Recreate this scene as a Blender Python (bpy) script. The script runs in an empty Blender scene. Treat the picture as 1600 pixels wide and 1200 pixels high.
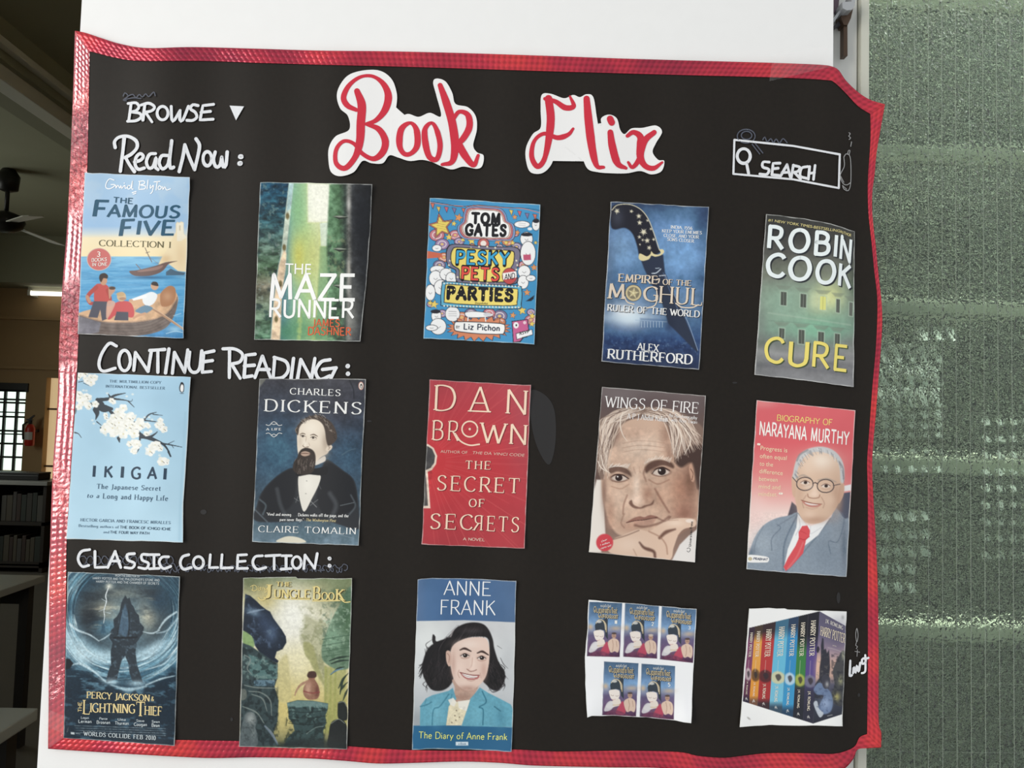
import bpy, bmesh, math, random
import numpy as np
from mathutils import Vector, Matrix

sc = bpy.context.scene
COL = sc.collection
random.seed(7)
RNG = np.random.default_rng(11)

# ------------------------------------------------------------------ camera
F = 1200.0                                    # focal length in pixels of the 1600 wide frame
EYE = np.array([0.0, -0.72, 1.5])
YAW, PITCH, ROLL = math.radians(1.5), math.radians(3.0), math.radians(1.6)
FW = np.array([math.sin(YAW) * math.cos(PITCH), math.cos(YAW) * math.cos(PITCH), math.sin(PITCH)])
R0 = np.array([math.cos(YAW), -math.sin(YAW), 0.0])
U0 = np.cross(R0, FW)
RT = R0 * math.cos(ROLL) + U0 * math.sin(ROLL)
UP = U0 * math.cos(ROLL) - R0 * math.sin(ROLL)
cam_data = bpy.data.cameras.new('camera')
cam_data.sensor_width = 36.0
cam_data.lens = 36.0 * F / 1600.0
cam_data.clip_start = 0.02
cam = bpy.data.objects.new('camera', cam_data)
COL.objects.link(cam)
M = Matrix.Identity(4)
for i in range(3):
    M[i][0], M[i][1], M[i][2], M[i][3] = RT[i], UP[i], -FW[i], EYE[i]
cam.matrix_world = M
sc.camera = cam

# ------------------------------------------------------------------ view, world, large lights
sc.view_settings.view_transform = 'Standard'
sc.view_settings.look = 'None'
sc.view_settings.gamma = 1.0
sc.view_settings.use_curve_mapping = False
sc.view_settings.exposure = 0.0

world = bpy.data.worlds.new('daylight')
sc.world = world
world.use_nodes = True
bg = world.node_tree.nodes['Background']
bg.inputs['Color'].default_value = (0.93, 0.97, 1.0, 1)
bg.inputs['Strength'].default_value = 0.62

def area_light(name, loc, target, size, size_y, power, color=(1, 1, 1)):
    d = bpy.data.lights.new(name, 'AREA')
    d.shape = 'RECTANGLE'; d.size = size; d.size_y = size_y
    d.energy = power; d.color = color
    o = bpy.data.objects.new(name, d); COL.objects.link(o)
    o.location = loc
    o.rotation_euler = (Vector(target) - Vector(loc)).to_track_quat('-Z', 'Y').to_euler()
    return o

# daylight from the open verandah side, to the left of and behind the viewer
area_light('verandah_daylight', (-3.1, -2.4, 2.2), (0.0, 0.0, 1.5), 1.9, 2.4, 116, (1.0, 0.96, 0.89))

# ------------------------------------------------------------------ colour
def lin(c):
    a = np.asarray(c, dtype=float) / 255.0
    return np.where(a <= 0.04045, a / 12.92, ((np.maximum(a, 0) + 0.055) / 1.055) ** 2.4)

MATS = {}
def mat(name, color, rough=0.5, metallic=0.0, spec=0.5, emit=None, emit_strength=1.0):
    if name in MATS: return MATS[name]
    m = bpy.data.materials.new(name); m.use_nodes = True
    b = m.node_tree.nodes['Principled BSDF']
    c = lin(color)
    b.inputs['Base Color'].default_value = (*c, 1)
    b.inputs['Roughness'].default_value = rough
    b.inputs['Metallic'].default_value = metallic
    b.inputs['Specular IOR Level'].default_value = spec
    if emit is not None:
        b.inputs['Emission Color'].default_value = (*lin(emit), 1)
        b.inputs['Emission Strength'].default_value = emit_strength
    MATS[name] = m
    return m

def noisy(m, scale=40.0, amount=0.15, bump=0.0, detail=6.0, stretch=None, bump_dist=0.002):
    """break up a flat material with procedural noise (colour and relief)"""
    nt = m.node_tree; b = nt.nodes['Principled BSDF']
    tc = nt.nodes.new('ShaderNodeTexCoord')
    nz = nt.nodes.new('ShaderNodeTexNoise'); nz.inputs['Scale'].default_value = scale; nz.inputs['Detail'].default_value = detail
    if stretch:
        mp = nt.nodes.new('ShaderNodeMapping'); mp.inputs['Scale'].default_value = stretch
        nt.links.new(tc.outputs['Object'], mp.inputs['Vector']); nt.links.new(mp.outputs['Vector'], nz.inputs['Vector'])
    else:
        nt.links.new(tc.outputs['Object'], nz.inputs['Vector'])
    if amount:
        c = b.inputs['Base Color'].default_value[:]
        mx = nt.nodes.new('ShaderNodeMix'); mx.data_type = 'RGBA'
        mx.inputs['A'].default_value = tuple(max(0, v * (1 - amount)) for v in c[:3]) + (1,)
        mx.inputs['B'].default_value = tuple(min(1, v * (1 + amount)) for v in c[:3]) + (1,)
        nt.links.new(nz.outputs['Fac'], mx.inputs['Factor'])
        nt.links.new(mx.outputs['Result'], b.inputs['Base Color'])
    if bump:
        bp = nt.nodes.new('ShaderNodeBump'); bp.inputs['Strength'].default_value = bump; bp.inputs['Distance'].default_value = bump_dist
        nt.links.new(nz.outputs['Fac'], bp.inputs['Height']); nt.links.new(bp.outputs['Normal'], b.inputs['Normal'])
    return m

# ------------------------------------------------------------------ picture pixel <-> place
def rays(px, py):
    px = np.asarray(px, float)[..., None]; py = np.asarray(py, float)[..., None]
    return FW * F + RT * (px - 800.0) - UP * (py - 600.0)

def at(px, py, Y):
    """point of the vertical plane y = Y seen at a pixel of the photograph"""
    d = rays(px, py)
    return EYE + d * ((Y - EYE[1]) / d[..., 1])[..., None]

def at_z(px, py, Z):
    d = rays(px, py)
    return EYE + d * ((Z - EYE[2]) / d[..., 2])[..., None]

def wave(x, z):
    """how far the chart paper stands off the wall: slack vertical ripples, and a free flap at the right"""
    w = 0.004 + 0.0011 * np.sin(2 * np.pi * (x + 0.10 * z) / 0.187 + 0.6) + 0.0007 * np.sin(2 * np.pi * x / 0.083 + 1.1 + 3 * z)
    w = w + 0.0006 * np.sin(2 * np.pi * z / 0.21 + 5 * x)
    t = np.clip((x - 0.24) / 0.13, 0, 1); t = t * t * (3 - 2 * t)
    w = w + t * (0.006 + 0.0035 * np.sin(2 * np.pi * (z - 1.42) / 0.31) - 0.0028 * np.cos(2 * np.pi * (x - 0.27) / 0.075))
    b = np.clip((1.22 - z) / 0.07, 0, 1); b = b * b * (3 - 2 * b)
    w = w + b * 0.0032 * (1 + np.sin(2 * np.pi * x / 0.165 + 0.4))
    return w

def S(px, py, off=0.0):
    """point on the rippled chart paper (plus off, towards the viewer) seen at a pixel"""
    d = rays(px, py)
    p = EYE + d * ((-0.005 - EYE[1]) / d[..., 1])[..., None]
    for _ in range(4):
        y = -(wave(p[..., 0], p[..., 2]) + off)
        p = EYE + d * ((y - EYE[1]) / d[..., 1])[..., None]
    return p

# ------------------------------------------------------------------ objects
def tag(o, label=None, cat=None, group=None, kind=None):
    if label: o['label'] = label
    if cat: o['category'] = cat
    if group: o['group'] = group
    if kind: o['kind'] = kind
    return o

def empty(name, loc=(0, 0, 0)):
    o = bpy.data.objects.new(name, None); COL.objects.link(o)
    o.empty_display_size = 0.05; o.location = loc
    return o

def mesh_obj(name, verts, faces, mats, parent=None, smooth=False, midx=None):
    me = bpy.data.meshes.new(name)
    me.from_pydata([tuple(map(float, v)) for v in verts], [], [tuple(map(int, f)) for f in faces])
    for m in (mats if isinstance(mats, (list, tuple)) else [mats]): me.materials.append(m)
    if midx is not None: me.polygons.foreach_set('material_index', np.asarray(midx, dtype=np.int32))
    if smooth: me.polygons.foreach_set('use_smooth', np.ones(len(me.polygons), dtype=bool))
    me.update()
    o = bpy.data.objects.new(name, me); COL.objects.link(o)
    if parent is not None:
        o.parent = parent
        o.matrix_parent_inverse = Matrix.Translation(-Vector(parent.location))
    return o

def big_mesh(name, V, Q, mats, parent=None, col=None, uv=None, smooth=True):
    """fast quad mesh from numpy arrays"""
    me = bpy.data.meshes.new(name)
    nv, nq = len(V), len(Q)
    me.vertices.add(nv); me.vertices.foreach_set('co', np.ascontiguousarray(V, dtype=np.float32).ravel())
    me.loops.add(nq * 4); me.loops.foreach_set('vertex_index', np.ascontiguousarray(Q, dtype=np.int32).ravel())
    me.polygons.add(nq)
    me.polygons.foreach_set('loop_start', np.arange(nq, dtype=np.int32) * 4)
    me.update(calc_edges=True)
    if col is not None:
        a = me.color_attributes.new('print', 'FLOAT_COLOR', 'POINT')
        rgba = np.ones((nv, 4), dtype=np.float32); rgba[:, :3] = col
        a.data.foreach_set('color', rgba.ravel())
    if uv is not None:
        l = me.uv_layers.new(name='run')
        l.data.foreach_set('uv', np.ascontiguousarray(uv[Q.ravel()], dtype=np.float32).ravel())
    for m in (mats if isinstance(mats, (list, tuple)) else [mats]): me.materials.append(m)
    if smooth: me.polygons.foreach_set('use_smooth', np.ones(nq, dtype=bool))
    me.validate(); me.update()
    o = bpy.data.objects.new(name, me); COL.objects.link(o)
    if parent is not None:
        o.parent = parent
        o.matrix_parent_inverse = Matrix.Translation(-Vector(parent.location))
    return o

class MB:
    """collects boxes, tubes and lathes, then builds them as one mesh"""
    def __init__(s): s.v = []; s.f = []
    def add(s, v, f):
        n = len(s.v); s.v += [tuple(p) for p in v]; s.f += [tuple(i + n for i in q) for q in f]; return s
    def box(s, a, b, bev=0.0):
        bm = bmesh.new(); bmesh.ops.create_cube(bm, size=1.0)
        a = Vector(a); b = Vector(b)
        for v in bm.verts: v.co = Vector(((a[i] + b[i]) / 2 + v.co[i] * (b[i] - a[i])) for i in range(3))
        if bev: bmesh.ops.bevel(bm, geom=bm.edges[:], offset=bev, segments=2, affect='EDGES', profile=0.6)
        bm.verts.index_update()
        s.add([v.co[:] for v in bm.verts], [[v.index for v in f.verts] for f in bm.faces]); bm.free(); return s
    def tube(s, pts, r, n=10):
        pts = [Vector(p) for p in pts]
        rs = r if isinstance(r, (list, tuple)) else [r] * len(pts)
        V = []; Fc = []
        for i, p in enumerate(pts):
            d = (pts[min(i + 1, len(pts) - 1)] - pts[max(i - 1, 0)]).normalized()
            a = d.orthogonal().normalized() if i == 0 else (pa - d * pa.dot(d)).normalized()
            pa = a; b = d.cross(a)
            for k in range(n):
                t = 2 * math.pi * k / n
                V.append(p + (a * math.cos(t) + b * math.sin(t)) * rs[i])
        for i in range(len(pts) - 1):
            for k in range(n):
                Fc.append((i * n + k, i * n + (k + 1) % n, (i + 1) * n + (k + 1) % n, (i + 1) * n + k))
        Fc.append(tuple(range(n))[::-1]); Fc.append(tuple((len(pts) - 1) * n + k for k in range(n)))
        return s.add(V, Fc)
    def lathe(s, c, prof, n=24):
        """prof: (radius, height) pairs about a vertical axis through c"""
        return s.tube([(c[0], c[1], c[2] + h) for r, h in prof], [max(r, 1e-4) for r, h in prof], n)
    def prism(s, poly, thick):
        """poly: 3D points of a face; thick: extrusion vector"""
        n = len(poly); t = Vector(thick)
        V = [Vector(p) for p in poly] + [Vector(p) + t for p in poly]
        return s.add(V, [tuple(range(n)), tuple(range(2 * n - 1, n - 1, -1))] + [(i, (i + 1) % n, (i + 1) % n + n, i + n) for i in range(n)])
    def build(s, name, m, parent=None, smooth=False):
        o = mesh_obj(name, s.v, s.f, m, parent, smooth)
        bm = bmesh.new(); bm.from_mesh(o.data); bmesh.ops.recalc_face_normals(bm, faces=bm.faces[:]); bm.to_mesh(o.data); bm.free()
        return o

# ------------------------------------------------------------------ strokes and lettering (2D shapes, later laid on the paper)
def catmull(pts, step):
    pts = np.asarray(pts, float)
    n = len(pts)
    if n < 3: return resample(pts, step)
    closed = np.allclose(pts[0], pts[-1])
    out = []
    for i in range(n - 1):
        p1, p2 = pts[i], pts[i + 1]
        p0 = pts[i - 1] if i > 0 else (pts[-2] if closed else 2 * p1 - p2)
        p3 = pts[i + 2] if i + 2 < n else (pts[1] if closed else 2 * p2 - p1)
        k = max(2, int(np.linalg.norm(p2 - p1) / step) + 1)
        t = np.linspace(0, 1, k, endpoint=False)[:, None]
        out.append(0.5 * (2 * p1 + (p2 - p0) * t + (2 * p0 - 5 * p1 + 4 * p2 - p3) * t ** 2 + (3 * p1 - p0 - 3 * p2 + p3) * t ** 3))
    out.append(pts[-1:])
    return np.concatenate(out)

def resample(pts, step):
    pts = np.asarray(pts, float); out = []
    for a, b in zip(pts[:-1], pts[1:]):
        k = max(1, int(np.linalg.norm(b - a) / step))
        out.append(a + (b - a) * np.linspace(0, 1, k, endpoint=False)[:, None])
    out.append(pts[-1:])
    return np.concatenate(out)

def ribbon(path, width, caps=True, ends=(True, True)):
    """2D quad strip of a given width (scalar or one per point) along a path, with round ends"""
    p = np.asarray(path, float); n = len(p)
    w = np.full(n, width, float) if np.isscalar(width) else np.asarray(width, float)
    d = np.gradient(p, axis=0); d /= np.maximum(np.linalg.norm(d, axis=1), 1e-9)[:, None]
    nrm = np.stack([-d[:, 1], d[:, 0]], 1)
    L = p + nrm * w[:, None] / 2; Rr = p - nrm * w[:, None] / 2
    V = [*L, *Rr]; Fc = [(i, i + 1, n + i + 1, n + i) for i in range(n - 1)]
    if caps:
        for i, sgn in ((0, -1), (n - 1, 1)):
            if not ends[0 if i == 0 else 1]: continue
            b = len(V); m = 6
            for k in range(m + 1):
                t = math.pi * k / m - math.pi / 2
                V.append(p[i] + w[i] / 2 * (nrm[i] * math.sin(t) + d[i] * sgn * math.cos(t)))
            Fc.append(tuple(range(b, b + m + 1)))
    return np.array(V), Fc

class Shape2D:
    def __init__(s): s.v = np.zeros((0, 2)); s.f = []; s.m = []
    def add(s, v, f, m=0):
        n = len(s.v); s.v = np.concatenate([s.v, np.asarray(v, float).reshape(-1, 2)])
        s.f += [tuple(i + n for i in q) for q in f]; s.m += [m] * len(f)

_font = {}
def sans_mesh(txt, bold=0.0):
    key = (txt, round(bold, 4))
    if key in _font: return _font[key]
    cu = bpy.data.curves.new('lettering', 'FONT'); cu.body = txt; cu.size = 1.0; cu.offset = bold; cu.resolution_u = 5
    ob = bpy.data.objects.new('lettering', cu); COL.objects.link(ob)
    dg = bpy.context.evaluated_depsgraph_get(); dg.update()
    ev = ob.evaluated_get(dg); me = ev.to_mesh()
    v = np.zeros(len(me.vertices) * 3); me.vertices.foreach_get('co', v); v = v.reshape(-1, 3)[:, :2].copy()
    f = [tuple(p.vertices) for p in me.polygons]
    ev.to_mesh_clear(); COL.objects.unlink(ob); bpy.data.objects.remove(ob); bpy.data.curves.remove(cu)
    _font[key] = (v, f)
    return v, f
_cap = None
def cap_height():
    global _cap
    if _cap is None:
        v, f = sans_mesh('H'); _cap = v[:, 1].max()
    return _cap

# skeleton alphabet: capital height 10, x-height 6.  L = straight stroke, C = curved stroke
GL = {
'A': (8, 'L0,0 4,10|L4,10 8,0|L1.5,3.5 6.5,3.5'),
'B': (7.6, 'L1,0 1,10|C1,10 4,10 6,9 6.4,7.6 5.7,6 3.9,5.4 1,5.4|C1,5.4 4.5,5.4 6.6,4.6 7.1,2.7 6.3,.9 4,0 1,0'),
'C': (8, 'C7.5,8.2 6.6,9.4 4.6,10 2,9 .4,6.8 .3,4 1.6,1.2 4.4,0 6.4,.4 7.7,1.8'),
'D': (8.6, 'L1,0 1,10|C1,10 4,10 6.9,8.8 8.2,5.2 7,1.4 4,0 1,0'),
'E': (7.2, 'L1,0 1,10|L1,10 6.4,10|L1,5.2 5.2,5.2|L1,0 6.8,0'),
'F': (6.8, 'L1,0 1,10|L1,10 6.4,10|L1,5.2 5.2,5.2'),
'G': (8.6, 'C7.5,8.2 6.6,9.4 4.6,10 2,9 .4,6.8 .3,4 1.6,1.2 4.4,0 6.4,.3 7.7,1.3|L7.7,1 7.7,4.2|L5.6,4.2 8.4,4.2'),
'H': (8.6, 'L1,0 1,10|L7.6,0 7.6,10|L1,5.2 7.6,5.2'),
'I': (2, 'L1,0 1,10'),
'J': (4, 'L3,10 3,2|C3,2 2.6,-.4 1.2,-1.4 0,-1'),
'K': (7.8, 'L1,0 1,10|L7,10 1,4.6|L2.9,6.3 7.6,0'),
'L': (6.8, 'L1,0 1,10|L1,0 6.6,0'),
'M': (10, 'L1,0 1.6,10|L1.6,10 5,1|L5,1 8.4,10|L8.4,10 9,0'),
'N': (8.6, 'L1,0 1,10|L1,10 7.6,0|L7.6,0 7.6,10'),
'O': (8.8, 'C4.4,10 1.6,8.8 .3,5 1.6,1.2 4.4,0 7.2,1.2 8.5,5 7.2,8.8 4.4,10'),
'P': (7, 'L1,0 1,10|C1,10 4,10 6.2,9.2 6.6,7.4 5.8,5.5 4,4.8 1,4.8'),
'Q': (8.8, 'C4.4,10 1.6,8.8 .3,5 1.6,1.2 4.4,0 7.2,1.2 8.5,5 7.2,8.8 4.4,10|L5,1.5 8.2,-1.6'),
'R': (7.8, 'L1,0 1,10|C1,10 4,10 6.2,9.2 6.6,7.4 5.8,5.5 4,4.8 1,4.8|L3.6,4.8 7.6,0'),
'S': (7, 'C6.2,8.4 5.4,9.6 3.5,10 1.6,9.2 1,7.6 2,6.1 4,5.1 5.9,3.9 6.3,2.2 5.3,.6 3.4,0 1.6,.3 .7,1.6'),
'T': (8, 'L4,0 4,10|L.3,10 7.7,10'),
'U': (8, 'L1,10 1,3|C1,3 1.5,1 3.8,0 6.3,1 7,3|L7,3 7,10'),
'V': (8, 'L0,10 4,0|L4,0 8,10'),
'W': (11, 'L0,10 3,0|L3,0 5.5,9|L5.5,9 8,0|L8,0 11,10'),
'X': (7.8, 'L.5,10 7.3,0|L7.2,10 .5,0'),
'Y': (7.6, 'L0,10 3.8,5|L7.6,10 3.8,5|L3.8,5 3.8,0'),
'Z': (7.6, 'L.6,10 7,10|L7,10 .6,0|L.6,0 7.2,0'),
'a': (5.2, 'C1,5 2.2,6 3.8,5.6 4.3,4.4|L4.3,4.4 4.3,0|C4.3,3.4 2,3 .8,1.8 1.4,.3 2.8,0 4.3,1.2'),
'b': (5.8, 'L1,10 1,0|C1,4.6 2.4,6 4.4,5.6 5.2,3 4.4,.5 2.6,0 1,1'),
'c': (5, 'C4.6,4.8 3.4,6 1.6,5.4 .6,3 1.4,.8 3.2,0 4.8,1'),
'd': (6, 'L5,10 5,0|C5,4.8 3.4,6 1.4,5.4 .6,3 1.4,.6 3.2,0 5,1.2'),
'e': (5.4, 'L.7,3.4 5,3.4|C5,3.4 4.4,5.6 2.8,6 1.2,5.2 .6,3 1.4,.7 3.2,0 5,1'),
'f': (3.8, 'C4.2,9.2 3.2,10 2.2,9.4 1.8,8|L1.8,8 1.8,0|L.4,6 3.6,6'),
'g': (6, 'C5,4.6 3.4,6 1.4,5.4 .7,3.3 1.4,1.2 3,.6 5,1.8|L5,6 5,-.5|C5,-.5 4.6,-2.6 2.6,-3 .8,-2.2'),
'h': (6, 'L1,10 1,0|C1,4.4 2.6,6 4.4,5.6 5,4|L5,4 5,0'),
'i': (2, 'L1,6 1,0|L1,8.3 1,8.6'),
'j': (2.4, 'L1.4,6 1.4,-1|C1.4,-1 1,-2.6 -.4,-2.6|L1.4,8.3 1.4,8.6'),
'k': (5.4, 'L1,10 1,0|L4.8,6 1,2.4|L2.4,3.6 5.2,0'),
'l': (2, 'L1,10 1,0'),
'm': (8, 'L1,6 1,0|C1,4.6 2.2,6 3.6,5.6 4,4|L4,4 4,0|C4,4.4 5.2,6 6.6,5.6 7,4|L7,4 7,0'),
'n': (6, 'L1,6 1,0|C1,4.4 2.6,6 4.4,5.6 5,4|L5,4 5,0'),
'o': (6, 'C3,6 1.2,5.1 .5,3 1.2,.9 3,0 4.8,.9 5.5,3 4.8,5.1 3,6'),
'p': (5.8, 'L1,6 1,-3|C1,4.6 2.4,6 4.4,5.6 5.2,3 4.4,.5 2.6,0 1,1'),
'q': (6, 'L5,6 5,-3|C5,4.8 3.4,6 1.4,5.4 .6,3 1.4,.6 3.2,0 5,1.2'),
'r': (4.2, 'L1,6 1,0|C1,3.8 2,5.6 3.8,6'),
's': (4.8, 'C4,5 2.6,6 1.1,5.3 1.2,4 2.6,3.2 4.2,2.3 4.1,.7 2.4,0 .7,.8'),
't': (4, 'L1.8,8 1.8,1.2|C1.8,1.2 2.4,.1 4,.5|L.4,6 3.8,6'),
'u': (6, 'L1,6 1,2|C1,2 1.6,.2 3.4,.1 5,1.6|L5,6 5,0'),
'v': (5.2, 'L.2,6 2.6,0|L2.6,0 5,6'),
'w': (7.6, 'L.2,6 2,0|L2,0 3.8,5.6|L3.8,5.6 5.6,0|L5.6,0 7.4,6'),
'x': (5.4, 'L.4,6 5,0|L4.9,6 .4,0'),
'y': (5.4, 'L.2,6 2.7,0|L5.2,6 1.4,-3'),
'z': (5.4, 'L.5,6 4.8,6|L4.8,6 .5,0|L.5,0 5,0'),
'0': (6, 'C3,10 1,8.6 .5,5 1,1.4 3,0 5,1.4 5.5,5 5,8.6 3,10'),
'1': (3, 'L1.8,10 1.8,0'),
'2': (6, 'C.8,7.8 1.6,9.6 3.4,10 5,8.8 5,7 3.6,4.4 .8,0|L.8,0 5.4,0'),
'5': (6, 'L5,10 1.4,10|L1.4,10 1.1,5.6|C1.1,5.6 3,6.4 5,5.2 5.3,2.8 4,.4 2.2,0 .7,1'),
'6': (6, 'C5,9.2 3,9.6 1.2,7 .6,3.6 1.6,.6 3.2,0 5,1.2 5.3,3.4 4,5.6 2,5.4 .8,3.8'),
'.': (1.6, 'L.8,.1 .8,.5'), ',': (1.6, 'L.9,.6 .5,-1.4'), "'": (1.4, 'L.8,10 .6,8'), '-': (4, 'L.6,3.6 3.4,3.6'),
':': (1.8, 'L.9,.3 .9,.8|L.9,4.6 .9,5.1'), '"': (2.4, 'L.7,10 .6,8|L1.7,10 1.6,8'), '&': (7, 'C6.4,0 2,7 2.4,9.4 4,9.8 4.8,8.4 1,3.6 .8,1.4 2.4,0 5,1.4 6.4,4'),
' ': (3.6, ''),
}
def skel_mesh(txt, weight=1.4, contrast=0.4, serif=1.0, spacing=1.3, square=False):
    """lettering drawn with a broad pen from the skeleton alphabet; returns cap-height-1 units"""
    V = Shape2D(); x = 0.0; pen = math.radians(22)
    thin = weight * contrast
    for ch in txt:
        if ch not in GL: ch = ch.upper() if ch.upper() in GL else ' '
        adv, spec = GL[ch]
        strokes = []
        for s in spec.split('|'):
            if s: strokes.append((s[0], np.array([[float(k) for k in p.split(',')] for p in s[1:].split()])))
        straight_ends = [tuple(e) for k, p in strokes if k == 'L' and abs(p[0][1] - p[-1][1]) > .1 for e in (p[0], p[-1])]
        for k, p in strokes:
            q = catmull(p, 0.55) if k == 'C' else resample(p, 3.0)
            d = np.gradient(q, axis=0) if len(q) > 1 else np.array([[0, 1.]])
            th = np.arctan2(d[:, 1], d[:, 0])
            w = thin + (weight - thin) * np.abs(np.sin(th - pen if k == 'L' else th - .12)) ** 1.2
            if k == 'L' and abs(p[0][0] - p[-1][0]) < .3: w[:] = weight
            if k == 'L' and abs(p[0][1] - p[-1][1]) < .3: w[:] = max(thin, weight * .36)
            ends = (True, True)
            if square: ends = tuple(sum(1 for k2, p2 in strokes for e2 in (p2[0], p2[-1]) if np.allclose(e2, e, atol=.3)) > 1 for e in (p[0], p[-1]))
            v, f = ribbon(q + [x, 0], w, caps=serif == 0, ends=ends)
            V.add(v, f)
            if serif and k == 'L':
                for e, o in ((p[0], p[-1]), (p[-1], p[0])):
                    if abs(e[1] - o[1]) > 1.0:
                        if straight_ends.count(tuple(e)) > 1: continue
                        if min(abs(e[1] - c) for c in (0, 10, 6, -3)) > .05: continue
                        up = 1 if e[1] > o[1] else -1
                        hl = (weight * .5 + .75 * serif); t = max(thin * .8, .35)
                        if ch.islower() and up > 0:
                            V.add(np.array([[e[0] - hl, e[1] - .5], [e[0], e[1] + .1], [e[0], e[1] - t - .5], [e[0] - hl, e[1] - .5 - .3]]) + [x, 0], [(0, 1, 2, 3)])
                        else:
                            V.add(np.array([[e[0] - hl, e[1]], [e[0] + hl, e[1]], [e[0] + hl, e[1] - up * t], [e[0] - hl, e[1] - up * t]]) + [x, 0], [(0, 1, 2, 3)])
                    elif ch in 'EFLTZz' and (e[0] > o[0] or ch == 'T'):
                        y = e[1]; sg = -1 if y > 6 else (1 if y < 1 else 0)
                        t = .5
                        a, b = (y, y + sg * 2.0) if sg else (y - .9, y + .9)
                        V.add(np.array([[e[0] - t * .7, a], [e[0] + t * .5, a], [e[0] + t * .5, b], [e[0], b]]) + [x, 0], [(0, 1, 2, 3)])
        x += adv + spacing
    return V.v / 10.0, V.f

def cut_up(v, f, m, step):
    """cut a 2D shape along vertical lines so that it can follow the ripples of the paper"""
    if len(v) == 0: return v, f, m
    x0, x1 = v[:, 0].min(), v[:, 0].max()
    bm = bmesh.new()
    vs = [bm.verts.new((a, b, 0)) for a, b in v]
    for q, k in zip(f, m):
        try:
            fc = bm.faces.new([vs[i] for i in q]); fc.material_index = k
        except ValueError: pass
    c = x0 + step
    while c < x1:
        bmesh.ops.bisect_plane(bm, geom=bm.verts[:] + bm.edges[:] + bm.faces[:], dist=1e-6, plane_co=(c, 0, 0), plane_no=(1, 0, 0))
        c += step
    bm.verts.index_update()
    V = np.array([[p.co.x, p.co.y] for p in bm.verts]); Fc = [tuple(p.index for p in q.verts) for q in bm.faces]; Mi = [q.material_index for q in bm.faces]
    bm.free()
    return V, Fc, Mi

def lay(name, shape, mats, parent, off, to_px=lambda v: v, cut=9.0, lift=None):
    """lay a 2D shape (coordinates turned into pixels by to_px) on the rippled paper as one mesh"""
    v = to_px(shape.v); f, m = shape.f, shape.m
    if cut: v, f, m = cut_up(v, f, m, cut)
    o = off if lift is None else off + lift(v)
    P = S(v[:, 0], v[:, 1], o)
    # face the viewer
    F2 = []
    for q in f:
        a, b, c = v[q[0]], v[q[1]], v[q[2]]
        F2.append(q if (b[0] - a[0]) * (c[1] - a[1]) - (b[1] - a[1]) * (c[0] - a[0]) < 0 else q[::-1])
    return mesh_obj(name, P, F2, mats, parent, midx=m)
# ================================================================== the setting
def structure(o, label=None): o['kind'] = 'structure'; return o

m_white = noisy(mat('white_wall_paint', (238, 238, 237), 0.55, spec=0.3), 60, 0.02, 0.08, bump_dist=0.001)
m_hall = noisy(mat('ochre_wall_paint', (176, 146, 104), 0.7), 3, 0.06)
m_ceil = noisy(mat('ceiling_paint', (165, 165, 140), 0.8), 4, 0.05)
m_beam = noisy(mat('beam_paint', (150, 150, 126), 0.8), 5, 0.05)
m_floor = noisy(mat('dark_stone_floor', (84, 80, 72), 0.5), 6, 0.2)
m_frame = noisy(mat('cream_window_frame', (206, 206, 192), 0.4), 30, 0.05)
m_jamb = noisy(mat('white_window_jamb', (222, 222, 216), 0.35), 22, 0.06, 0.1)
m_green = noisy(mat('pale_green_wall_paint', (186, 198, 180), 0.7), 5, 0.08)

XL = lambda z: -0.4045 - 0.016 * (z - 1.55)      # left edge of the pier
wl = at([128, 58], [0, 1200], 0.0)
wr = at([1302, 1302], [0, 100], 0.0)
XR = float(wr[:, 0].mean())
# white plastered pier that carries the chart (its left edge leans a little, as in the photograph)
s = (wl[1][0] - wl[0][0]) / (wl[1][2] - wl[0][2])
xa = lambda z: wl[0][0] + s * (z - wl[0][2])
structure(MB().prism([(xa(0), 0, 0), (XR, 0, 0), (XR, 0, 3.6), (xa(3.6), 0, 3.6)], (0, 0.24, 0)).build('wall_front', m_white))

structure(MB().box((-7, -0.9, -0.1), (2.6, 9.2, 0)).build('floor', m_floor))
structure(MB().box((-7, 0.0, 3.6), (2.6, 9.2, 3.7)).build('ceiling', m_ceil))
structure(MB().box((-7.1, 0.0, 0), (-7.0, 9.2, 3.6)).build('wall_left', m_hall))
structure(MB().box((XR - 0.12, 0.24, 0), (XR, 9.0, 3.6)).build('wall_partition', m_hall))
# wall over the wide opening left of the pier, so that little daylight reaches the hall
structure(MB().box((-7.0, 0.02, 0), (-1.25, 0.24, 3.6)).box((-1.25, 0.02, 2.62), (xa(2.62) - .001, 0.24, 3.6)).build('wall_outer', m_white))

# back wall of the hall with a barred window and a second, curtained one
YB = 9.0
w1 = at([-46, 33], [604, 736], YB); w2 = at([73, 112], [590, 752], YB)
wx0, wx1, wz0, wz1 = w1[0][0], w1[1][0], w1[1][2], w1[0][2]
vx0, vx1, vz0, vz1 = w2[0][0], w2[1][0], w2[1][2], w2[0][2]
b = MB()
b.box((-7, YB, 0), (wx0, YB + .2, 3.6)).box((wx1, YB, 0), (vx0, YB + .2, 3.6)).box((vx1, YB, 0), (XR, YB + .2, 3.6))
b.box((wx0, YB, 0), (wx1, YB + .2, wz0)).box((wx0, YB, wz1), (wx1, YB + .2, 3.6))
b.box((vx0, YB, 0), (vx1, YB + .2, vz0)).box((vx0, YB, vz1), (vx1, YB + .2, 3.6))
structure(b.build('wall_back', m_hall))
pz = at([10, 10], [426, 446], 8.8)
structure(MB().box((-7, 8.55, pz[1][2]), (XR - .12, 9.0, 3.6)).build('beam_back', m_beam))
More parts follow.
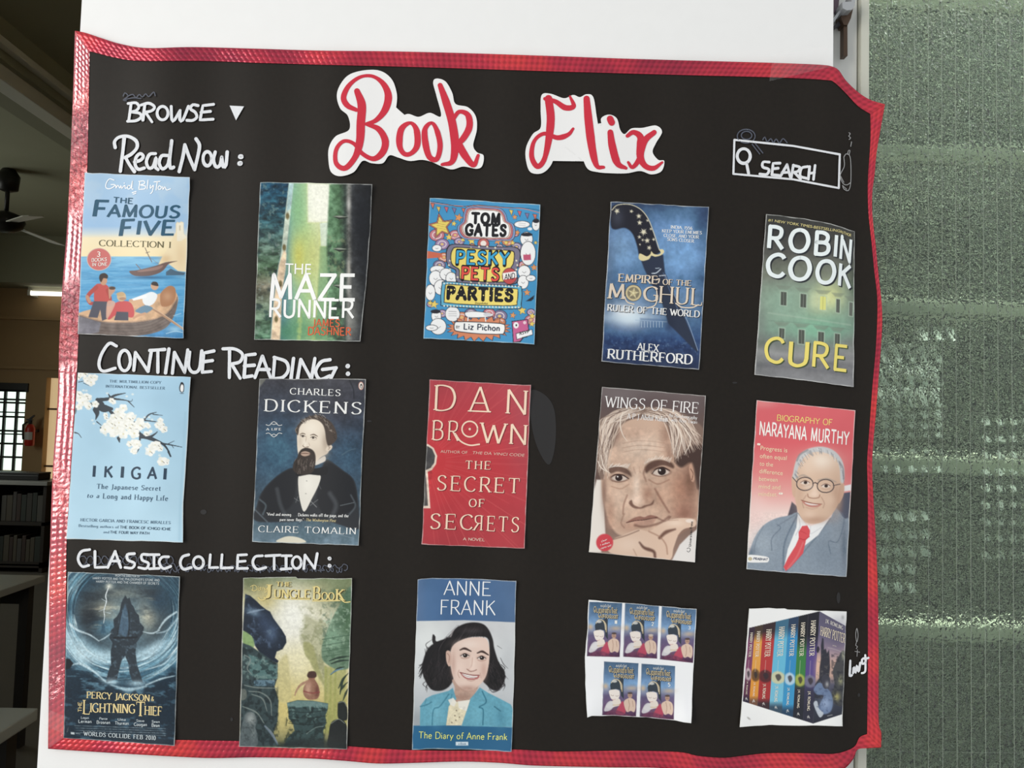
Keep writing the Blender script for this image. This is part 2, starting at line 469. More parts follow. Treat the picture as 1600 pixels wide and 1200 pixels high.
structure(MB().box((-7, 8.94, at(20, 497, YB)[2] - .02), (XR - .12, 9.0, at(20, 497, YB)[2] + .02)).box((-7, 8.93, at(20, 574, YB)[2] - .02), (XR - .12, 9.0, at(20, 574, YB)[2] + .02)).build('trim_1', m_hall))

m_glow = mat('daylit_glass', (240, 250, 245), 0.3, emit=(232, 255, 240), emit_strength=1.25)
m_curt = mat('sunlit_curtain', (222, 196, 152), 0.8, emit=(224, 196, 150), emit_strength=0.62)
m_bar = mat('dark_window_bars', (40, 42, 40), 0.5)
w = structure(empty('window_2', ((wx0 + wx1) / 2, YB, wz0)))
MB().box((wx0, YB + .12, wz0), (wx1, YB + .13, wz1)).build('pane', m_glow, w)
b = MB().box((wx0 - .03, YB - .02, wz1 - .05), (wx1 + .03, YB + .04, wz1 + .06))
for px in (-31, -12, 5.5, 24.5):
    x = at(px, 665, YB)[0]; b.box((x - .014, YB - .01, wz0), (x + .014, YB + .02, wz1))
for k, py in enumerate((610, 624, 629, 644, 651, 673, 678, 693, 714)):
    z = at(10, py, YB)[2]; t = .012 if k % 3 else .008
    b.box((wx0, YB - .02, z - t), (wx1, YB + .012, z + t))
b.build('grille', m_bar, w)
w = structure(empty('window_3', ((vx0 + vx1) / 2, YB, vz0)))
MB().box((vx0, YB + .10, vz0), (vx1, YB + .12, vz1)).build('curtain', m_curt, w)
b = MB()
for py in (639, 729):
    z = at(78, py, YB)[2]; b.box((vx0, YB + .06, z - .012), (vx1, YB + .09, z + .012))
b.build('crossbar', mat('brown_window_bar', (120, 96, 66), 0.6), w)

# long ceiling beam running away from the viewer
p0 = at_z(0, 25, 3.6); p1 = at_z(0, 78, 3.42)
bx0 = p1[0] + 0.0
structure(MB().box((bx0 - .42, 0.25, 3.38), (bx0, 8.5, 3.6)).build('beam_long', m_beam))
m_cond = mat('pale_cable_conduit', (214, 214, 200), 0.4)
q = at_z(0, 104, 3.56)
structure(MB().box((q[0] - .02, 0.3, 3.53), (q[0] + .05, 8.5, 3.6), .006).build('trim_2', m_cond))
q = at_z(0, 52, 3.37)
structure(MB().box((bx0 - .16, 0.3, 3.30), (bx0 - .04, 8.5, 3.385), .006).build('trim_3', m_cond))
structure(MB().box((bx0 + .02, 0.3, 3.42), (bx0 + .06, 8.5, 3.46), .006).box((bx0 - .01, .3, 3.43), (bx0 + .03, 8.5, 3.45)).build('trim_4', m_cond))

# ------------------------------------------------------------------ right: window with hammered wired glass
wn = structure(empty('window_1', (XR, 0.06, 0)))
GX1 = 1.02
fx = lambda px, Y: float(at(px, 80, Y)[0])
g0 = fx(1341, .03); g1 = fx(1360, .022); jx = XR
MB().box((XR + .0005, 0.03, 0.3), (g0 - .0012, 0.075, 3.0), .0008).build('jamb', m_jamb, wn)
MB().box((g0 - .001, 0.040, 0.3), (g0 + .0005, 0.07, 3.0)).build('joint', mat('dark_joint', (70, 70, 66), .6), wn)
MB().box((g0, 0.024, 0.3), (g1, 0.075, 3.0), .001).build('sash_frame', m_frame, wn)
# hammered glass
mg = bpy.data.materials.new('hammered_glass'); mg.use_nodes = True
nt = mg.node_tree; pb = nt.nodes['Principled BSDF']
pb.inputs['Base Color'].default_value = (*lin((226, 236, 226)), 1)
pb.inputs['Roughness'].default_value = 0.14
pb.inputs['IOR'].default_value = 1.45
pb.inputs['Transmission Weight'].default_value = 1.0
tc = nt.nodes.new('ShaderNodeTexCoord')
vo = nt.nodes.new('ShaderNodeTexVoronoi'); vo.feature = 'SMOOTH_F1'; vo.inputs['Scale'].default_value = 255; vo.inputs['Smoothness'].default_value = .45
nz = nt.nodes.new('ShaderNodeTexNoise'); nz.inputs['Scale'].default_value = 130; nz.inputs['Detail'].default_value = 2
mp = nt.nodes.new('ShaderNodeMapping'); mp.inputs['Scale'].default_value = (1.0, 1.0, 0.82)
vm = nt.nodes.new('ShaderNodeMix'); vm.data_type = 'VECTOR'; vm.inputs['Factor'].default_value = 0.012
bp = nt.nodes.new('ShaderNodeBump'); bp.inputs['Strength'].default_value = 0.9; bp.inputs['Distance'].default_value = 0.0016
nt.links.new(tc.outputs['Object'], mp.inputs['Vector'])
nt.links.new(mp.outputs['Vector'], nz.inputs['Vector'])
nt.links.new(mp.outputs['Vector'], vm.inputs['A']); nt.links.new(nz.outputs['Color'], vm.inputs['B'])
nt.links.new(vm.outputs['Result'], vo.inputs['Vector'])
nt.links.new(vo.outputs['Distance'], bp.inputs['Height'])
nt.links.new(bp.outputs['Normal'], pb.inputs['Normal'])
MB().box((g1 - .002, 0.046, 0.3), (GX1, 0.050, 3.0)).build('glass_pane', mg, wn)
# wire netting cast into the glass
m_wire = mat('glass_wire', (150, 160, 148), 0.5, metallic=.2)
b = MB(); yw = 0.0452
for k in range(30):
    x = fx(1365 + 21.3 * k, yw)
    if x < GX1: b.box((x - .00015, yw - .0003, 0.6), (x + .00015, yw + .0002, 2.6))
for k in range(60):
    z = 0.62 + .0176 * k * 1.9
    if z < 2.6: b.box((g1, yw - .0002, z - .00006), (GX1, yw + .0002, z + .00006))
tag(b.build('wire_netting', m_wire, wn), kind='stuff')
# painted bars close behind the glass
m_pbar = mat('pale_green_bars', (190, 198, 176), 0.5)
for py, hpx in ((3, 26), (242, 20), (484, 22), (728, 24), (985, 24)):
    z = float(at(1480, py, .07)[2]); hh = hpx / 1200 * .79 / 2
    MB().box((g1, .064, z - hh), (GX1, .074, z + hh), .002).build('glazing_bar', m_pbar, wn)
# stay arm and rod at the head of the sash
m_arm = mat('grey_stay_metal', (176, 178, 180), 0.35, metallic=.4)
m_rod = mat('brown_stay_rod', (84, 66, 52), 0.45, metallic=.5)
A = lambda zx, zy, Y: at(1280 + zx * .15, zy * .15, Y)
b = MB()
b.prism([A(148, 190, .012), A(235, 75, .012), A(245, 95, .012), A(152, 235, .012)], (0, .010, 0))
b.prism([A(240, 20, .006), A(360, 15, .006), A(372, 50, .006), A(345, 100, .006), A(290, 108, .006), A(245, 85, .006)], (0, .018, 0))
b.prism([A(330, -60, .008), A(375, -60, .008), A(372, 30, .008), A(340, 30, .008)], (0, .012, 0))
b.build('stay_arm', m_arm, wn)
b = MB()
b.prism([A(240, 92, .016), A(355, 85, .016), A(330, 190, .016), A(296, 262, .016), A(256, 258, .016), A(225, 180, .016)], (0, .012, 0))
b.prism([A(256, 250, .018), A(294, 250, .018), A(296, 580, .018), A(254, 580, .018)], (0, .008, 0))
b.build('stay_rod', m_rod, wn)
MB().prism([A(150, -60, .020), A(215, -60, .020), A(200, 70, .020), A(152, 150, .020)], (0, .008, 0)).build('stay_plate', mat('plum_paint', (96, 76, 88), .5), wn)
MB().prism([A(152, 270, .021), A(238, 180, .021), A(250, 262, .021), A(200, 265, .021), A(155, 305, .021)], (0, .006, 0)).build('stay_bracket', mat('dark_bracket', (66, 62, 66), .5), wn)

# the room behind the hammered glass
structure(MB().box((XR, 0.62, 0), (3.2, 0.7, 3.6)).build('wall_green', m_green))
structure(MB().box((3.2, 0.1, 0), (3.3, 0.7, 3.6)).build('wall_right', m_green))
b = MB()  # dark strips added behind the glass so its dimples show light and dark
for k in range(17):
    z = .25 + .19 * k
    b.prism([(XR + .02, .60, z), (XR + .02, .56, z + .02), (XR + .02, .52, z + .10), (XR + .02, .56, z + .085)], (2.4, 0, 0))
m_contrast = mat('dark_contrast_strip', (40, 54, 46), .5)
b.build('contrast_strips', m_contrast, wn)
structure(MB().box((GX1, 0.03, 0), (3.2, 0.1, 3.6)).box((XR, 0.03, 3.0), (GX1, .1, 3.6)).box((XR, 0.03, 0), (GX1, .1, .3)).build('wall_window', m_white))
YG = 0.053  # pale tilted strips added to imitate bright light streaks in the glass
w = wn
m_streak = mat('white_light_streaks', (178, 190, 178), .5)
def streak_strip(b, p):
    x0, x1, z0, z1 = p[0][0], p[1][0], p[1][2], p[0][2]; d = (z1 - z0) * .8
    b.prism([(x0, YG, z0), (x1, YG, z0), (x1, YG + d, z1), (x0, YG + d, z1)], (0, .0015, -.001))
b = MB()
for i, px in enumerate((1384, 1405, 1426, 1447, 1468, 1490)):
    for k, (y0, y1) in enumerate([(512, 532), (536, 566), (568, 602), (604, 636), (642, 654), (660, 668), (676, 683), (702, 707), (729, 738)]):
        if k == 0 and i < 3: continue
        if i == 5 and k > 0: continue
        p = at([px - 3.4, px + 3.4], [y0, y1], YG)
        streak_strip(b, p)
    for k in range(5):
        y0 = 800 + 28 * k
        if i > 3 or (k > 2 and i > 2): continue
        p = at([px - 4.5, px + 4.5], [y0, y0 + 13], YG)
        streak_strip(b, p)
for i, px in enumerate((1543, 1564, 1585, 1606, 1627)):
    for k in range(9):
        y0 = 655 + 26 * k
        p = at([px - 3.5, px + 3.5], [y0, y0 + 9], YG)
        streak_strip(b, p)
tag(b.build('light_streaks', m_streak, w), kind='stuff')
area_light('glass_backdrop_fill', (1.2, .33, 3.4), (1.2, .36, 0), 2.6, .4, 165, (.95, 1, .95))  # added lamp, high out of view, brightening the backdrop behind the glass
area_light('hall_fill_light', (-6.6, 5.0, 2.0), (-2.5, 5.0, .9), 2.4, 1.4, 42, (.95, 1, .93))  # added fill lamp brightening the dim hall; the left wall has no window

# ================================================================== things in the dark hall
# ceiling fan
FY = 6.0
fc = at(9, 346, FY); top = at(9, 262, FY)
fan = tag(empty('ceiling_fan', (fc[0], FY, fc[2])), 'dark ceiling fan with pale blades hanging in the dim hall', 'fan')
m_fan = mat('dark_fan_metal', (34, 32, 30), .4, metallic=.3); m_blade = mat('pale_fan_blade', (206, 206, 196), .4)
c = fan.location
MB().lathe(c, [(.02, -.10), (.07, -.09), (.13, -.05), (.15, 0), (.13, .05), (.06, .08), (.03, .09)]).build('motor', m_fan, fan, True)
MB().tube([c + Vector((0, 0, .08)), (c.x, c.y, 3.58)], .018).build('down_rod', m_fan, fan, True)
MB().lathe((c.x, c.y, 3.42), [(.03, -.02), (.08, 0), (.09, .12), (.05, .18)]).build('canopy', m_fan, fan, True)
for ang in (-40, 80, 200):
    a = math.radians(ang); d = Vector((math.cos(a), math.sin(a), 0)); n = Vector((-d.y, d.x, 0))
    P = lambda t, s_: c + d * t + n * s_ + Vector((0, 0, -.02 + s_ * .18 - t * .05))
    bl_ = MB().prism([P(.16, -.05), P(.62, -.08), P(.66, -.05), P(.66, .05), P(.62, .08), P(.16, .05)], (0, 0, .008)).build('blade', m_blade, fan)
    MB().prism([P(.10, -.025), P(.22, -.03), P(.22, .03), P(.10, .025)], (0, 0, .014)).build('blade_bracket', m_fan, bl_)

# tube light on the back beam
t0 = at(48, 459, 8.9); t1 = at(150, 461, 8.9)
tl = tag(empty('tube_light', (t0[0], 8.9, t0[2])), 'lit white fluorescent tube on the back wall of the hall', 'lamp')
MB().box((t0[0] - .02, 8.87, t0[2] + .025), (t1[0], 9.0005, t0[2] + .08)).build('batten', mat('cream_batten', (190, 186, 166), .5), tl)
MB().tube([(t0[0] + .04, 8.85, t0[2]), (t1[0] - .04, 8.85, t0[2])], .028).build('tube', mat('lit_tube', (255, 255, 250), .4, emit=(255, 252, 240), emit_strength=1.6), tl, True)
for x in (t0[0], t1[0] - .035): MB().box((x, 8.83, t0[2] - .03), (x + .035, 8.999, t0[2] + .04)).build('lamp_holder', mat('white_holder', (220, 220, 210), .5), tl)

# fire extinguisher on the back wall
ex = at(45.5, 697, 8.86); k = float(at(45.5, 650, 8.86)[2] - ex[2]) / 0.47
fe = tag(empty('fire_extinguisher', tuple(ex)), 'small red fire extinguisher hanging beside the barred window', 'fire extinguisher')
Z = lambda h: h * k
MB().lathe(ex, [(.02, 0), (.062 * k, .004), (.07 * k, Z(.02)), (.07 * k, Z(.27)), (.055 * k, Z(.32)), (.025 * k, Z(.345))]).build('cylinder', mat('extinguisher_red', (190, 48, 34), .35), fe, True)
b = MB().lathe((ex[0], ex[1], ex[2] + Z(.34)), [(.026 * k, 0), (.03 * k, Z(.02)), (.03 * k, Z(.06)), (.015 * k, Z(.07))])
b.box((ex[0] - .055 * k, ex[1] - .015, ex[2] + Z(.40)), (ex[0] + .03 * k, ex[1] + .015, ex[2] + Z(.425)))
b.prism([(ex[0] - .03 * k, ex[1] - .01, ex[2] + Z(.425)), (ex[0] + .05 * k, ex[1] - .01, ex[2] + Z(.49)), (ex[0] + .06 * k, ex[1] - .01, ex[2] + Z(.47)), (ex[0] + .01 * k, ex[1] - .01, ex[2] + Z(.425))], (0, .02, 0))
b.build('valve', mat('extinguisher_black', (26, 24, 24), .5), fe)
MB().tube([(ex[0] - .03 * k, ex[1] - .02, ex[2] + Z(.38)), (ex[0] - .09 * k, ex[1] - .03, ex[2] + Z(.33)), (ex[0] - .085 * k, ex[1] - .03, ex[2] + Z(.2)), (ex[0] - .075 * k, ex[1] - .03, ex[2] + Z(.1))], .014 * k).build('hose', mat('extinguisher_black', (26, 24, 24), .5), fe, True)
b = MB()
V = []
for zz in (Z(.10), Z(.22)):
    for i in range(7):
        a = math.radians(-150 + 20 * i); V.append((ex[0] + .0715 * k * math.cos(a), ex[1] + .0715 * k * math.sin(a), ex[2] + zz))
b.add(V, [(i, i + 1, i + 8, i + 7) for i in range(6)])
b.build('instruction_label', mat('extinguisher_label', (205, 205, 200), .5), fe)
MB().box((ex[0] - .03, ex[1] + .06 * k, ex[2] + Z(.22)), (ex[0] + .03, 8.999, ex[2] + Z(.26))).build('wall_bracket', mat('extinguisher_black', (26, 24, 24), .5), fe)

# bookshelf with books at the back of the hall
SY = 6.6
e0 = at(-70, 752, SY); e1 = at(77, 753, SY)
sx0, sx1, sz = e0[0], e1[0], e0[2]
m_shelf = noisy(mat('dark_brown_shelf', (38, 32, 26), .5), 8, .2)
m_edge = mat('pale_shelf_top', (150, 150, 146), .35)
bs = tag(empty('bookshelf', ((sx0 + sx1) / 2, SY, 0)), 'low dark brown bookshelf with pale top along the hall', 'bookshelf')
MB().box((sx0 - .03, SY - .03, sz - .018), (sx1, SY + .36, sz + .018), .004).build('top', m_edge, bs)
lv = [float(at(20, py, SY)[2]) for py in (818, 884)] + [.08]
for z in lv: MB().box((sx0, SY, z - .016), (sx1 - .02, SY + .33, z + .016)).build('shelf', m_shelf, bs)
MB().box((sx0, SY + .33, 0), (sx1 - .02, SY + .345, sz - .018)).build('back_panel', m_shelf, bs)
for x in (sx0, (sx0 + sx1) / 2 - .1, sx1 - .05): MB().box((x, SY, 0), (x + .03, SY + .33, sz - .018)).build('side_panel', m_shelf, bs)
bcols = [(74, 70, 62), (96, 88, 72), (60, 64, 66), (104, 100, 92), (72, 52, 44), (58, 66, 58), (88, 84, 80)]
xs = float(at(-14, 790, SY)[0]); n = 0
names = ['grey', 'tan', 'slate', 'pale grey', 'brown', 'dull green', 'ash']
for row, z in enumerate(lv[:2]):
    x = xs + .02
    while x < sx1 - .1:
        wd = RNG.uniform(.030, .055); h = RNG.uniform(.235, .275) if row == 0 else RNG.uniform(.22, .26)
        if abs(x - ((sx0 + sx1) / 2 - .1)) < .06: x += .05; continue
        i = int(RNG.integers(len(bcols)))
        bk = MB().box((x, SY + .04, z + .0165), (x + wd, SY + .24, z + .0165 + h), .004).build('book', mat('book_cloth_%s' % names[i].replace(' ', '_'), tuple(int(v * .72) for v in bcols[i]), .6))
        tag(bk, 'dim upright book on the %s row of the far low bookshelf' % ('upper' if row == 0 else 'lower'), 'book', 'books on the %s row of the far shelf' % ('upper' if row == 0 else 'lower'))
        x += wd + .003
q0 = at(-60, 736, SY + .1); q1 = at(62, 752, SY + .1)
bx = tag(empty('equipment_case', ((q0[0] + q1[0]) / 2, SY + .15, sz + .018)), 'long black case lying on the low bookshelf top', 'case')
MB().box((q0[0], SY + .08, sz + .0185), (q1[0], SY + .28, float(q0[2]) - .02), .008).build('body', mat('black_case', (20, 20, 20), .4), bx)
MB().box((q0[0] - .002, SY + .078, float(q0[2]) - .02), (q1[0] + .002, SY + .282, float(q0[2])), .004).build('lid', mat('black_case_lid', (26, 26, 26), .4), bx)

def table(name, label, x0, x1, y0, y1, h, top_col, leg_col=(40, 38, 36), rail=True):
    t = tag(empty(name, ((x0 + x1) / 2, (y0 + y1) / 2, 0)), label, 'table')
    MB().box((x0, y0, h - .03), (x1, y1, h), .004).build('tabletop', mat(name + '_top_%d' % int(h * 1000 + y0 * 10), top_col, .35), t)
    ml = mat('dark_table_leg', leg_col, .5)
    for x in (x0 + .05, x1 - .05):
        for y in (y0 + .05, y1 - .05): MB().box((x - .02, y - .02, 0), (x + .02, y + .02, h - .03)).build('leg', ml, t)
    MB().box((x0 + .04, y0 + .03, h - .12), (x1 - .04, y0 + .05, h - .03)).box((x0 + .04, y1 - .05, h - .12), (x1 - .04, y1 - .03, h - .03)).build('apron', ml, t)
    if rail: MB().box((x0 + .05, y0 + .04, .18), (x1 - .05, y0 + .06, .22)).build('foot_rail', ml, t)
    return t
TY = 2.9
c0 = at(71, 899, TY)
table('reading_table', 'narrow grey reading table standing deep in the dark hall', c0[0] - 1.6, c0[0], TY - .34, TY, float(c0[2]), (150, 152, 146))
c1 = at(60, 1106, 1.25)
table('work_table', 'near grey table whose corner shows at bottom left by the white pier', c1[0] - 1.5, c1[0], .62, 1.25, float(c1[2]), (142, 146, 140), rail=False)
# ================================================================== the chart paper
def coons(top, right, bottom, left, n, m):
    """top, bottom: left to right; left, right: top to bottom; returns (m+1, n+1, 2)"""
    def arc(p, k):
        p = np.asarray(p, float); d = np.r_[0, np.cumsum(np.linalg.norm(np.diff(p, axis=0), axis=1))]
        t = np.linspace(0, d[-1], k + 1)
        return np.stack([np.interp(t, d, p[:, i]) for i in (0, 1)], 1)
    T, B, L, R = arc(top, n), arc(bottom, n), arc(left, m), arc(right, m)
    u = np.linspace(0, 1, n + 1)[None, :, None]; v = np.linspace(0, 1, m + 1)[:, None, None]
    G = (1 - v) * T[None] + v * B[None] + (1 - u) * L[:, None] + u * R[:, None]
    G -= (1 - u) * (1 - v) * T[0] + u * (1 - v) * T[-1] + (1 - u) * v * B[0] + u * v * B[-1]
    return G

def grid_quads(m, n):
    i = np.arange(m)[:, None] * (n + 1) + np.arange(n)[None]
    return np.stack([i, i + n + 1, i + n + 2, i + 1], -1).reshape(-1, 4)

sm = lambda p, st=6: catmull(p, st)
o_top = sm([(117, 48), (133, 51), (160, 60), (190, 69), (230, 75), (300, 73.5), (400, 76), (500, 79), (600, 80), (710, 82.5), (850, 87), (960, 91), (1060, 94), (1204, 98), (1280, 101), (1301, 104), (1311, 110), (1322, 126), (1341, 144), (1360, 156), (1383, 163)])
i_top = sm([(140, 80), (180, 90), (220, 95), (312, 95), (400, 98), (500, 101), (605, 103.5), (710, 106.5), (850, 111), (1060, 117), (1211, 121), (1290, 125), (1304, 129), (1322, 146), (1341, 166), (1360, 178)])
o_right = sm([(1383, 163), (1378, 190), (1370, 237), (1367, 269), (1363, 301), (1363, 332), (1366, 365), (1368, 380), (1373, 432), (1378, 478), (1378, 520), (1374, 576), (1369, 642), (1364, 700), (1363, 740), (1366, 800), (1369, 850), (1372, 933), (1373, 1033), (1373, 1128), (1377, 1143), (1377, 1168)])
i_right = sm([(1360, 178), (1360, 222), (1356, 285), (1357, 332), (1362, 380), (1366, 422), (1371, 471), (1369, 537), (1363, 607), (1358, 677), (1355, 723), (1356, 782), (1356, 967), (1356, 1040), (1355, 1147)])
o_bot = sm([(75, 1170), (120, 1173), (200, 1178), (270, 1182), (330, 1184.5), (400, 1183.5), (480, 1185), (540, 1189), (590, 1193), (650, 1192), (720, 1190), (780, 1192), (830, 1196), (900, 1198), (955, 1199), (1030, 1200), (1090, 1207), (1140, 1212), (1190, 1208), (1240, 1206), (1290, 1208), (1318, 1202), (1334, 1185), (1340, 1171), (1360, 1169), (1377, 1168)])
i_bot = sm([(100, 1152), (160, 1152), (270, 1156), (375, 1158), (480, 1160), (545, 1166), (640, 1172), (740, 1173), (800, 1171), (860, 1174), (900, 1174), (980, 1173), (1060, 1175), (1090, 1181), (1130, 1184), (1160, 1181), (1200, 1177), (1260, 1177), (1300, 1178), (1320, 1174), (1336, 1166), (1343, 1152), (1355, 1147)])
o_left = sm([(117, 48), (114, 150), (110, 250), (105, 350), (98, 440), (93, 525), (90, 625), (83, 725), (79, 825), (77, 917), (76, 1075), (75, 1170)])
i_left = sm([(140, 80), (138, 187), (136, 268), (130, 400), (124, 500), (120, 580), (112, 710), (104, 841), (103, 950), (101, 1060), (100, 1152)])

m_black = mat('black_chart_paper', (30, 25, 20), 0.5, spec=0.22)
noisy(m_black, 300, .25, .05, bump_dist=.0004)

poster = tag(empty('chart_poster', tuple(S(740, 640))), 'large black paper wall chart bordered with red holographic tape on the white pier', 'poster')
G = coons(i_top, i_right, i_bot, i_left, 260, 220)
P = S(G[..., 0], G[..., 1])
big_mesh('black_paper', P.reshape(-1, 3), grid_quads(220, 260), m_black, poster)
# back of the paper, so that it has a thickness
P2 = P.copy(); P2[..., 1] += .0005
big_mesh('paper_back', P2.reshape(-1, 3), grid_quads(220, 260)[:, ::-1], mat('paper_back', (60, 56, 50), .7), poster)

# red holographic tape: embossed rings in diagonal rows on metallised film
mt = bpy.data.materials.new('red_holographic_tape'); mt.use_nodes = True
nt = mt.node_tree; pb = nt.nodes['Principled BSDF']; N_ = nt.nodes.new; lk = nt.links.new
uv = N_('ShaderNodeUVMap'); uv.uv_map = 'run'
def mth(op, a, b=None):
    n = N_('ShaderNodeMath'); n.operation = op
    for i, x in enumerate((a, b)):
        if x is None: continue
        if isinstance(x, (int, float)): n.inputs[i].default_value = x
        else: lk(x, n.inputs[i])
    return n.outputs[0]
sp = N_('ShaderNodeSeparateXYZ'); lk(uv.outputs['UV'], sp.inputs[0])
u1 = mth('MULTIPLY', mth('ADD', sp.outputs[0], sp.outputs[1]), 2 * math.pi / .0105)
u2 = mth('MULTIPLY', mth('SUBTRACT', sp.outputs[0], sp.outputs[1]), 2 * math.pi / .0105)
dia = mth('MULTIPLY', mth('SINE', u1), mth('SINE', u2))
tcn = N_('ShaderNodeTexCoord')
nz = N_('ShaderNodeTexNoise'); nz.inputs['Scale'].default_value = 16; nz.inputs['Detail'].default_value = 5; lk(tcn.outputs['Object'], nz.inputs['Vector'])
nf = N_('ShaderNodeTexNoise'); nf.inputs['Scale'].default_value = 320; nf.inputs['Detail'].default_value = 3; lk(tcn.outputs['Object'], nf.inputs['Vector'])
cr = N_('ShaderNodeValToRGB'); e = cr.color_ramp.elements
e[0].position = .30; e[0].color = (*lin((150, 34, 60)), 1); e[1].position = .72; e[1].color = (*lin((226, 66, 60)), 1)
x_ = cr.color_ramp.elements.new(.5); x_.color = (*lin((190, 46, 66)), 1)
lk(nz.outputs['Fac'], cr.inputs['Fac'])
mx = N_('ShaderNodeMix'); mx.data_type = 'RGBA'; mx.blend_type = 'MULTIPLY'
dk = N_('ShaderNodeMapRange'); dk.inputs['From Min'].default_value = -1; dk.inputs['From Max'].default_value = .6; dk.inputs['To Min'].default_value = .66; dk.inputs['To Max'].default_value = 1.16
lk(dia, dk.inputs['Value']); cmb = N_('ShaderNodeCombineColor'); [lk(dk.outputs['Result'], cmb.inputs[i]) for i in range(3)]
mx.inputs['Factor'].default_value = 1.0; lk(cr.outputs['Color'], mx.inputs['A']); lk(cmb.outputs['Color'], mx.inputs['B'])
lk(mx.outputs['Result'], pb.inputs['Base Color'])
hgt = mth('ADD', mth('MULTIPLY', dia, .5), mth('MULTIPLY', nf.outputs['Fac'], .8))
bp = N_('ShaderNodeBump'); bp.inputs['Strength'].default_value = .4; bp.inputs['Distance'].default_value = .0012
lk(hgt, bp.inputs['Height']); lk(bp.outputs['Normal'], pb.inputs['Normal'])
pb.inputs['Metallic'].default_value = .35; pb.inputs['Roughness'].default_value = .27
pb.inputs['Specular IOR Level'].default_value = .6

def crumpled():
    """the same film where it has been pressed on badly: creased in patches, with the rings flattened out"""
    m = mt.copy(); m.name = 'crumpled_red_tape'; nt = m.node_tree; pb = nt.nodes['Principled BSDF']; N = nt.nodes.new; lk = nt.links.new
    tc = N('ShaderNodeTexCoord')
    fine = N('ShaderNodeTexNoise'); fine.inputs['Scale'].default_value = 150; fine.inputs['Detail'].default_value = 6; fine.inputs['Distortion'].default_value = .8
    patch = N('ShaderNodeTexNoise'); patch.inputs['Scale'].default_value = 11; patch.inputs['Detail'].default_value = 2
    for n in (fine, patch): lk(tc.outputs['Object'], n.inputs['Vector'])
    mr = N('ShaderNodeMapRange'); mr.inputs['From Min'].default_value = .46; mr.inputs['From Max'].default_value = .66; mr.inputs['To Min'].default_value = .06; mr.inputs['To Max'].default_value = 1.0
    lk(patch.outputs['Fac'], mr.inputs['Value'])
    b = N('ShaderNodeBump'); b.inputs['Distance'].default_value = .007
    lk(mr.outputs['Result'], b.inputs['Strength']); lk(fine.outputs['Fac'], b.inputs['Height'])
    old = pb.inputs['Normal'].links[0].from_node; old.inputs['Strength'].default_value = .22
    lk(old.outputs['Normal'], b.inputs['Normal']); lk(b.outputs['Normal'], pb.inputs['Normal'])
    pb.inputs['Roughness'].default_value = .2; pb.inputs['Metallic'].default_value = .3; pb.inputs['Specular IOR Level'].default_value = .8
    pb.inputs['Coat Weight'].default_value = 1.0; pb.inputs['Coat Roughness'].default_value = .05; pb.inputs['Coat IOR'].default_value = 1.9
    lk(b.outputs['Normal'], pb.inputs['Coat Normal'])
    return m
mt_left = crumpled()
def strip(name, outer, inner, label, off=.0004, n=None, k=6, m=None):
    """tape between two curves"""
    def arc(p, n):
        p = np.asarray(p); d = np.r_[0, np.cumsum(np.linalg.norm(np.diff(p, axis=0), axis=1))]; t = np.linspace(0, d[-1], n + 1)
        return np.stack([np.interp(t, d, p[:, i]) for i in (0, 1)], 1)
    n = 280
    a, c = arc(outer, n), arc(inner, n)
    t = np.linspace(0, 1, k + 1)[:, None, None]
    G = a[None] * (1 - t) + c[None] * t
    P = S(G[..., 0], G[..., 1], off)
    run = np.r_[0, np.cumsum(np.linalg.norm(np.diff(P[k // 2], axis=0), axis=1))]
    wid = np.linalg.norm(P[-1] - P[0], axis=1)
    UV = np.stack([np.broadcast_to(run[None], P.shape[:2]), wid[None] * t[..., 0]], -1)
    nv = P.reshape(-1, 3)
    # folded over the edge of the paper: a return strip on the back gives the tape its thickness
    back = P[0].copy(); back[:, 1] += .0012
    V = np.concatenate([nv, back]); UVv = np.concatenate([UV.reshape(-1, 2), UV[0]])
    Q = grid_quads(k, n); b0 = len(nv)
    i = np.arange(n); Q = np.concatenate([Q, np.stack([b0 + i, i, i + 1, b0 + i + 1], 1)])
    o = big_mesh(name, V, Q, m or mt, poster, uv=UVv)
    o['label'] = label
    return o
pad = lambda p, a, b: np.concatenate([[a], p, [b]])
strip('border_tape', o_top, i_top, 'red holographic tape along the top edge', .0007)
strip('border_tape', o_bot[::-1], i_bot[::-1], 'red holographic tape along the bottom edge', .0006)
strip('border_tape', o_right, i_right, 'narrow red holographic tape along the right edge', .0004)
strip('border_tape', o_left[::-1], i_left[::-1], 'wide crinkled red holographic tape along the left edge', .0004, m=mt_left)

# ------------------------------------------------------------------ chalk pen writing
m_chalk = noisy(mat('white_chalk_pen', (226, 228, 232), .7, spec=.2), 500, .12)
m_ghost = mat('rubbed_out_pencil', (82, 86, 98), .6, spec=.3)
m_thin = mat('thin_white_pencil', (150, 150, 150), .6, spec=.3)
def crop(x0, y0, x1, w):
    s = (x1 - x0) / w
    return (lambda v: np.asarray(v, float) * s + np.array([x0, y0])), s
def ell(cx, cy, rx, ry, a0=0, a1=360, n=16):
    return [(cx + rx * math.cos(math.radians(a0 + (a1 - a0) * i / n)), cy + ry * math.sin(math.radians(a0 + (a1 - a0) * i / n))) for i in range(n + 1)]
def pts(s): return [tuple(map(float, p.split(','))) for p in s.split()]
def writing(name, cr, width, strokes, m, off=.0011, parent=None, jitter=.16):
    f, s = crop(*cr)
    sh = Shape2D()
    for st in strokes:
        straight = False; w = width
        if isinstance(st, str):
            if st[0] == '/': straight = True; st = st[1:]
            st = pts(st)
        p = (resample if straight else catmull)(st, 3.0 / s)
        k = RNG.uniform(1 - jitter, 1 + jitter, len(p)); k = np.convolve(np.pad(k, 2, 'edge'), np.ones(5) / 5, 'valid')
        sh.add(*ribbon(p, w * k))
    return lay(name, sh, m, parent or poster, off, f, 9.0)

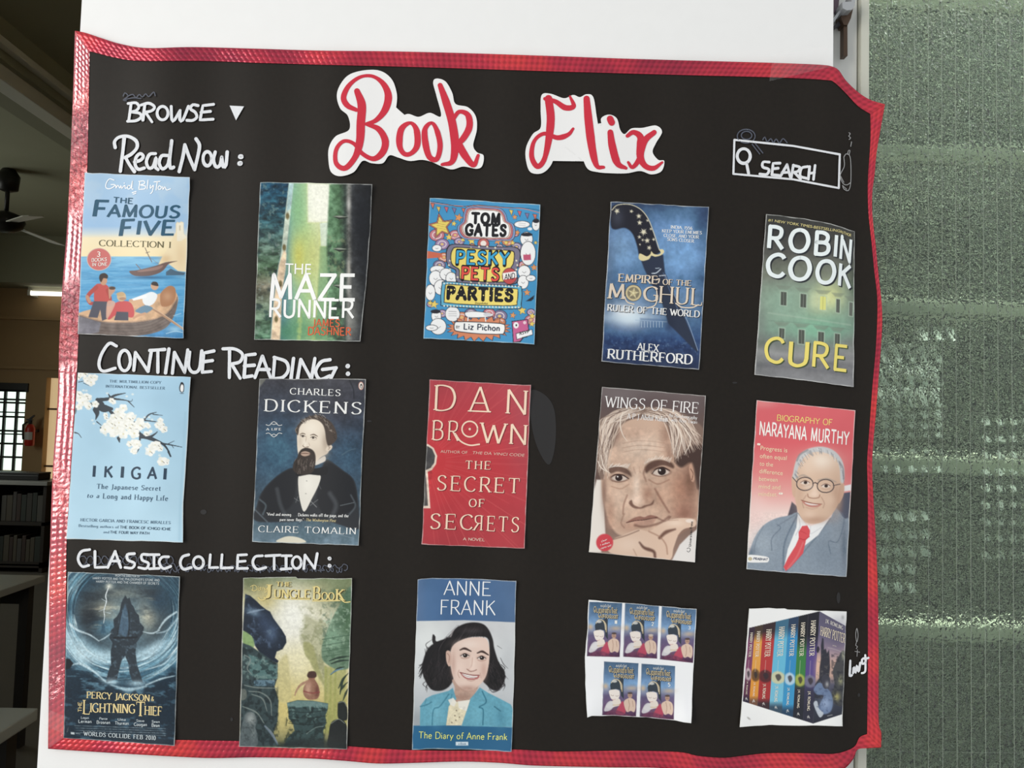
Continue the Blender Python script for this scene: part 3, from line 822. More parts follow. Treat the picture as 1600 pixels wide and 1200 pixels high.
A_ = (0, 0, 400, 1600); C8 = (100, 500, 600, 1500); C5 = (1100, 0, 1600, 1579); C35 = (1145, 940, 1370, 1317)
writing('browse_writing', A_, 18, ['/820,645 805,752', '800,647 850,643 868,668 850,692 818,700', '818,700 872,708 882,732 850,754 797,758',
    '/905,655 893,750', '880,657 930,645 966,668 948,692 905,702', '/908,700 950,762', ell(1016, 707, 34, 42, 0, 360), '1070,665 1074,748 1090,750 1126,690', '1126,690 1124,748 1142,750 1178,665',
    '1238,660 1205,655 1190,680 1220,702 1230,732 1205,752 1168,752', '/1335,652 1268,660 1250,750 1332,745', '/1256,702 1315,696'], m_chalk)
sh = Shape2D(); sh.add(pts('1435,660 1525,665 1475,752'), [(0, 1, 2)])
lay('dropdown_triangle', sh, m_chalk, poster, .0011, crop(*A_)[0])
writing('read_now_writing', A_, 21, ['720,922 716,885 745,857 800,852 850,880 856,922 822,962 780,985', '776,865 766,960 752,1070', '785,985 810,1030 840,1072',
    '842,1012 880,1000 896,975 875,960 850,985 845,1030 865,1058 902,1050', '972,960 935,965 915,1010 930,1050 958,1040 976,985 970,1040 988,1060', '1050,972 1010,975 995,1020 1015,1055 1045,1035 1060,980 1073,880',
    '1073,880 1060,1000 1065,1050 1085,1045', '1120,1072 1143,980 1155,905', '1155,905 1182,980 1216,1060', '1216,1060 1240,960 1246,905 1225,868', ell(1296, 992, 27, 44),
    '1345,950 1335,1000 1350,1042 1375,1032 1386,982', '1386,982 1395,1042 1412,1030 1420,950', ell(1505, 979, 7, 5), ell(1500, 1021, 6, 5)], m_chalk)
writing('continue_reading_writing', C8, 15.5, ['246,122 212,110 176,160 164,212 184,240 240,226', ell(284, 190, 27, 48), '/327,236 335,152', '/335,152 394,240', '/394,240 410,142', '/402,143 472,138', '/440,142 440,245',
    '/492,136 476,248', '/508,250 518,152', '/518,152 566,246', '/566,246 580,140', '590,150 584,215 604,245 634,230 646,145', '/703,145 655,155 648,245', '/648,245 692,241', '/652,196 696,190',
    '745,135 800,136 836,160 825,195 785,206', '/776,145 775,270', '/785,206 826,273', '/896,160 852,165 844,268', '/844,268 882,262', '/846,215 892,212', '/895,270 930,170', '/930,170 970,276', '/908,232 962,232',
    '/988,175 980,275', '985,175 1040,195 1051,235 1026,268 980,276', '/1076,180 1064,276', '/1094,278 1110,185', '/1110,185 1160,276', '/1160,276 1176,180',
    '1247,186 1206,196 1180,240 1200,278 1246,262', '/1250,275 1275,224', '/1212,232 1276,224', ell(1330, 216, 3, 3), ell(1331, 252, 3, 3)], m_chalk)
writing('classic_collection_writing', C8, 12.5, ['121,1076 82,1085 66,1120 85,1155 116,1150', '/145,1085 145,1160 206,1158', '/205,1160 240,1085', '/240,1085 266,1160', '/220,1130 260,1130', '330,1095 297,1100 300,1125 331,1140 320,1162 285,1160',
    '396,1100 366,1100 366,1125 396,1140 385,1165 350,1160', '/422,1100 422,1165', '/400,1100 446,1100', '/400,1166 446,1164', '490,1110 460,1112 446,1136 465,1165 500,1155', '585,1100 556,1110 545,1140 560,1168 596,1160', ell(630, 1137, 24, 28),
    '/686,1100 681,1161 721,1160', '/741,1100 736,1163 790,1161', '/856,1100 815,1102 812,1165', '/812,1165 860,1164', '/813,1133 850,1130', '930,1105 896,1110 885,1140 905,1168 946,1160', '/945,1106 1015,1102', '/985,1105 985,1168',
    '/1041,1105 1041,1165', '/1020,1105 1066,1105', '/1018,1168 1066,1165', ell(1091, 1137, 21, 28), '/1124,1165 1130,1102', '/1130,1102 1175,1165', '/1175,1165 1187,1095', ell(1245, 1118, 3, 3), ell(1245, 1152, 3, 3)], m_chalk)
writing('search_box_outline', C5, 10, ['/150,690 440,720 670,762', '/670,762 665,928', '/665,928 440,885 145,858', '/145,858 150,690'], m_chalk)
writing('magnifier_drawing', C5, 15, [ell(196, 770, 32, 36), '/210,806 220,856'], m_chalk)
writing('search_writing', C5, 13, ['322,800 292,800 290,824 320,836 310,860 275,858', '/375,805 341,806 335,862', '/335,862 370,866', '/338,833 366,830', '/376,872 410,812', '/410,812 426,875', '/385,852 420,850', '/441,815 430,880', '440,816 474,826 462,846 440,850', '/445,850 476,882', '512,822 482,830 475,868 506,880', '/521,822 515,885', '/548,816 540,886', '/518,856 545,852'], m_chalk)
writing('bell_drawing', C5, 4, ['690,775 700,760 716,764 724,800 724,900 712,940 690,932 684,915', '690,775 692,820 672,866 686,905 706,912 724,900', '/672,866 690,900', '708,762 712,745 720,742 716,765', '/686,918 704,934', '715,655 722,660 714,672 724,680 716,688', '/728,700 724,722'], m_thin)
writing('rubbed_out_writing', C5, 6, [ell(208, 672, 44, 34), ell(210, 668, 26, 20), '/250,705 290,755', '/238,712 275,760', '290,690 300,676 312,700 330,684 342,704 356,686 372,706 390,684 410,704'], m_ghost)
writing('rubbed_out_writing', A_, 7, ['770,600 780,580 800,600 770,625 790,630', '800,600 830,590 850,610 870,590 890,606 910,586 930,604 960,575 970,598', '780,622 830,612 880,616'], m_ghost)
sq = []
for x in range(90, 520, 34): sq.append([(x + RNG.uniform(-4, 4) + 16 * math.cos(t), 1124 + 22 * math.sin(t) + t) for t in np.linspace(0, 6, 12)])
for x in range(450, 1310, 40): sq.append([(x + RNG.uniform(-3, 3) + 4 * t + RNG.uniform(6, 16) * math.cos(t), 1164 + RNG.uniform(6, 24) * math.sin(t)) for t in np.linspace(0, 9, 12)])
writing('rubbed_out_writing', C8, 4.5, sq, m_ghost, .0008)
writing('side_note_writing', C35, 20, ['1075,540 1072,610 1070,680 1090,672', '1100,655 1108,600 1122,652 1135,585 1150,640 1166,560', '1202,518 1182,530 1186,570 1214,552 1211,490', '1214,552 1210,640 1180,654', '/1208,525 1240,515'], m_chalk)
writing('side_note_writing', C35, 6, ['1135,245 1124,300 1134,370 1146,310 1135,245', '1132,370 1124,400 1140,410 1130,430', '/1118,455 1160,462', '/1140,440 1136,500'], m_thin)
# dull glue smears and specks on the paper
m_smear = mat('glue_smear', (40, 38, 38), .4, spec=.4)
def smear(p):
    sh = Shape2D(); sh.add(p, [tuple(range(len(p)))]); lay('glue_smear', sh, m_smear, poster, .0003)
smear(catmull(pts('828,612 850,616 866,640 868,690 858,726 840,700 830,660 828,612'), 6)[:-1])
for x, y, rx, ry in ((318, 800, 5, 4), (577, 658, 4, 1.5), (1310, 934, 3, 9), (1302, 1092, 2, 3), (362, 1124, 2, 3), (1342, 1086, 2, 3), (728, 424, 3, 2), (1148, 598, 4, 1.5), (455, 1180, 0, 0)):
    if rx: smear(ell(x, y, rx, ry, n=10)[:-1])

# ------------------------------------------------------------------ cut-out title words
K4 = (500, 80, 1060, 1600)
m_card = mat('white_card', (240, 239, 238), .5, spec=.3)
m_red = mat('red_brush_ink', (205, 42, 62), .45, spec=.4)
def cutout(name, label, outline, strokes):
    f, s = crop(*K4)
    o = catmull(pts(outline + ' ' + outline.split()[0]), 8)[:-1]
    px = f(o)
    root = tag(empty(name, tuple(S(px[:, 0].mean(), px[:, 1].mean(), .0012))), label, 'cut-out lettering')
    bm = bmesh.new(); vs = [bm.verts.new((a, b, 0)) for a, b in px]; bm.faces.new(vs)
    bmesh.ops.triangulate(bm, faces=bm.faces[:])
    bm.verts.index_update()
    sh = Shape2D(); sh.add([(v.co.x, v.co.y) for v in bm.verts], [tuple(v.index for v in q.verts) for q in bm.faces]); bm.free()
    card = lay('card', sh, m_card, root, .0016, cut=7)
    # edge of the card
    n = len(px); a = S(px[:, 0], px[:, 1], .0016); b_ = S(px[:, 0], px[:, 1], .0003)
    mesh_obj('card_edge', np.concatenate([a, b_]), [(i, (i + 1) % n, n + (i + 1) % n, n + i) for i in range(n)], m_card, root)
    for st, w in strokes:
        p = catmull(pts(st), 7)
        if not np.isscalar(w): w = np.interp(np.linspace(0, 1, len(p)), np.linspace(0, 1, len(w)), w)
        sh = Shape2D(); sh.add(*ribbon(p, w)); lay('brush_stroke', sh, m_red, root, .0018 + .00002 * len(root.children), f, 8)
cutout('paper_title_word', 'white cut-out card with the red brush-lettered word starting with B', '75,200 90,150 130,105 200,85 270,88 320,125 342,185 342,235 332,280 318,312 350,300 392,280 440,293 490,275 540,290 520,200 505,140 520,122 560,135 590,185 605,235 660,250 695,290 700,350 684,420 702,452 730,465 725,510 700,525 640,515 590,528 545,515 500,495 455,485 400,490 350,475 310,465 280,500 230,500 190,490 150,540 90,558 50,540 38,490 40,430 70,380 130,350 125,290 90,255',
    [('162,262 122,242 105,205 130,152 180,115 235,112 282,145 305,200 290,262 250,308 205,325', [18, 26, 24, 18, 14, 16, 26, 34, 32, 22, 14]),
     ('165,178 186,240 182,320 178,400 158,470 112,522 72,500 72,440 105,402 150,412 190,458 240,480 280,450 291,400 262,348 205,325', [26, 38, 38, 38, 34, 26, 24, 20, 18, 16, 18, 20, 30, 32, 26, 14]),
     ('402,320 362,350 355,420 376,458 408,455 434,418 430,350 402,320', [14, 28, 30, 22, 20, 28, 28, 14]), ('497,320 468,350 472,420 490,474 522,480 536,420 520,350 497,320', [14, 26, 30, 26, 22, 24, 24, 14]),
     ('536,152 562,225 590,320 602,420 590,492 545,506', [22, 34, 36, 38, 32, 14]), ('596,300 622,270 660,285 666,340 632,398 600,412', [18, 18, 28, 30, 28, 22]), ('615,410 650,470 686,508 706,465', [34, 34, 24, 14])])
cutout('paper_title_word', 'white cut-out card with the red brush-lettered word starting with F', '990,195 1030,190 1090,210 1130,195 1160,205 1190,192 1220,205 1235,290 1245,340 1260,340 1255,300 1290,283 1325,300 1340,350 1360,370 1390,345 1440,342 1500,332 1527,360 1500,410 1485,450 1510,485 1537,490 1525,535 1480,550 1430,535 1370,545 1300,545 1240,540 1195,525 1170,470 1155,420 1140,405 1090,425 1060,440 1030,510 990,545 940,540 920,490 920,430 950,370 985,340 985,260',
    [('1020,212 1030,300 1020,400 1000,485 970,514 945,470 956,402 1000,368 1060,386 1108,372 1130,346', [34, 36, 36, 30, 22, 24, 22, 16, 18, 24, 12]), ('1004,212 1050,224 1095,252 1132,245 1116,202', [16, 20, 26, 22, 10]),
     ('1190,212 1200,320 1216,440 1236,512 1266,518', [28, 36, 38, 32, 14]), ('1296,362 1305,425 1328,500 1366,522', [26, 34, 34, 14]), ('1295,302 1302,318', [30, 30]),
     ('1372,378 1400,362 1432,388 1430,470 1452,512 1490,522 1528,496', [16, 24, 38, 34, 26, 22, 10]), ('1492,362 1450,400 1425,480 1395,518 1376,496', [22, 28, 26, 20, 12])])

# clear sticky tape holding the chart
mtp = bpy.data.materials.new('clear_sticky_tape'); mtp.use_nodes = True
pb = mtp.node_tree.nodes['Principled BSDF']; pb.inputs['Base Color'].default_value = (.92, .92, .9, 1); pb.inputs['Roughness'].default_value = .12
pb.inputs['Alpha'].default_value = .05; pb.inputs['Specular IOR Level'].default_value = 1.0
noisy(mtp, 120, 0, .6, bump_dist=.002)
def sticky(label, quad):
    q = np.array(quad, float); G = coons(q[:2], q[1:3], q[[3, 2]], q[[0, 3]], 24, 14)
    P = S(G[..., 0], G[..., 1], .0016 + .0006 * np.sin(G[..., 0] * .35 + G[..., 1] * .2))
    tag(big_mesh('clear_tape', P.reshape(-1, 3), grid_quads(14, 24), mtp), label, 'sticky tape')
sticky('crinkled clear sticky tape over the top red border near the window', [(1208, 84), (1300, 72), (1300, 104), (1202, 127)])
sticky('clear sticky tape at the bottom left corner of the black chart', [(70, 1106), (108, 1122), (106, 1150), (66, 1132)])
# ================================================================== printed covers pasted on the chart
m_print = bpy.data.materials.new('printed_paper'); m_print.use_nodes = True
nt = m_print.node_tree; pb = nt.nodes['Principled BSDF']
at_ = nt.nodes.new('ShaderNodeAttribute'); at_.attribute_name = 'print'
nt.links.new(at_.outputs['Color'], pb.inputs['Base Color'])
pb.inputs['Roughness'].default_value = .42; pb.inputs['Specular IOR Level'].default_value = .32
m_cutedge = mat('white_paper_edge', (225, 225, 222), .7, spec=.2)
INK = {}
def ink(c, rough=.45):
    c = tuple(int(v) for v in c)
    if c not in INK: INK[c] = mat('ink_%02x%02x%02x' % c, c, rough, spec=.3)
    return INK[c]

def vnoise(X, Y, scale, seed=0, octaves=4, sx=1.0, sy=1.0):
    r = np.random.default_rng(seed); out = np.zeros_like(X); amp = 1.0; tot = 0
    for o in range(octaves):
        T = r.random((64, 64)); s = scale / 2 ** o
        x = X / (s * sx) + 7.3 * o; y = Y / (s * sy) + 3.1 * o
        xi = np.floor(x).astype(int); yi = np.floor(y).astype(int); fx_ = x - xi; fy = y - yi
        fx_ = fx_ * fx_ * (3 - 2 * fx_); fy = fy * fy * (3 - 2 * fy)
        g = lambda a, b: T[a % 64, b % 64]
        out += amp * ((g(xi, yi) * (1 - fx_) + g(xi + 1, yi) * fx_) * (1 - fy) + (g(xi, yi + 1) * (1 - fx_) + g(xi + 1, yi + 1) * fx_) * fy)
        tot += amp; amp *= .55
    return out / tot

class Cover:
    def __init__(s, cr, tl, tr, br, bl, top=None, right=None, bottom=None, left=None, dens=1.2, curl=(.0014, .0018, .0016, .0012)):
        s.cr = cr; s.to_px, s.s = crop(*cr)
        s.q = [np.array(p, float) for p in (tl, tr, br, bl)]
        wpx = np.linalg.norm(s.q[1] - s.q[0]) * s.s; hpx = np.linalg.norm(s.q[3] - s.q[0]) * s.s
        s.n, s.m = int(wpx * dens), int(hpx * dens)
        E = lambda a, mid, b: [a] + (mid or []) + [b]
        G = coons(E(tl, top, tr), E(tr, right, br), E(bl, bottom, br), E(tl, left, bl), s.n, s.m)
        # the scissors wander a little
        s.X, s.Y = G[..., 0].copy(), G[..., 1].copy()
        u = np.linspace(0, 1, s.n + 1); v = np.linspace(0, 1, s.m + 1)
        wob = lambda k, t: .9 / s.s * .5 * np.interp(t, np.linspace(0, 1, 15), np.random.default_rng(k).uniform(-1, 1, 15))
        sd = int(tl[0] * 7 + br[0])
        edge = lambda t: np.clip(1 - t / .06, 0, 1)
        s.Y += edge(v)[:, None] * wob(sd, u)[None] + edge(1 - v)[:, None] * wob(sd + 1, u)[None]
        s.X += edge(u)[None] * wob(sd + 2, v)[:, None] + edge(1 - u)[None] * wob(sd + 3, v)[:, None]
        s.c = np.zeros(s.X.shape + (3,)); s.id = np.zeros(s.X.shape, int); s.parts = ['']; s.cur = 0
        s.texts = {}
        up = (s.q[0] - s.q[3]); s.up = up / np.linalg.norm(up)
        s.curl = curl
        s.seed = sd
    # ---- printing
    def part(s, name=None):
        if name is None: s.cur = 0
        else:
            if name not in s.parts: s.parts.append(name)
            s.cur = s.parts.index(name)
    def _put(s, a, c, sl=None):
        X = s.c if sl is None else s.c[sl]
        c = np.asarray(c, float)
        X += a[..., None] * (c - X)
        I = s.id if sl is None else s.id[sl]
        I[a > .5] = s.cur
    def _sl(s, x0, y0, x1, y1):
        k = (s.X >= x0) & (s.X <= x1) & (s.Y >= y0) & (s.Y <= y1)
        r = np.where(k.any(1))[0]; c = np.where(k.any(0))[0]
        if len(r) == 0 or len(c) == 0: return None
        return (slice(r[0], r[-1] + 1), slice(c[0], c[-1] + 1))
    def fill(s, c): s._put(np.ones_like(s.X), c)
    def grad(s, stops, axis='y', mask=None, a=1.0):
        """stops: list of (coordinate, colour)"""
        t = s.Y if axis == 'y' else s.X
        k = [p for p, _ in stops]
        c = np.stack([np.interp(t, k, [q[i] for _, q in stops]) for i in range(3)], -1)
        m = np.full_like(s.X, a) if mask is None else mask * a
        s.c += m[..., None] * (c - s.c); s.id[m > .5] = s.cur
    def mask_poly(s, p, soft=3, smooth=False, sl=None):
        p = np.asarray(pts(p) if isinstance(p, str) else p, float)
        if smooth: p = catmull(np.concatenate([p, p[:1]]), 14)[:-1]
        X, Y = (s.X, s.Y) if sl is None else (s.X[sl], s.Y[sl])
        inside = np.zeros(X.shape, bool); dist = np.full(X.shape, 1e9)
        for (x0, y0), (x1, y1) in zip(p, np.roll(p, -1, axis=0)):
            cond = (y0 > Y) != (y1 > Y)
            with np.errstate(divide='ignore', invalid='ignore'):
                xi = (x1 - x0) * (Y - y0) / (y1 - y0 if y1 != y0 else 1e-9) + x0
            inside ^= cond & (X < xi)
            dx, dy = x1 - x0, y1 - y0; L = dx * dx + dy * dy + 1e-9
            t = np.clip(((X - x0) * dx + (Y - y0) * dy) / L, 0, 1)
            dist = np.minimum(dist, (X - x0 - t * dx) ** 2 + (Y - y0 - t * dy) ** 2)
        d = np.sqrt(dist); d[inside] *= -1
        return np.clip(.5 - d / soft, 0, 1)
    def poly(s, p, c, a=1.0, soft=3, smooth=False):
        p = np.asarray(pts(p) if isinstance(p, str) else p, float)
        g = soft + 25
        sl = s._sl(p[:, 0].min() - g, p[:, 1].min() - g, p[:, 0].max() + g, p[:, 1].max() + g)
        if sl is None: return
        s._put(a * s.mask_poly(p, soft, smooth, sl), c, sl)
    def blob(s, p, c, a=1.0, soft=4): s.poly(p, c, a, soft, True)
    def ell(s, cx, cy, rx, ry, c, a=1.0, soft=3, rot=0):
        g = max(rx, ry) + soft + 4
        sl = s._sl(cx - g, cy - g, cx + g, cy + g)
        if sl is None: return
        X, Y = s.X[sl] - cx, s.Y[sl] - cy; t = math.radians(rot)
        x, y = X * math.cos(t) + Y * math.sin(t), -X * math.sin(t) + Y * math.cos(t)
        d = (np.sqrt((x / rx) ** 2 + (y / ry) ** 2) - 1) * min(rx, ry)
        s._put(a * np.clip(.5 - d / soft, 0, 1), c, sl)
    def glow(s, cx, cy, rx, ry, c, a=1.0, rot=0):
        g = 2.6 * max(rx, ry)
        sl = s._sl(cx - g, cy - g, cx + g, cy + g)
        if sl is None: return
        X, Y = s.X[sl] - cx, s.Y[sl] - cy; t = math.radians(rot)
        x, y = X * math.cos(t) + Y * math.sin(t), -X * math.sin(t) + Y * math.cos(t)
        m = a * np.exp(-((x / rx) ** 2 + (y / ry) ** 2))
        X_ = s.c[sl]; X_ += m[..., None] * (np.asarray(c, float) - X_)
    def line(s, p, w, c, a=1.0, soft=2.5, smooth=True):
        p = np.asarray(pts(p) if isinstance(p, str) else p, float)
        q = catmull(p, 10) if smooth and len(p) > 2 else p
        ws = np.full(len(q), w, float) if np.isscalar(w) else np.interp(np.linspace(0, 1, len(q)), np.linspace(0, 1, len(w)), w)
        g = ws.max() + soft + 6
        sl = s._sl(q[:, 0].min() - g, q[:, 1].min() - g, q[:, 0].max() + g, q[:, 1].max() + g)
        if sl is None: return
        X, Y = s.X[sl], s.Y[sl]; best = np.full(X.shape, 1e9)
        for i in range(len(q) - 1):
            (x0, y0), (x1, y1) = q[i], q[i + 1]; dx, dy = x1 - x0, y1 - y0; L = dx * dx + dy * dy + 1e-9
            t = np.clip(((X - x0) * dx + (Y - y0) * dy) / L, 0, 1)
            d = np.hypot(X - x0 - t * dx, Y - y0 - t * dy) - (ws[i] * (1 - t) + ws[i + 1] * t) / 2
            best = np.minimum(best, d)
        s._put(a * np.clip(.5 - best / soft, 0, 1), c, sl)
    def noise(s, scale, amt, c=None, mask=None, seed=1, sx=1, sy=1, thr=None, octaves=4):
        """amt: brightness swing, or opacity of colour c where the noise is high"""
        n = vnoise(s.X, s.Y, scale, seed, octaves, sx, sy)
        k = np.ones_like(s.X) if mask is None else mask
        if c is None: s.c = np.clip(s.c * (1 + (amt * (n - .5) * 2 * k)[..., None]), 0, 255)
        else:
            t = np.clip((n - (thr or .5)) / .14, 0, 1) * amt * k
            s.c += t[..., None] * (np.asarray(c, float) - s.c)
    # ---- lettering
    def T(s, txt, x0, y0, x1, y1, h, c, part='lettering', font='sans', bold=0.0, shear=0.0, up=None, mirror=False, weight=1.5, contrast=.4, serif=1.0, spacing=1.3, arc=0.0):
        if font == 'sans' and bold > 0 and all(ch in GL for ch in txt):
            v, f = skel_mesh(txt, 1.25 + 13 * bold, .88, 0, 1.0 + 12 * bold, square=bold < .06)
        elif font == 'sans': v, f = sans_mesh(txt); v = v / cap_height()
        else: v, f = skel_mesh(txt, weight, contrast, serif if font == 'serif' else 0, spacing)
        if len(v) == 0: return
        v = v.copy(); a, b = v[:, 0].min(), v[:, 0].max()
        t = (v[:, 0] - a) / (b - a)
        if mirror: t = 1 - t
        U = s.up if up is None else np.asarray(up, float) / np.linalg.norm(up)
        p0, p1 = np.array([x0, y0], float), np.array([x1, y1], float)
        d = (p1 - p0) / np.linalg.norm(p1 - p0)
        yy = v[:, 1] * h
        Q = p0 + t[:, None] * (p1 - p0) + yy[:, None] * U + (shear * yy)[:, None] * d
        if arc: Q = Q - U * (arc * (1 - (2 * t - 1) ** 2))[:, None] * -1
        s.texts.setdefault(part, []).append((Q, f, tuple(int(k) for k in c)))
    def strokes(s, part, lst, w, c):
        """pen-drawn marks as raised ink of their own"""
        sh = Shape2D()
        for st in lst:
            st_ = pts(st.lstrip('/')) if isinstance(st, str) else st
            p = (resample if isinstance(st, str) and st[0] == '/' else catmull)(st_, 2.5 / s.s)
            ww = w if np.isscalar(w) else np.interp(np.linspace(0, 1, len(p)), np.linspace(0, 1, len(w)), w)
            sh.add(*ribbon(p, ww))
        s.texts.setdefault(part, []).append((sh.v, sh.f, tuple(c)))
    # ---- paper
    def lift(s, P):
        """cut corners stand a little off the chart (P in pixels)"""
        o = np.zeros(P.shape[:-1])
        for k, q in zip(s.curl, s.q):
            c = s.to_px(q); d2 = ((P - c) ** 2).sum(-1)
            o = o + k * np.exp(-d2 / 30.0 ** 2)
        return o
    def build(s, name, label, cat='book cover', group=None, edge=.65, base=.0011, gam=.82, sat=.84):
        # ragged white rim left by the scissors
        if edge:
            i = np.arange(s.m + 1)[:, None]; j = np.arange(s.n + 1)[None]
            d = np.minimum(np.minimum(i, s.m - i), np.minimum(j, s.n - j)).astype(float)
            nz_ = vnoise(s.X, s.Y, 60, s.seed, 3)
            a = edge * np.clip(1.5 + 2.2 * (nz_ - .5) - d, 0, 1)
            s.c += a[..., None] * (np.array([214, 214, 208.]) - s.c)
        g = s.c.mean(-1, keepdims=True); s.c = g + (s.c - g) * sat
        wt = np.clip((s.c - 18) / 70, 0, 1); s.c = s.c + wt * (255 * (np.clip(s.c, 0, 255) / 255) ** gam - s.c)
        px = s.to_px(np.stack([s.X, s.Y], -1))
        off = base + s.lift(px)
        P = S(px[..., 0], px[..., 1], off)
        root = empty(name, tuple(S(*s.to_px((s.q[0] + s.q[2]) / 2), base)))
        tag(root, label, cat, group)
        V = P.reshape(-1, 3); Ccol = lin(np.clip(s.c.reshape(-1, 3), 0, 255)); Q = grid_quads(s.m, s.n)
        fid = s.id[:-1, :-1].ravel(); made = {}
        for k, pn in enumerate(s.parts):
            sel = Q[fid == k]
            if len(sel) == 0: continue
            used = np.unique(sel); mp_ = np.zeros(len(V), int); mp_[used] = np.arange(len(used))
            made[pn] = big_mesh('printed_sheet' if k == 0 else pn.split('#')[0], V[used], mp_[sel], m_print, root, col=Ccol[used])
        # cut edge of the paper
        ring = np.concatenate([np.stack([P[0, :-1]], 0)[0], P[:-1, -1], P[-1, :0:-1], P[:0:-1, 0]])
        d = ring - EYE; d /= np.linalg.norm(d, axis=1)[:, None]
        backr = ring + np.array([0, .00045, 0])
        n = len(ring)
        mesh_obj('cut_edge', np.concatenate([ring, backr]), [(i, (i + 1) % n, n + (i + 1) % n, n + i) for i in range(n)], m_cutedge, root)
        for k, (pn, lst) in enumerate(s.texts.items()):
            cols = []; sh = Shape2D()
            for v, f, c in lst:
                if c not in cols: cols.append(c)
                sh.add(v, f, cols.index(c))
            sh.v = s.to_px(sh.v)
            nm_, _, host = pn.partition('@')
            lay(nm_.split('#')[0], sh, [ink(c) for c in cols], made.get(host, root), base + .00022 + .00003 * k, cut=9.0, lift=s.lift)
        return root
# ------------------------------------------------------------------ top row
def cover_adventure():
    c = Cover((110, 260, 310, 857), (97, 42), (800, 72), (755, 1152), (48, 1122))
    c.grad([(60, (146, 188, 226)), (400, (132, 178, 224)), (450, (190, 206, 210)), (480, (243, 222, 172)), (600, (246, 220, 160)), (606, (104, 180, 226)), (700, (66, 152, 212)), (1000, (56, 142, 206)), (1150, (40, 110, 176))])
    sea = c.mask_poly('0,606 860,606 860,1200 0,1200', 4)
    c.noise(26, .28, (120, 200, 240), sea, 3, sx=4, sy=.5); c.noise(30, .3, (30, 100, 168), sea, 4, sx=4, sy=.5)
    c.noise(140, .10, (250, 240, 215), c.mask_poly('0,40 860,40 860,450 0,420'), 5)
    c.part('headland')
    c.poly('585,665 612,610 655,545 690,470 706,440 706,384 716,370 728,378 742,368 758,376 758,450 776,474 790,470 776,706 720,700 640,640', (240, 214, 162), soft=6)
    c.poly('712,380 756,376 756,448 778,476 740,500 714,500', (238, 228, 200), soft=6)
    c.poly('728,395 738,395 738,430 728,430', (200, 184, 150)); c.glow(640, 620, 40, 30, (214, 172, 116), .8); c.glow(740, 600, 40, 90, (226, 190, 136), .7)
    c.part('sailing_ship')
    c.poly('640,706 672,684 705,700 770,712 760,728 640,730', (60, 84, 108), soft=4)
    c.blob('394,702 450,694 560,668 640,642 716,634 660,652 628,690 590,716 520,734 430,732', (92, 70, 66), soft=4)
    c.blob('450,700 560,676 620,662 590,690 480,706', (148, 104, 92), .8)
    c.line('500,545 520,590 545,640', 5, (96, 78, 70)); c.line('440,655 470,690', 5, (110, 84, 74)); c.line('505,580 530,572', 4, (96, 80, 72)); c.line('520,600 600,660', 3, (120, 110, 100), .7)
    c.glow(520, 744, 120, 10, (24, 70, 120), .8)
    c.part('rowing_boat')
    c.blob('50,985 160,952 300,930 420,895 560,862 640,838 700,838 722,890 700,950 640,1000 520,1036 380,1046 210,1044 60,1018', (214, 160, 112), soft=5)
    c.blob('60,1000 210,1036 400,1042 560,1020 650,976 700,905 716,870 716,930 690,1010 640,1080 540,1120 380,1140 200,1136 52,1118', (96, 82, 76), soft=4)
    for k in range(4): c.line([(60, 1030 + k * 26), (300, 1062 + k * 22), (520, 1050 + k * 20), (680, 960 + k * 26)], 3, (62, 54, 54), .7)
    c.line('60,994 210,1036 400,1042 560,1020 650,976 712,885', 8, (170, 128, 96))
    c.poly('50,1000 130,1022 205,1046 190,1110 120,1126 50,1118', (106, 104, 116), .9, 8)
    c.noise(40, .25, mask=c.mask_poly('50,1000 720,880 700,1150 50,1150', 6), seed=6)
    c.line('500,925 600,985 755,1090', 13, (168, 120, 86)); c.line('506,922 606,980 755,1082', 4, (216, 172, 132))
    c.glow(700, 1090, 50, 22, (150, 206, 236), .7); c.line('640,1120 700,1104 750,1112', 4, (176, 220, 240), .8); c.line('690,1000 740,985', 4, (190, 224, 240), .7)
    c.part('boat_passengers')
    c.blob('165,800 205,785 245,795 262,830 268,905 200,925 160,905', (196, 62, 58), soft=4)
    c.line('172,810 118,868 132,915 165,915', [30, 26, 20], (178, 56, 50)); c.line('112,872 128,905', 22, (190, 124, 90))
    c.line('250,830 268,890 262,915', [26, 22, 16], (172, 54, 48))
    c.poly('156,902 246,905 248,1020 212,1034 200,960 182,1014 120,1010', (66, 66, 78), soft=4)
    c.ell(222, 762, 24, 34, (196, 134, 96)); c.blob('192,750 200,722 230,714 252,732 246,752 222,748 206,776', (52, 40, 36))
    c.blob('300,915 390,905 425,955 415,1012 318,992 262,1026 250,1010', (204, 60, 62), soft=4); c.poly('310,972 388,975 388,1032 292,1030', (62, 62, 74))
    c.ell(342, 872, 30, 32, (206, 166, 116)); c.ell(350, 886, 24, 10, (170, 116, 84)); c.ell(336, 856, 28, 14, (190, 150, 96))
    c.blob('258,808 290,806 300,830 276,860 262,890 256,850', (190, 130, 100)); c.ell(280, 815, 22, 11, (70, 52, 42)); c.blob('246,910 280,900 300,920 262,1000 240,1016', (214, 150, 124), .9)
    c.blob('486,868 540,840 582,862 560,915 520,935 488,915', (226, 232, 236), soft=4); c.line('500,868 460,880 404,896', [26, 20, 12], (236, 238, 240)); c.ell(406, 898, 14, 10, (206, 146, 110))
    c.blob('440,960 500,930 552,950 500,985 440,975', (80, 120, 150)); c.line('500,985 450,1000 425,1015', 16, (200, 140, 100))
    c.ell(564, 800, 26, 28, (202, 146, 108)); c.blob('540,790 552,772 580,776 590,800 570,800', (48, 40, 38))
    c.blob('610,840 660,800 700,815 704,880 670,930 612,936 600,880', (168, 104, 66), soft=6); c.glow(650, 870, 30, 30, (206, 150, 104), .6)
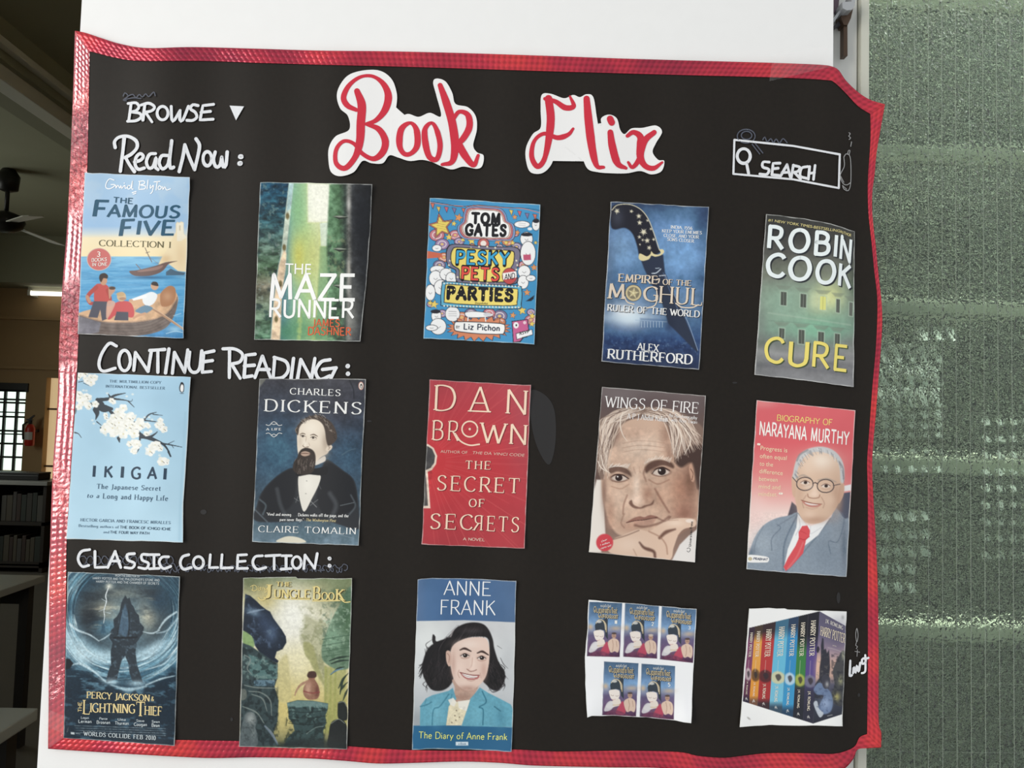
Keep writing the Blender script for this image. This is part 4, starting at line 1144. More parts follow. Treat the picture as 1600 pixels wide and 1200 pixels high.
    c.part('badge'); c.ell(192, 622, 82, 76, (206, 178, 160)); c.ell(192, 622, 78, 72, (206, 86, 82))
    W = (246, 240, 232)
    c.T('3', 178, 604, 200, 605, 34, W, 'badge_lettering@badge', bold=.02); c.T('BOOKS', 142, 638, 244, 632, 22, W, 'badge_lettering@badge', bold=.02); c.T('IN ONE', 146, 668, 246, 664, 22, W, 'badge_lettering@badge', bold=.02)
    c.strokes('author_name', ['292,92 262,84 240,112 238,142 262,150 290,136 298,122 272,122', '304,126 306,146 318,126 332,146 338,126 344,148 356,132 362,130', '362,112 360,112', '366,128 368,148 380,140 388,128', '398,128 384,132 384,150 400,148 410,120 416,96 410,148 420,152',
        '466,98 458,152', '458,100 492,98 496,116 468,124 502,132 498,150 458,154', '520,92 514,150', '536,126 536,148 556,126 548,170 536,182', '560,104 600,100', '582,102 574,158', '592,132 586,150 602,154 610,138 596,130', '618,136 620,156 632,136 644,158 670,150', '414,176 440,168', '420,186 438,180'], 6.5, (248, 250, 252))
    D = (36, 84, 110)
    c.T('THE', 286, 242, 416, 250, 36, D, 'title_lettering', bold=.045, shear=.06)
    c.T('F', 146, 334, 240, 336, 104, D, 'title_lettering', bold=.05, shear=.12); c.T('AMOUS', 240, 338, 730, 343, 78, D, 'title_lettering', bold=.05, shear=.1)
    c.T('F', 322, 466, 412, 462, 104, D, 'title_lettering', bold=.05, shear=.12); c.T('IVE', 440, 456, 690, 456, 92, D, 'title_lettering', bold=.05, shear=.1)
    c.T('COLLECTION 1', 190, 532, 672, 545, 40, (92, 86, 58), 'subtitle_lettering', 'serif', weight=1.2)
    c.build('book_cover', 'pasted book cover with a rowing boat on blue sea and a red round badge')

def cover_walls():
    c = Cover((390, 270, 590, 857), (70, 62), (822, 75), (742, 1130), (30, 1117), right=[(805, 420), (785, 700), (758, 960)])
    c.grad([(0, (14, 40, 60)), (60, (18, 52, 74)), (240, (70, 120, 130)), (290, (110, 170, 140)), (385, (150, 196, 120)), (470, (190, 206, 130)), (520, (120, 166, 120)), (620, (66, 100, 72)), (650, (38, 46, 44)), (780, (24, 26, 30)), (830, (20, 22, 26))], 'x')
    c.grad([(300, (0, 0, 0)), (301, (0, 0, 0))], mask=c.mask_poly('0,0 1,0 1,1 0,1'), a=0)
    c.part('gap_of_light')
    c.poly('388,70 540,78 520,1118 420,1118 470,640 470,340 390,335', (186, 200, 96), soft=20)
    c.poly('388,70 540,76 534,330 390,332', (236, 238, 216), soft=14); c.glow(450, 200, 60, 150, (246, 246, 226), .7)
    c.poly('470,336 534,330 526,492 476,492', (206, 226, 220), .8, 10)
    c.poly('470,492 520,492 516,1118 440,1118', (92, 148, 104), .8, 14)
    c.glow(330, 560, 60, 170, (206, 196, 60), .85); c.glow(420, 560, 60, 160, (190, 190, 90), .7); c.glow(320, 240, 50, 140, (116, 178, 110), .8)
    c.part(); c.glow(330, 1040, 90, 120, (70, 130, 80), .8); c.glow(240, 1070, 60, 70, (60, 120, 80), .8); c.glow(480, 1060, 120, 60, (60, 128, 78), .8)
    c.part('left_wall')
    lw = c.mask_poly('60,60 270,66 246,300 205,560 150,820 140,1125 20,1125', 10)
    c.grad([(60, (22, 62, 88)), (320, (36, 74, 84)), (480, (70, 96, 84)), (640, (62, 90, 62)), (760, (110, 104, 84)), (900, (80, 100, 78)), (1120, (70, 112, 82))], 'y', lw)
    c.noise(34, .75, mask=lw, seed=2, sx=1.6, sy=.7); c.noise(60, .5, (14, 30, 40), lw, 3, thr=.55); c.noise(22, .4, (130, 150, 140), lw, 8, thr=.6)
    c.part('wall_edge')
    c.poly('264,66 294,74 268,320 246,520 240,640 214,820 200,1122 140,1122 160,860 186,680 214,520 240,260', (186, 200, 176), soft=8)
    c.poly('232,510 246,540 240,650 216,800 204,1122 144,1122 164,860 196,620', (232, 190, 146), .9, 12)
    c.poly('264,66 294,74 276,240 246,260', (150, 196, 202), .8, 10)
    for x, y in ((254, 290), (206, 742), (178, 980), (232, 500)): c.ell(x, y, 12, 22, (96, 84, 50), soft=8)
    c.noise(40, .35, mask=c.mask_poly('264,66 294,74 240,640 200,1122 140,1122 214,520', 8), seed=5)
    c.part('right_wall')
    rw = c.mask_poly('640,70 826,74 742,1130 520,1120 516,480 534,80', 14)
    c.grad([(520, (84, 132, 88)), (600, (64, 98, 66)), (640, (44, 56, 50)), (664, (110, 110, 104)), (690, (44, 46, 48)), (760, (26, 28, 32)), (820, (18, 20, 24))], 'x', rw)
    c.noise(30, .55, mask=rw, seed=9); c.noise(50, .55, (24, 32, 30), c.mask_poly('520,480 660,480 640,1120 516,1120', 20), 10); c.noise(24, .5, (118, 132, 92), c.mask_poly('524,420 640,420 640,700 520,700', 20), 12, thr=.52)
    c.glow(665, 210, 12, 50, (206, 204, 196), .9); c.glow(664, 650, 10, 70, (170, 166, 150), .9); c.glow(700, 900, 60, 220, (112, 112, 106), .45); c.glow(740, 300, 60, 300, (20, 22, 28), .7)
    c.glow(680, 1000, 30, 90, (150, 150, 140), .4)
    for y in (298, 514, 760):
        c.poly([(556, y - 6), (600, y - 14), (664, y + 2), (600, y + 14)], (34, 40, 34)); c.poly([(556, y - 6), (600, y - 12), (660, y - 2), (600, y)], (150, 160, 140), .8)
    c.part()
    c.noise(30, .45, (150, 190, 90), c.mask_poly('316,860 356,860 352,1120 316,1120', 12), 15); c.line('330,870 338,1000 330,1118', 22, (164, 190, 92), .5, 14)
    c.noise(12, .10, seed=20)
    W = (248, 248, 246)
    c.T('THE', 236, 676, 410, 680, 70, W, 'title_lettering'); c.T('MAZE', 134, 846, 704, 850, 164, W, 'title_lettering', bold=.03); c.T('RUNNER', 130, 966, 700, 972, 118, W, 'title_lettering', bold=.025)
    O = (214, 96, 58)
    c.T('JAMES', 420, 1028, 604, 1030, 48, O, 'author_name', bold=.03); c.T('DASHNER', 390, 1084, 680, 1088, 50, O, 'author_name', bold=.035)
    c.build('book_cover', 'pasted cover with mossy green walls, a bright gap and white title lettering')

def star(cx, cy, r, rot=-90, k=.45):
    return [(cx + (r if i % 2 == 0 else r * k) * math.cos(math.radians(rot + 36 * i)), cy + (r if i % 2 == 0 else r * k) * math.sin(math.radians(rot + 36 * i))) for i in range(10)]

def cover_doodles():
    c = Cover((650, 300, 850, 980), (105, 45), (952, 95), (905, 1165), (57, 1120))
    c.fill((52, 146, 206)); c.noise(200, .05, seed=2)
    LN = (40, 40, 50)
    # busy generic doodle ground: swirls, blobs, burst
    for i, (x, y, r) in enumerate(((160, 330, 60), (200, 400, 55), (215, 500, 48), (180, 560, 50), (300, 330, 50), (330, 380, 40), (700, 380, 44), (770, 420, 44), (820, 560, 40), (200, 930, 40), (350, 960, 55), (640, 950, 60), (880, 980, 50), (150, 1050, 40), (640, 1000, 50), (420, 930, 50), (560, 930, 50), (110, 860, 30), (430, 420, 30), (640, 420, 30), (760, 320, 30), (880, 920, 34))):
        col = ((206, 112, 128), (150, 120, 170), (226, 130, 90), (120, 110, 150))[i % 4]
        c.ell(x, y, r, r * .8, LN); c.ell(x, y, r - 4, r * .8 - 4, col); c.ell(x, y, r * .62, r * .5, (232, 214, 214)); c.ell(x, y, r * .5, r * .38, col); c.ell(x, y, r * .22, r * .18, (232, 190, 110))
    # white rounded shapes, left and right (plain balloons and clouds)
    c.part('balloon_doodle')
    for x, y, rx, ry in ((160, 430, 34, 24), (166, 595, 56, 30), (150, 660, 48, 56), (230, 630, 46, 44), (270, 660, 40, 44), (190, 730, 50, 56), (110, 770, 36, 60), (846, 360, 46, 52), (858, 470, 56, 90), (828, 610, 46, 46), (820, 690, 40, 50), (918, 250, 28, 44), (156, 950, 36, 46), (170, 1030, 60, 60), (120, 1040, 44, 20), (880, 660, 34, 22)):
        c.part('balloon_doodle#%d' % x); c.ell(x, y, rx + 4, ry + 4, LN); c.ell(x, y, rx, ry, (242, 242, 242)); c.line([(x - rx * .3, y), (x, y + ry * .2), (x + rx * .3, y)], 3, (90, 90, 96))
    c.poly('80,450 200,470 200,500 80,510', (216, 96, 66)); c.poly('820,480 880,478 880,520 824,524', (206, 76, 110)); c.ell(848, 326, 44, 14, LN); c.ell(920, 222, 26, 16, LN); c.ell(150, 915, 38, 16, LN); c.poly('840,836 906,790 900,820 880,836', LN)
    c.part('speech_bubble'); c.ell(812, 248, 62, 28, LN, soft=3); c.ell(812, 248, 58, 24, (244, 244, 244)); c.ell(872, 282, 18, 12, (226, 236, 244)); c.ell(280, 934, 58, 60, LN); c.ell(280, 934, 54, 56, (240, 240, 240))
    for y in (238, 254): c.line([(786, y), (838, y + 4)], 3, (110, 110, 116), .8)
    for y in (914, 932, 948): c.line([(250, y), (310, y + 2)], 3, (110, 110, 116), .8)
    c.part('bunting')
    c.line('105,80 250,100 400,110 460,104 570,112 700,120 820,128 950,160', 5, (226, 120, 96)); c.line('105,70 220,90 330,112 460,100 570,104 690,118 820,122 950,140', 3, LN)
    for i, (x, y) in enumerate(((126, 84), (172, 110), (232, 112), (292, 120), (364, 122), (728, 134), (792, 142), (850, 160), (910, 168))):
        col = ((226, 110, 86), (240, 200, 80), (216, 92, 110), (130, 110, 160))[i % 4]
        c.poly([(x - 18, y), (x + 18, y + 4), (x + 4, y + 50)], LN); c.poly([(x - 14, y + 3), (x + 14, y + 6), (x + 3, y + 42)], col)
    c.part('star_doodle')
    c.poly(star(192, 262, 108, -100), LN); c.poly(star(192, 262, 100, -100), (206, 112, 90)); c.poly(star(192, 262, 84, -100), LN); c.poly(star(192, 262, 78, -100), (246, 214, 84))
    for y in (225, 245, 262, 280): c.line([(160, y - 6), (226, y + 6)], 3, (170, 150, 70), .8)
    for x, y, r in ((326, 196, 34), (252, 346, 28), (290, 242, 22), (426, 374, 32), (626, 376, 32), (756, 192, 22), (776, 310, 22), (360, 364, 20), (690, 388, 20), (740, 390, 20), (812, 908, 34), (742, 944, 26), (890, 950, 26), (850, 770, 28), (904, 578, 28), (140, 860, 34), (888, 1010, 24), (916, 388, 16), (108, 850, 22)):
        c.part('star_doodle#%d' % x); c.poly(star(x, y, r + 4, -100 + x % 30), LN); c.poly(star(x, y, r, -100 + x % 30), (246, 210, 84) if (x + y) % 3 else (236, 150, 80))
    c.part('sunburst'); c.poly([(480 + (255 if i % 2 == 0 else 215) * math.cos(2 * math.pi * i / 44), 1044 + (106 if i % 2 == 0 else 70) * math.sin(2 * math.pi * i / 44)) for i in range(44)], LN)
    c.poly([(480 + (247 if i % 2 == 0 else 208) * math.cos(2 * math.pi * i / 44), 1044 + (99 if i % 2 == 0 else 66) * math.sin(2 * math.pi * i / 44)) for i in range(44)], (226, 128, 84))
    c.poly('370,918 460,912 520,918 560,926 600,940 560,960 470,966 400,962', LN); c.blob('378,924 460,916 560,930 592,940 556,954 470,960 396,956', (242, 242, 242)); c.ell(546, 938, 30, 14, (206, 206, 214)); c.line('400,960 396,986', 8, (236, 236, 236)); c.line('530,960 534,990', 8, (236, 236, 236))
    c.part('gift_box'); c.poly('732,988 858,972 866,1060 800,1150 742,1156', LN); c.poly('738,994 852,978 860,1058 796,1140 748,1148', (206, 84, 140)); c.ell(766, 1020, 20, 24, (240, 240, 240)); c.ell(768, 1020, 7, 8, LN); c.ell(832, 1000, 12, 12, (236, 200, 210))
    c.poly('764,1082 890,1050 896,1094 770,1132', LN); c.poly('768,1086 886,1055 892,1090 774,1126', (242, 240, 242))
    c.part('title_cloud')
    base = '400,130 470,124 560,128 640,140 676,180 690,224 730,250 742,310 720,356 650,360 560,362 470,356 380,348 340,310 336,262 370,230 380,170'
    P0 = np.array(pts(base)); ctr = P0.mean(0)
    for k, col in ((1.10, LN), (1.08, (120, 150, 200)), (1.01, LN), (.995, (216, 106, 112)), (.94, LN), (.925, (236, 190, 170)), (.88, LN), (.865, (246, 246, 244))): c.blob((P0 - ctr) * [k, k * 1.02] + ctr, col, soft=3)
    c.ell(516, 396, 46, 44, LN); c.ell(516, 396, 42, 40, (196, 90, 84)); c.ell(516, 394, 22, 22, (238, 226, 216))
    c.part('title_panel')
    c.blob('240,420 300,396 480,410 640,418 760,420 800,460 790,560 770,600 780,690 700,715 560,720 420,716 320,700 300,640 300,600 246,570 228,500', LN, soft=3)
    c.blob('248,426 302,402 480,416 640,424 756,426 794,464 784,556 764,600 772,684 698,709 560,714 420,710 326,694 306,640 306,596 252,565 234,500', (118, 112, 138), soft=3)
    for i in range(26):
        t = 2 * math.pi * i / 26; c.ell(514 + 262 * math.cos(t), 560 + 142 * math.sin(t) * (1 if math.sin(t) < 0 else .98), 7, 7, (236, 226, 190))
    c.blob('276,440 320,420 520,436 720,446 756,470 748,550 730,584 734,664 700,690 520,692 350,676 330,650 326,596 276,560 262,500', LN, soft=3)
    c.blob('282,446 322,427 520,442 716,452 749,474 741,548 722,584 727,660 696,683 520,685 356,670 337,646 333,592 282,554 269,500', (246, 220, 92), soft=3)
    c.ell(716, 644, 58, 64, LN); c.ell(716, 644, 54, 60, (206, 66, 66)); c.poly('664,622 768,606 772,654 668,672', (244, 240, 236))
    c.part('lower_panel')
    c.blob('196,710 230,684 480,702 770,716 812,740 808,860 780,896 500,896 220,876 188,850', LN, soft=3); c.blob('202,714 234,690 480,708 768,722 806,744 802,856 776,890 500,890 224,870 194,846', (80, 176, 214), soft=3)
    for i in range(24):
        t = i / 23; c.ell(216 + 570 * t, 700 + 24 * t, 6, 6, (240, 236, 220)); c.ell(216 + 570 * t, 872 + 12 * t, 6, 6, (240, 236, 220))
    c.blob('222,728 250,704 480,722 750,736 782,756 776,846 750,872 500,870 240,852 214,830', LN, soft=3); c.blob('228,732 252,710 480,728 748,742 776,760 770,842 746,866 500,864 244,846 220,826', (248, 222, 96), soft=3)
    c.part('author_panel'); c.blob('294,1000 330,990 500,994 660,1006 684,1030 676,1084 640,1092 480,1088 320,1070 290,1050', LN); c.blob('300,1004 332,996 500,1000 656,1012 678,1032 670,1078 638,1086 480,1082 322,1064 296,1046', (244, 244, 242))
    K = (26, 26, 30)
    c.T('TOM', 420, 234, 646, 244, 72, K, 'title_lettering', bold=.17); c.T('GATES', 372, 326, 692, 334, 78, K, 'title_lettering', bold=.16)
    c.T('PESKY', 300, 550, 722, 560, 100, K, 'title_lettering', bold=.17); c.T('PESKY', 306, 547, 716, 557, 93, (62, 162, 206), 'title_colour', bold=.05)
    c.T('PETS', 342, 668, 640, 680, 96, K, 'title_lettering', bold=.17); c.T('PETS', 347, 665, 634, 677, 89, (224, 84, 72), 'title_colour', bold=.05)
    c.T('PARTIES', 232, 812, 744, 834, 84, K, 'title_lettering', bold=.17)
    c.T('AND', 676, 672, 756, 662, 42, K, 'title_lettering', bold=.01)
    for i in range(20): c.texts.setdefault('title_colour', []).append((np.array(ell(246 + 24.6 * i, 744 + .9 * i + (i * 37 % 74), 5, 5, n=8)[:-1]), [tuple(range(8))], (240, 226, 150)))
    c.T('BY', 306, 1044, 334, 1046, 22, (90, 90, 96), 'author_name'); c.T('Liz Pichon', 364, 1050, 640, 1064, 44, (70, 76, 90), 'author_name', bold=.045)
    c.T('RSVP', 792, 1096, 866, 1078, 24, K, 'small_lettering'); c.T('one', 812, 1120, 852, 1112, 14, K, 'small_lettering'); c.T('(hopefully)', 452, 856, 548, 860, 14, (90, 84, 60), 'small_lettering')
    c.build('book_cover', 'pasted cover crowded with stars, bunting and yellow title panels on blue', gam=.95, sat=.82)

def cover_dagger():
    c = Cover((930, 305, 1115, 793), (105, 42), (762, 80), (697, 1168), (42, 1115))
    c.grad([(40, (40, 56, 84)), (200, (66, 104, 158)), (430, (86, 134, 190)), (560, (60, 96, 146)), (700, (80, 116, 160)), (860, (60, 92, 140)), (960, (40, 66, 112)), (1060, (34, 50, 84)), (1170, (40, 50, 74))])
    c.glow(560, 330, 130, 240, (92, 146, 208), .7); c.glow(180, 330, 90, 120, (110, 156, 206), .6); c.glow(740, 140, 60, 140, (34, 48, 74), .7); c.glow(90, 500, 40, 300, (60, 76, 104), .6); c.glow(720, 700, 40, 400, (50, 76, 120), .6)
    c.noise(70, .22, seed=3); c.noise(24, .12, seed=4)
    c.glow(230, 810, 110, 70, (236, 246, 250), .95); c.glow(230, 820, 200, 36, (190, 220, 240), .6); c.glow(180, 770, 60, 40, (246, 250, 250), .6)
    c.noise(26, .55, (20, 34, 66), c.mask_poly('60,940 690,980 690,1170 42,1110', 60), 6, thr=.45); c.noise(18, .35, (90, 116, 156), c.mask_poly('60,930 690,960 690,1080 42,1040', 40), 8, thr=.6)
    c.part('palace'); c.poly('300,822 470,832 466,890 300,880', (60, 92, 140), .5, 10)
    for x in range(310, 470, 20): c.line([(x, 846), (x, 884)], 4, (190, 214, 232), .7)
    c.line('270,836 480,848', 5, (150, 180, 210), .6)
    c.part('curved_dagger')
    c.blob('108,90 150,60 230,62 300,92 350,150 390,250 420,350 436,384 350,416 300,420 280,340 250,260 200,220 130,230 104,200', (30, 30, 40), soft=10)
    c.poly('300,420 440,392 456,400 468,520 520,640 600,820 690,1040 680,1050 590,960 490,860 440,700 380,600 330,500', (36, 44, 62), soft=10)
    c.line('470,540 540,690 620,850 688,1040', 5, (126, 150, 186), .8); c.line('456,520 500,640 560,780', 6, (80, 104, 144), .6, 6); c.glow(500, 860, 36, 60, (28, 36, 54), .6)
    c.glow(150, 150, 40, 60, (70, 76, 90), .5)
    c.line('112,100 150,66 230,62 300,92 350,150 388,240 430,366', 6, (206, 196, 160), .9)
    c.blob('296,392 316,396 346,410 370,394 376,374 390,392 420,398 440,386 430,366 452,362 462,380 440,402 400,412 376,404 360,428 316,440 292,424', (226, 206, 140), soft=4)
    for x, y, r in ((146, 106, 22), (242, 108, 14), (292, 140, 20), (298, 184, 20), (324, 246, 28), (296, 280, 14), (348, 304, 22), (362, 352, 18), (392, 296, 12), (350, 170, 10), (372, 226, 10), (318, 300, 10), (300, 330, 8)):
        c.poly(star(x, y, r, x % 60, .25), (236, 226, 190), soft=3); c.poly(star(x, y, r * .8, x % 60 + 36, .25), (226, 214, 176), soft=3)
    c.line('380,524 410,520 440,494', 6, (190, 206, 222)); c.line('404,490 430,488', 4, (170, 190, 210)); c.line('430,540 470,536', 6, (206, 214, 226), .8)
    S1 = (238, 238, 236); G1 = (226, 210, 190); DK = (30, 30, 42)
    c.T('INDIA, 1556.', 505, 222, 656, 232, 20, S1, 'tagline', 'serif', weight=1.9); c.T('KEEP YOUR ENEMIES', 446, 248, 714, 262, 20, S1, 'tagline', 'serif', weight=1.9); c.T('CLOSE, AND YOUR', 458, 278, 696, 290, 20, S1, 'tagline', 'serif', weight=1.9); c.T('SONS CLOSER.', 482, 304, 666, 318, 20, S1, 'tagline', 'serif', weight=1.9)
    for dx, col, pn in ((4, DK, 'title_shadow'), (0, G1, 'title_lettering')):
        c.T('EMPIRE', 150 + dx, 578 + dx, 416 + dx, 594 + dx, 52, col, pn, 'serif', weight=2); c.T('OF THE', 450 + dx, 598 + dx, 642 + dx, 608 + dx, 36, col, pn, 'serif', weight=1.9)
        c.T('M', 78 + dx, 690 + dx, 204 + dx, 696 + dx, 100, col, pn, 'serif', weight=1.6); c.T('G', 318 + dx, 706 + dx, 420 + dx, 712 + dx, 96, col, pn, 'serif', weight=1.6); c.T('HUL', 424 + dx, 720 + dx, 714 + dx, 738 + dx, 112, col, pn, 'serif', weight=1.3, serif=.7)
        c.T('RULER OF THE WORLD', 78 + dx, 772 + dx, 700 + dx, 818 + dx, 42, col if dx else S1, pn, 'serif', weight=2)
    c.strokes('title_lettering', ['196,680 216,716 260,730', '412,640 414,700 396,740 346,756', '540,724 580,750 650,752 690,734', '424,586 430,560 412,566'], 8, G1)
    c.part('gold_medallion'); c.ell(256, 655, 56, 56, DK); c.ell(256, 655, 53, 53, (206, 184, 128)); c.ell(256, 655, 40, 40, (120, 110, 84)); c.poly(star(256, 655, 40, -80, .35), (214, 196, 140)); c.poly(star(256, 655, 26, -44, .4), (170, 150, 100)); c.ell(256, 655, 10, 10, (226, 210, 150))
    c.T('ALEX', 276, 1036, 428, 1050, 48, S1, 'author_name', 'serif', weight=1.8); c.T('RUTHERFORD', 78, 1092, 652, 1132, 62, S1, 'author_name', 'serif', weight=1.9)
    c.build('book_cover', 'pasted dark blue cover with a curved dagger and star-studded hilt')

def cover_hospital():
    c = Cover((1165, 325, 1345, 758), (135, 40), (717, 155), (712, 1178), (60, 1098), top=[(280, 55), (420, 75), (560, 104), (650, 132)], bottom=[(250, 1118), (450, 1142), (600, 1164)])
    c.grad([(40, (44, 44, 42)), (300, (64, 64, 60)), (460, (92, 98, 84)), (560, (104, 130, 106)), (800, (94, 132, 108)), (880, (92, 98, 92)), (960, (116, 116, 116)), (1020, (88, 88, 90)), (1180, (106, 106, 110))])
    c.glow(400, 640, 300, 140, (120, 160, 126), .7); c.glow(560, 580, 90, 90, (214, 220, 120), .9); c.glow(470, 620, 60, 80, (206, 214, 140), .6); c.glow(480, 800, 170, 90, (92, 176, 128), .7); c.glow(240, 620, 90, 90, (112, 156, 128), .5)
    c.glow(720, 500, 50, 240, (46, 50, 46), .7); c.glow(100, 800, 40, 240, (82, 88, 82), .6); c.glow(250, 150, 300, 60, (40, 40, 40), .6)
    c.noise(90, .12, seed=3); c.noise(20, .08, seed=6); c.line('150,690 400,726 690,770', 10, (150, 180, 150), .4, 8); c.line('150,740 400,760 690,800', 5, (70, 96, 80), .4, 6)
    c.line('80,940 400,980 712,1010', 30, (150, 150, 150), .25, 24); c.line('70,1030 400,1060 712,1100', 26, (70, 70, 74), .35, 24)
    for row, wins in enumerate((((232, 550, 38, 92), (362, 564, 38, 92), (490, 580, 40, 92), (598, 598, 22, 92), (684, 620, 20, 92)), ((222, 790, 34, 70), (350, 800, 38, 96), (478, 814, 38, 90), (588, 826, 32, 90)))):
        for i, (x, y, w, h) in enumerate(wins):
            c.part('building_window#%d%d' % (row, i))
            c.poly([(x - 6, y - 6), (x + w + 6, y - 2), (x + w + 4, y + h + 6), (x - 8, y + h)], (160, 190, 158), .6, 5)
            lit = row == 0 and i == 2
            c.poly([(x, y), (x + w, y + 4), (x + w - 2, y + h), (x - 2, y + h - 4)], (222, 222, 90) if lit else (62, 66, 60), 1, 4)
            c.line([(x + w / 2, y), (x + w / 2 - 2, y + h)], 3, (150, 150, 60) if lit else (110, 116, 104), .8)
            c.part()
            c.poly([(x - 34, y - 42), (x + w + 34, y - 36), (x + w + 6, y - 12), (x - 8, y - 14)], (92, 104, 86), .55, 8)
    Wt = (240, 248, 248); SH = (46, 50, 54); Ye = (240, 222, 120)
    c.T('#1 NEW YORK TIMES-BESTSELLING', 148, 86, 620, 160, 17, (232, 218, 150), 'tagline', bold=.03, shear=.15); c.T('AUTHOR', 622, 162, 694, 190, 17, (232, 218, 150), 'tagline', bold=.02)
    for d, col, pn in ((9, SH, 'author_shadow'), (0, Wt, 'author_name')):
        B = .075 if d == 0 else .08
        for ch, x0, y0, x1, y1, h in (('R', 140, 262, 252, 272, 142), ('O', 276, 282, 422, 290, 142), ('B', 448, 300, 556, 308, 142), ('I', 578, 318, 600, 322, 142), ('N', 616, 332, 692, 356, 146), ('C', 128, 446, 260, 452, 144), ('O', 274, 468, 432, 472, 144), ('O', 454, 490, 592, 494, 144), ('K', 606, 508, 694, 530, 146)):
            c.T(ch, x0 + d, y0 + d, x1 + d, y1 + d, h, col, pn, bold=.055)
    for d, col, pn in ((7, (70, 84, 60), 'title_shadow'), (0, Ye, 'title_lettering')):
        for ch, x0, y0, x1, y1 in (('C', 118, 1006, 250, 1020), ('U', 276, 1036, 410, 1040), ('R', 436, 1042, 550, 1056), ('E', 578, 1060, 662, 1070)):
            c.T(ch, x0 + d, y0 + d, x1 + d, y1 + d, 158, col, pn, bold=.02)
    c.build('book_cover', 'pasted grey cover of a building with one lit yellow window and green glow', gam=.68)
for fn in (cover_adventure, cover_walls, cover_doodles, cover_dagger, cover_hospital): fn()
# ------------------------------------------------------------------ middle row
def cover_blossom():
    c = Cover((100, 575, 305, 879), (92, 30), (848, 60), (795, 1168), (15, 1145), right=[(838, 250), (822, 560), (800, 900), (798, 1000)])
    c.grad([(30, (142, 192, 224)), (600, (152, 200, 228)), (1168, (164, 208, 232))]); c.noise(220, .04, seed=2)
    c.grad([(770, (0, 0, 0)), (800, (0, 0, 0))], 'x', a=0); c.line('812,300 800,560 780,900 772,1150', 12, (130, 180, 208), .5, 14)
    DK = (44, 52, 60)
    c.part('branch')
    for p, w in (('70,215 120,215 170,240 215,236 236,250', [6, 14, 16, 26]), ('225,215 236,236 260,268 320,274', [30, 56, 50, 20]), ('215,280 222,310 212,345', [44, 26, 6]), ('232,214 300,206 340,184 412,168', [26, 22, 14, 5]), ('310,196 296,172', [14, 5]), ('330,206 400,214 450,224 458,208', [16, 10, 6, 3]), ('430,222 470,262', [8, 4]),
                 ('300,280 350,330 400,370 460,402 500,440 520,456', [16, 26, 20, 22, 34, 30]), ('520,456 570,464 612,440 626,426', [34, 26, 14, 5]), ('560,464 610,484 660,508 690,540 716,592', [30, 22, 16, 12, 8]), ('660,506 720,516 790,530', [12, 7, 4]), ('690,512 740,488', [6, 3]), ('720,514 734,536', [6, 3]), ('470,362 530,350 570,312 620,296', [8, 12, 10, 4]), ('530,350 600,358 650,366', [10, 7, 3]), ('596,310 660,318', [7, 3]), ('512,450 506,500 500,545 480,576', [16, 10, 8, 3]), ('700,560 712,596', [16, 4]), ('366,470 372,498', [24, 6]), ('220,360 250,384', [8, 4]), ('246,400 276,430', [12, 5]), ('70,432 96,440 116,466', [10, 5, 4]), ('70,300 84,262 110,246', [20, 12, 4]), ('95,95 150,84 200,70', [5, 4, 2]), ('130,100 176,122', [4, 2]), ('360,340 380,366 360,396', [20, 12, 5]), ('640,372 664,390', [12, 3])):
        c.line(p, w, DK)
    r = np.random.default_rng(5)
    def flower(x, y, n, sp, rr, a=1.0):
        for _ in range(n):
            fx_, fy = x + r.normal(0, sp), y + r.normal(0, sp * .7); k = r.uniform(.7, 1.2) * rr
            t = r.uniform(0, 6)
            for j in range(5): c.ell(fx_ + k * .62 * math.cos(t + j * 1.256), fy + k * .62 * math.sin(t + j * 1.256), k * .55, k * .48, (228, 228, 216) if j % 2 else (240, 240, 232), a, 4)
            c.ell(fx_, fy, k * .2, k * .2, (216, 206, 160), a, 3)
            if r.random() < .5: c.line([(fx_ + k * .2, fy + k * .1), (fx_ + k * .55, fy + k * .4)], 4, (70, 66, 56), .8)
    c.part('blossom')
    for x, y, n, sp, rr in ((200, 86, 5, 26, 22), (120, 60, 4, 20, 20), (130, 226, 9, 34, 26), (110, 180, 4, 20, 24), (180, 256, 4, 16, 20), (360, 340, 10, 36, 26), (400, 390, 12, 40, 28), (330, 410, 8, 34, 26), (440, 360, 8, 28, 26), (310, 370, 3, 12, 20), (412, 270, 2, 12, 22), (320, 220, 2, 10, 16), (480, 505, 5, 24, 24), (470, 560, 3, 14, 18), (620, 525, 7, 28, 26), (600, 390, 5, 34, 20), (560, 410, 4, 24, 16), (662, 622, 3, 10, 26), (650, 360, 3, 14, 14), (276, 330, 2, 8, 16)):
        flower(x, y, n, sp, rr)
    for x, y in ((290, 170), (420, 190), (460, 176), (440, 300), (480, 318), (460, 320), (250, 430), (200, 372), (540, 330), (570, 330), (590, 346), (550, 536), (554, 560), (552, 576), (440, 545), (640, 585), (400, 466), (280, 450), (190, 350), (130, 150), (150, 152)): c.ell(x, y, 9, 7, (214, 226, 226), .8, 4)
    c.part()
    G1 = (84, 112, 132)
    c.T('THE MULTIMILLION-COPY', 304, 96, 652, 106, 17, G1, 'tagline', 'serif', weight=1.6, spacing=2); c.T('INTERNATIONAL BESTSELLER', 278, 130, 676, 144, 17, G1, 'tagline', 'serif', weight=1.6, spacing=2)
    for ch, x0, y, x1 in (('I', 190, 728, 208), ('K', 268, 732, 326), ('I', 378, 734, 398), ('G', 446, 740, 512), ('A', 554, 742, 622), ('I', 664, 746, 684)):
        c.T(ch, x0, y, x1, y + 1, 74, (40, 62, 82), 'title_lettering', bold=.05)
    c.T('The Japanese Secret', 218, 808, 646, 822, 32, (60, 88, 112), 'subtitle_lettering', 'serif', weight=1.5, spacing=2.2)
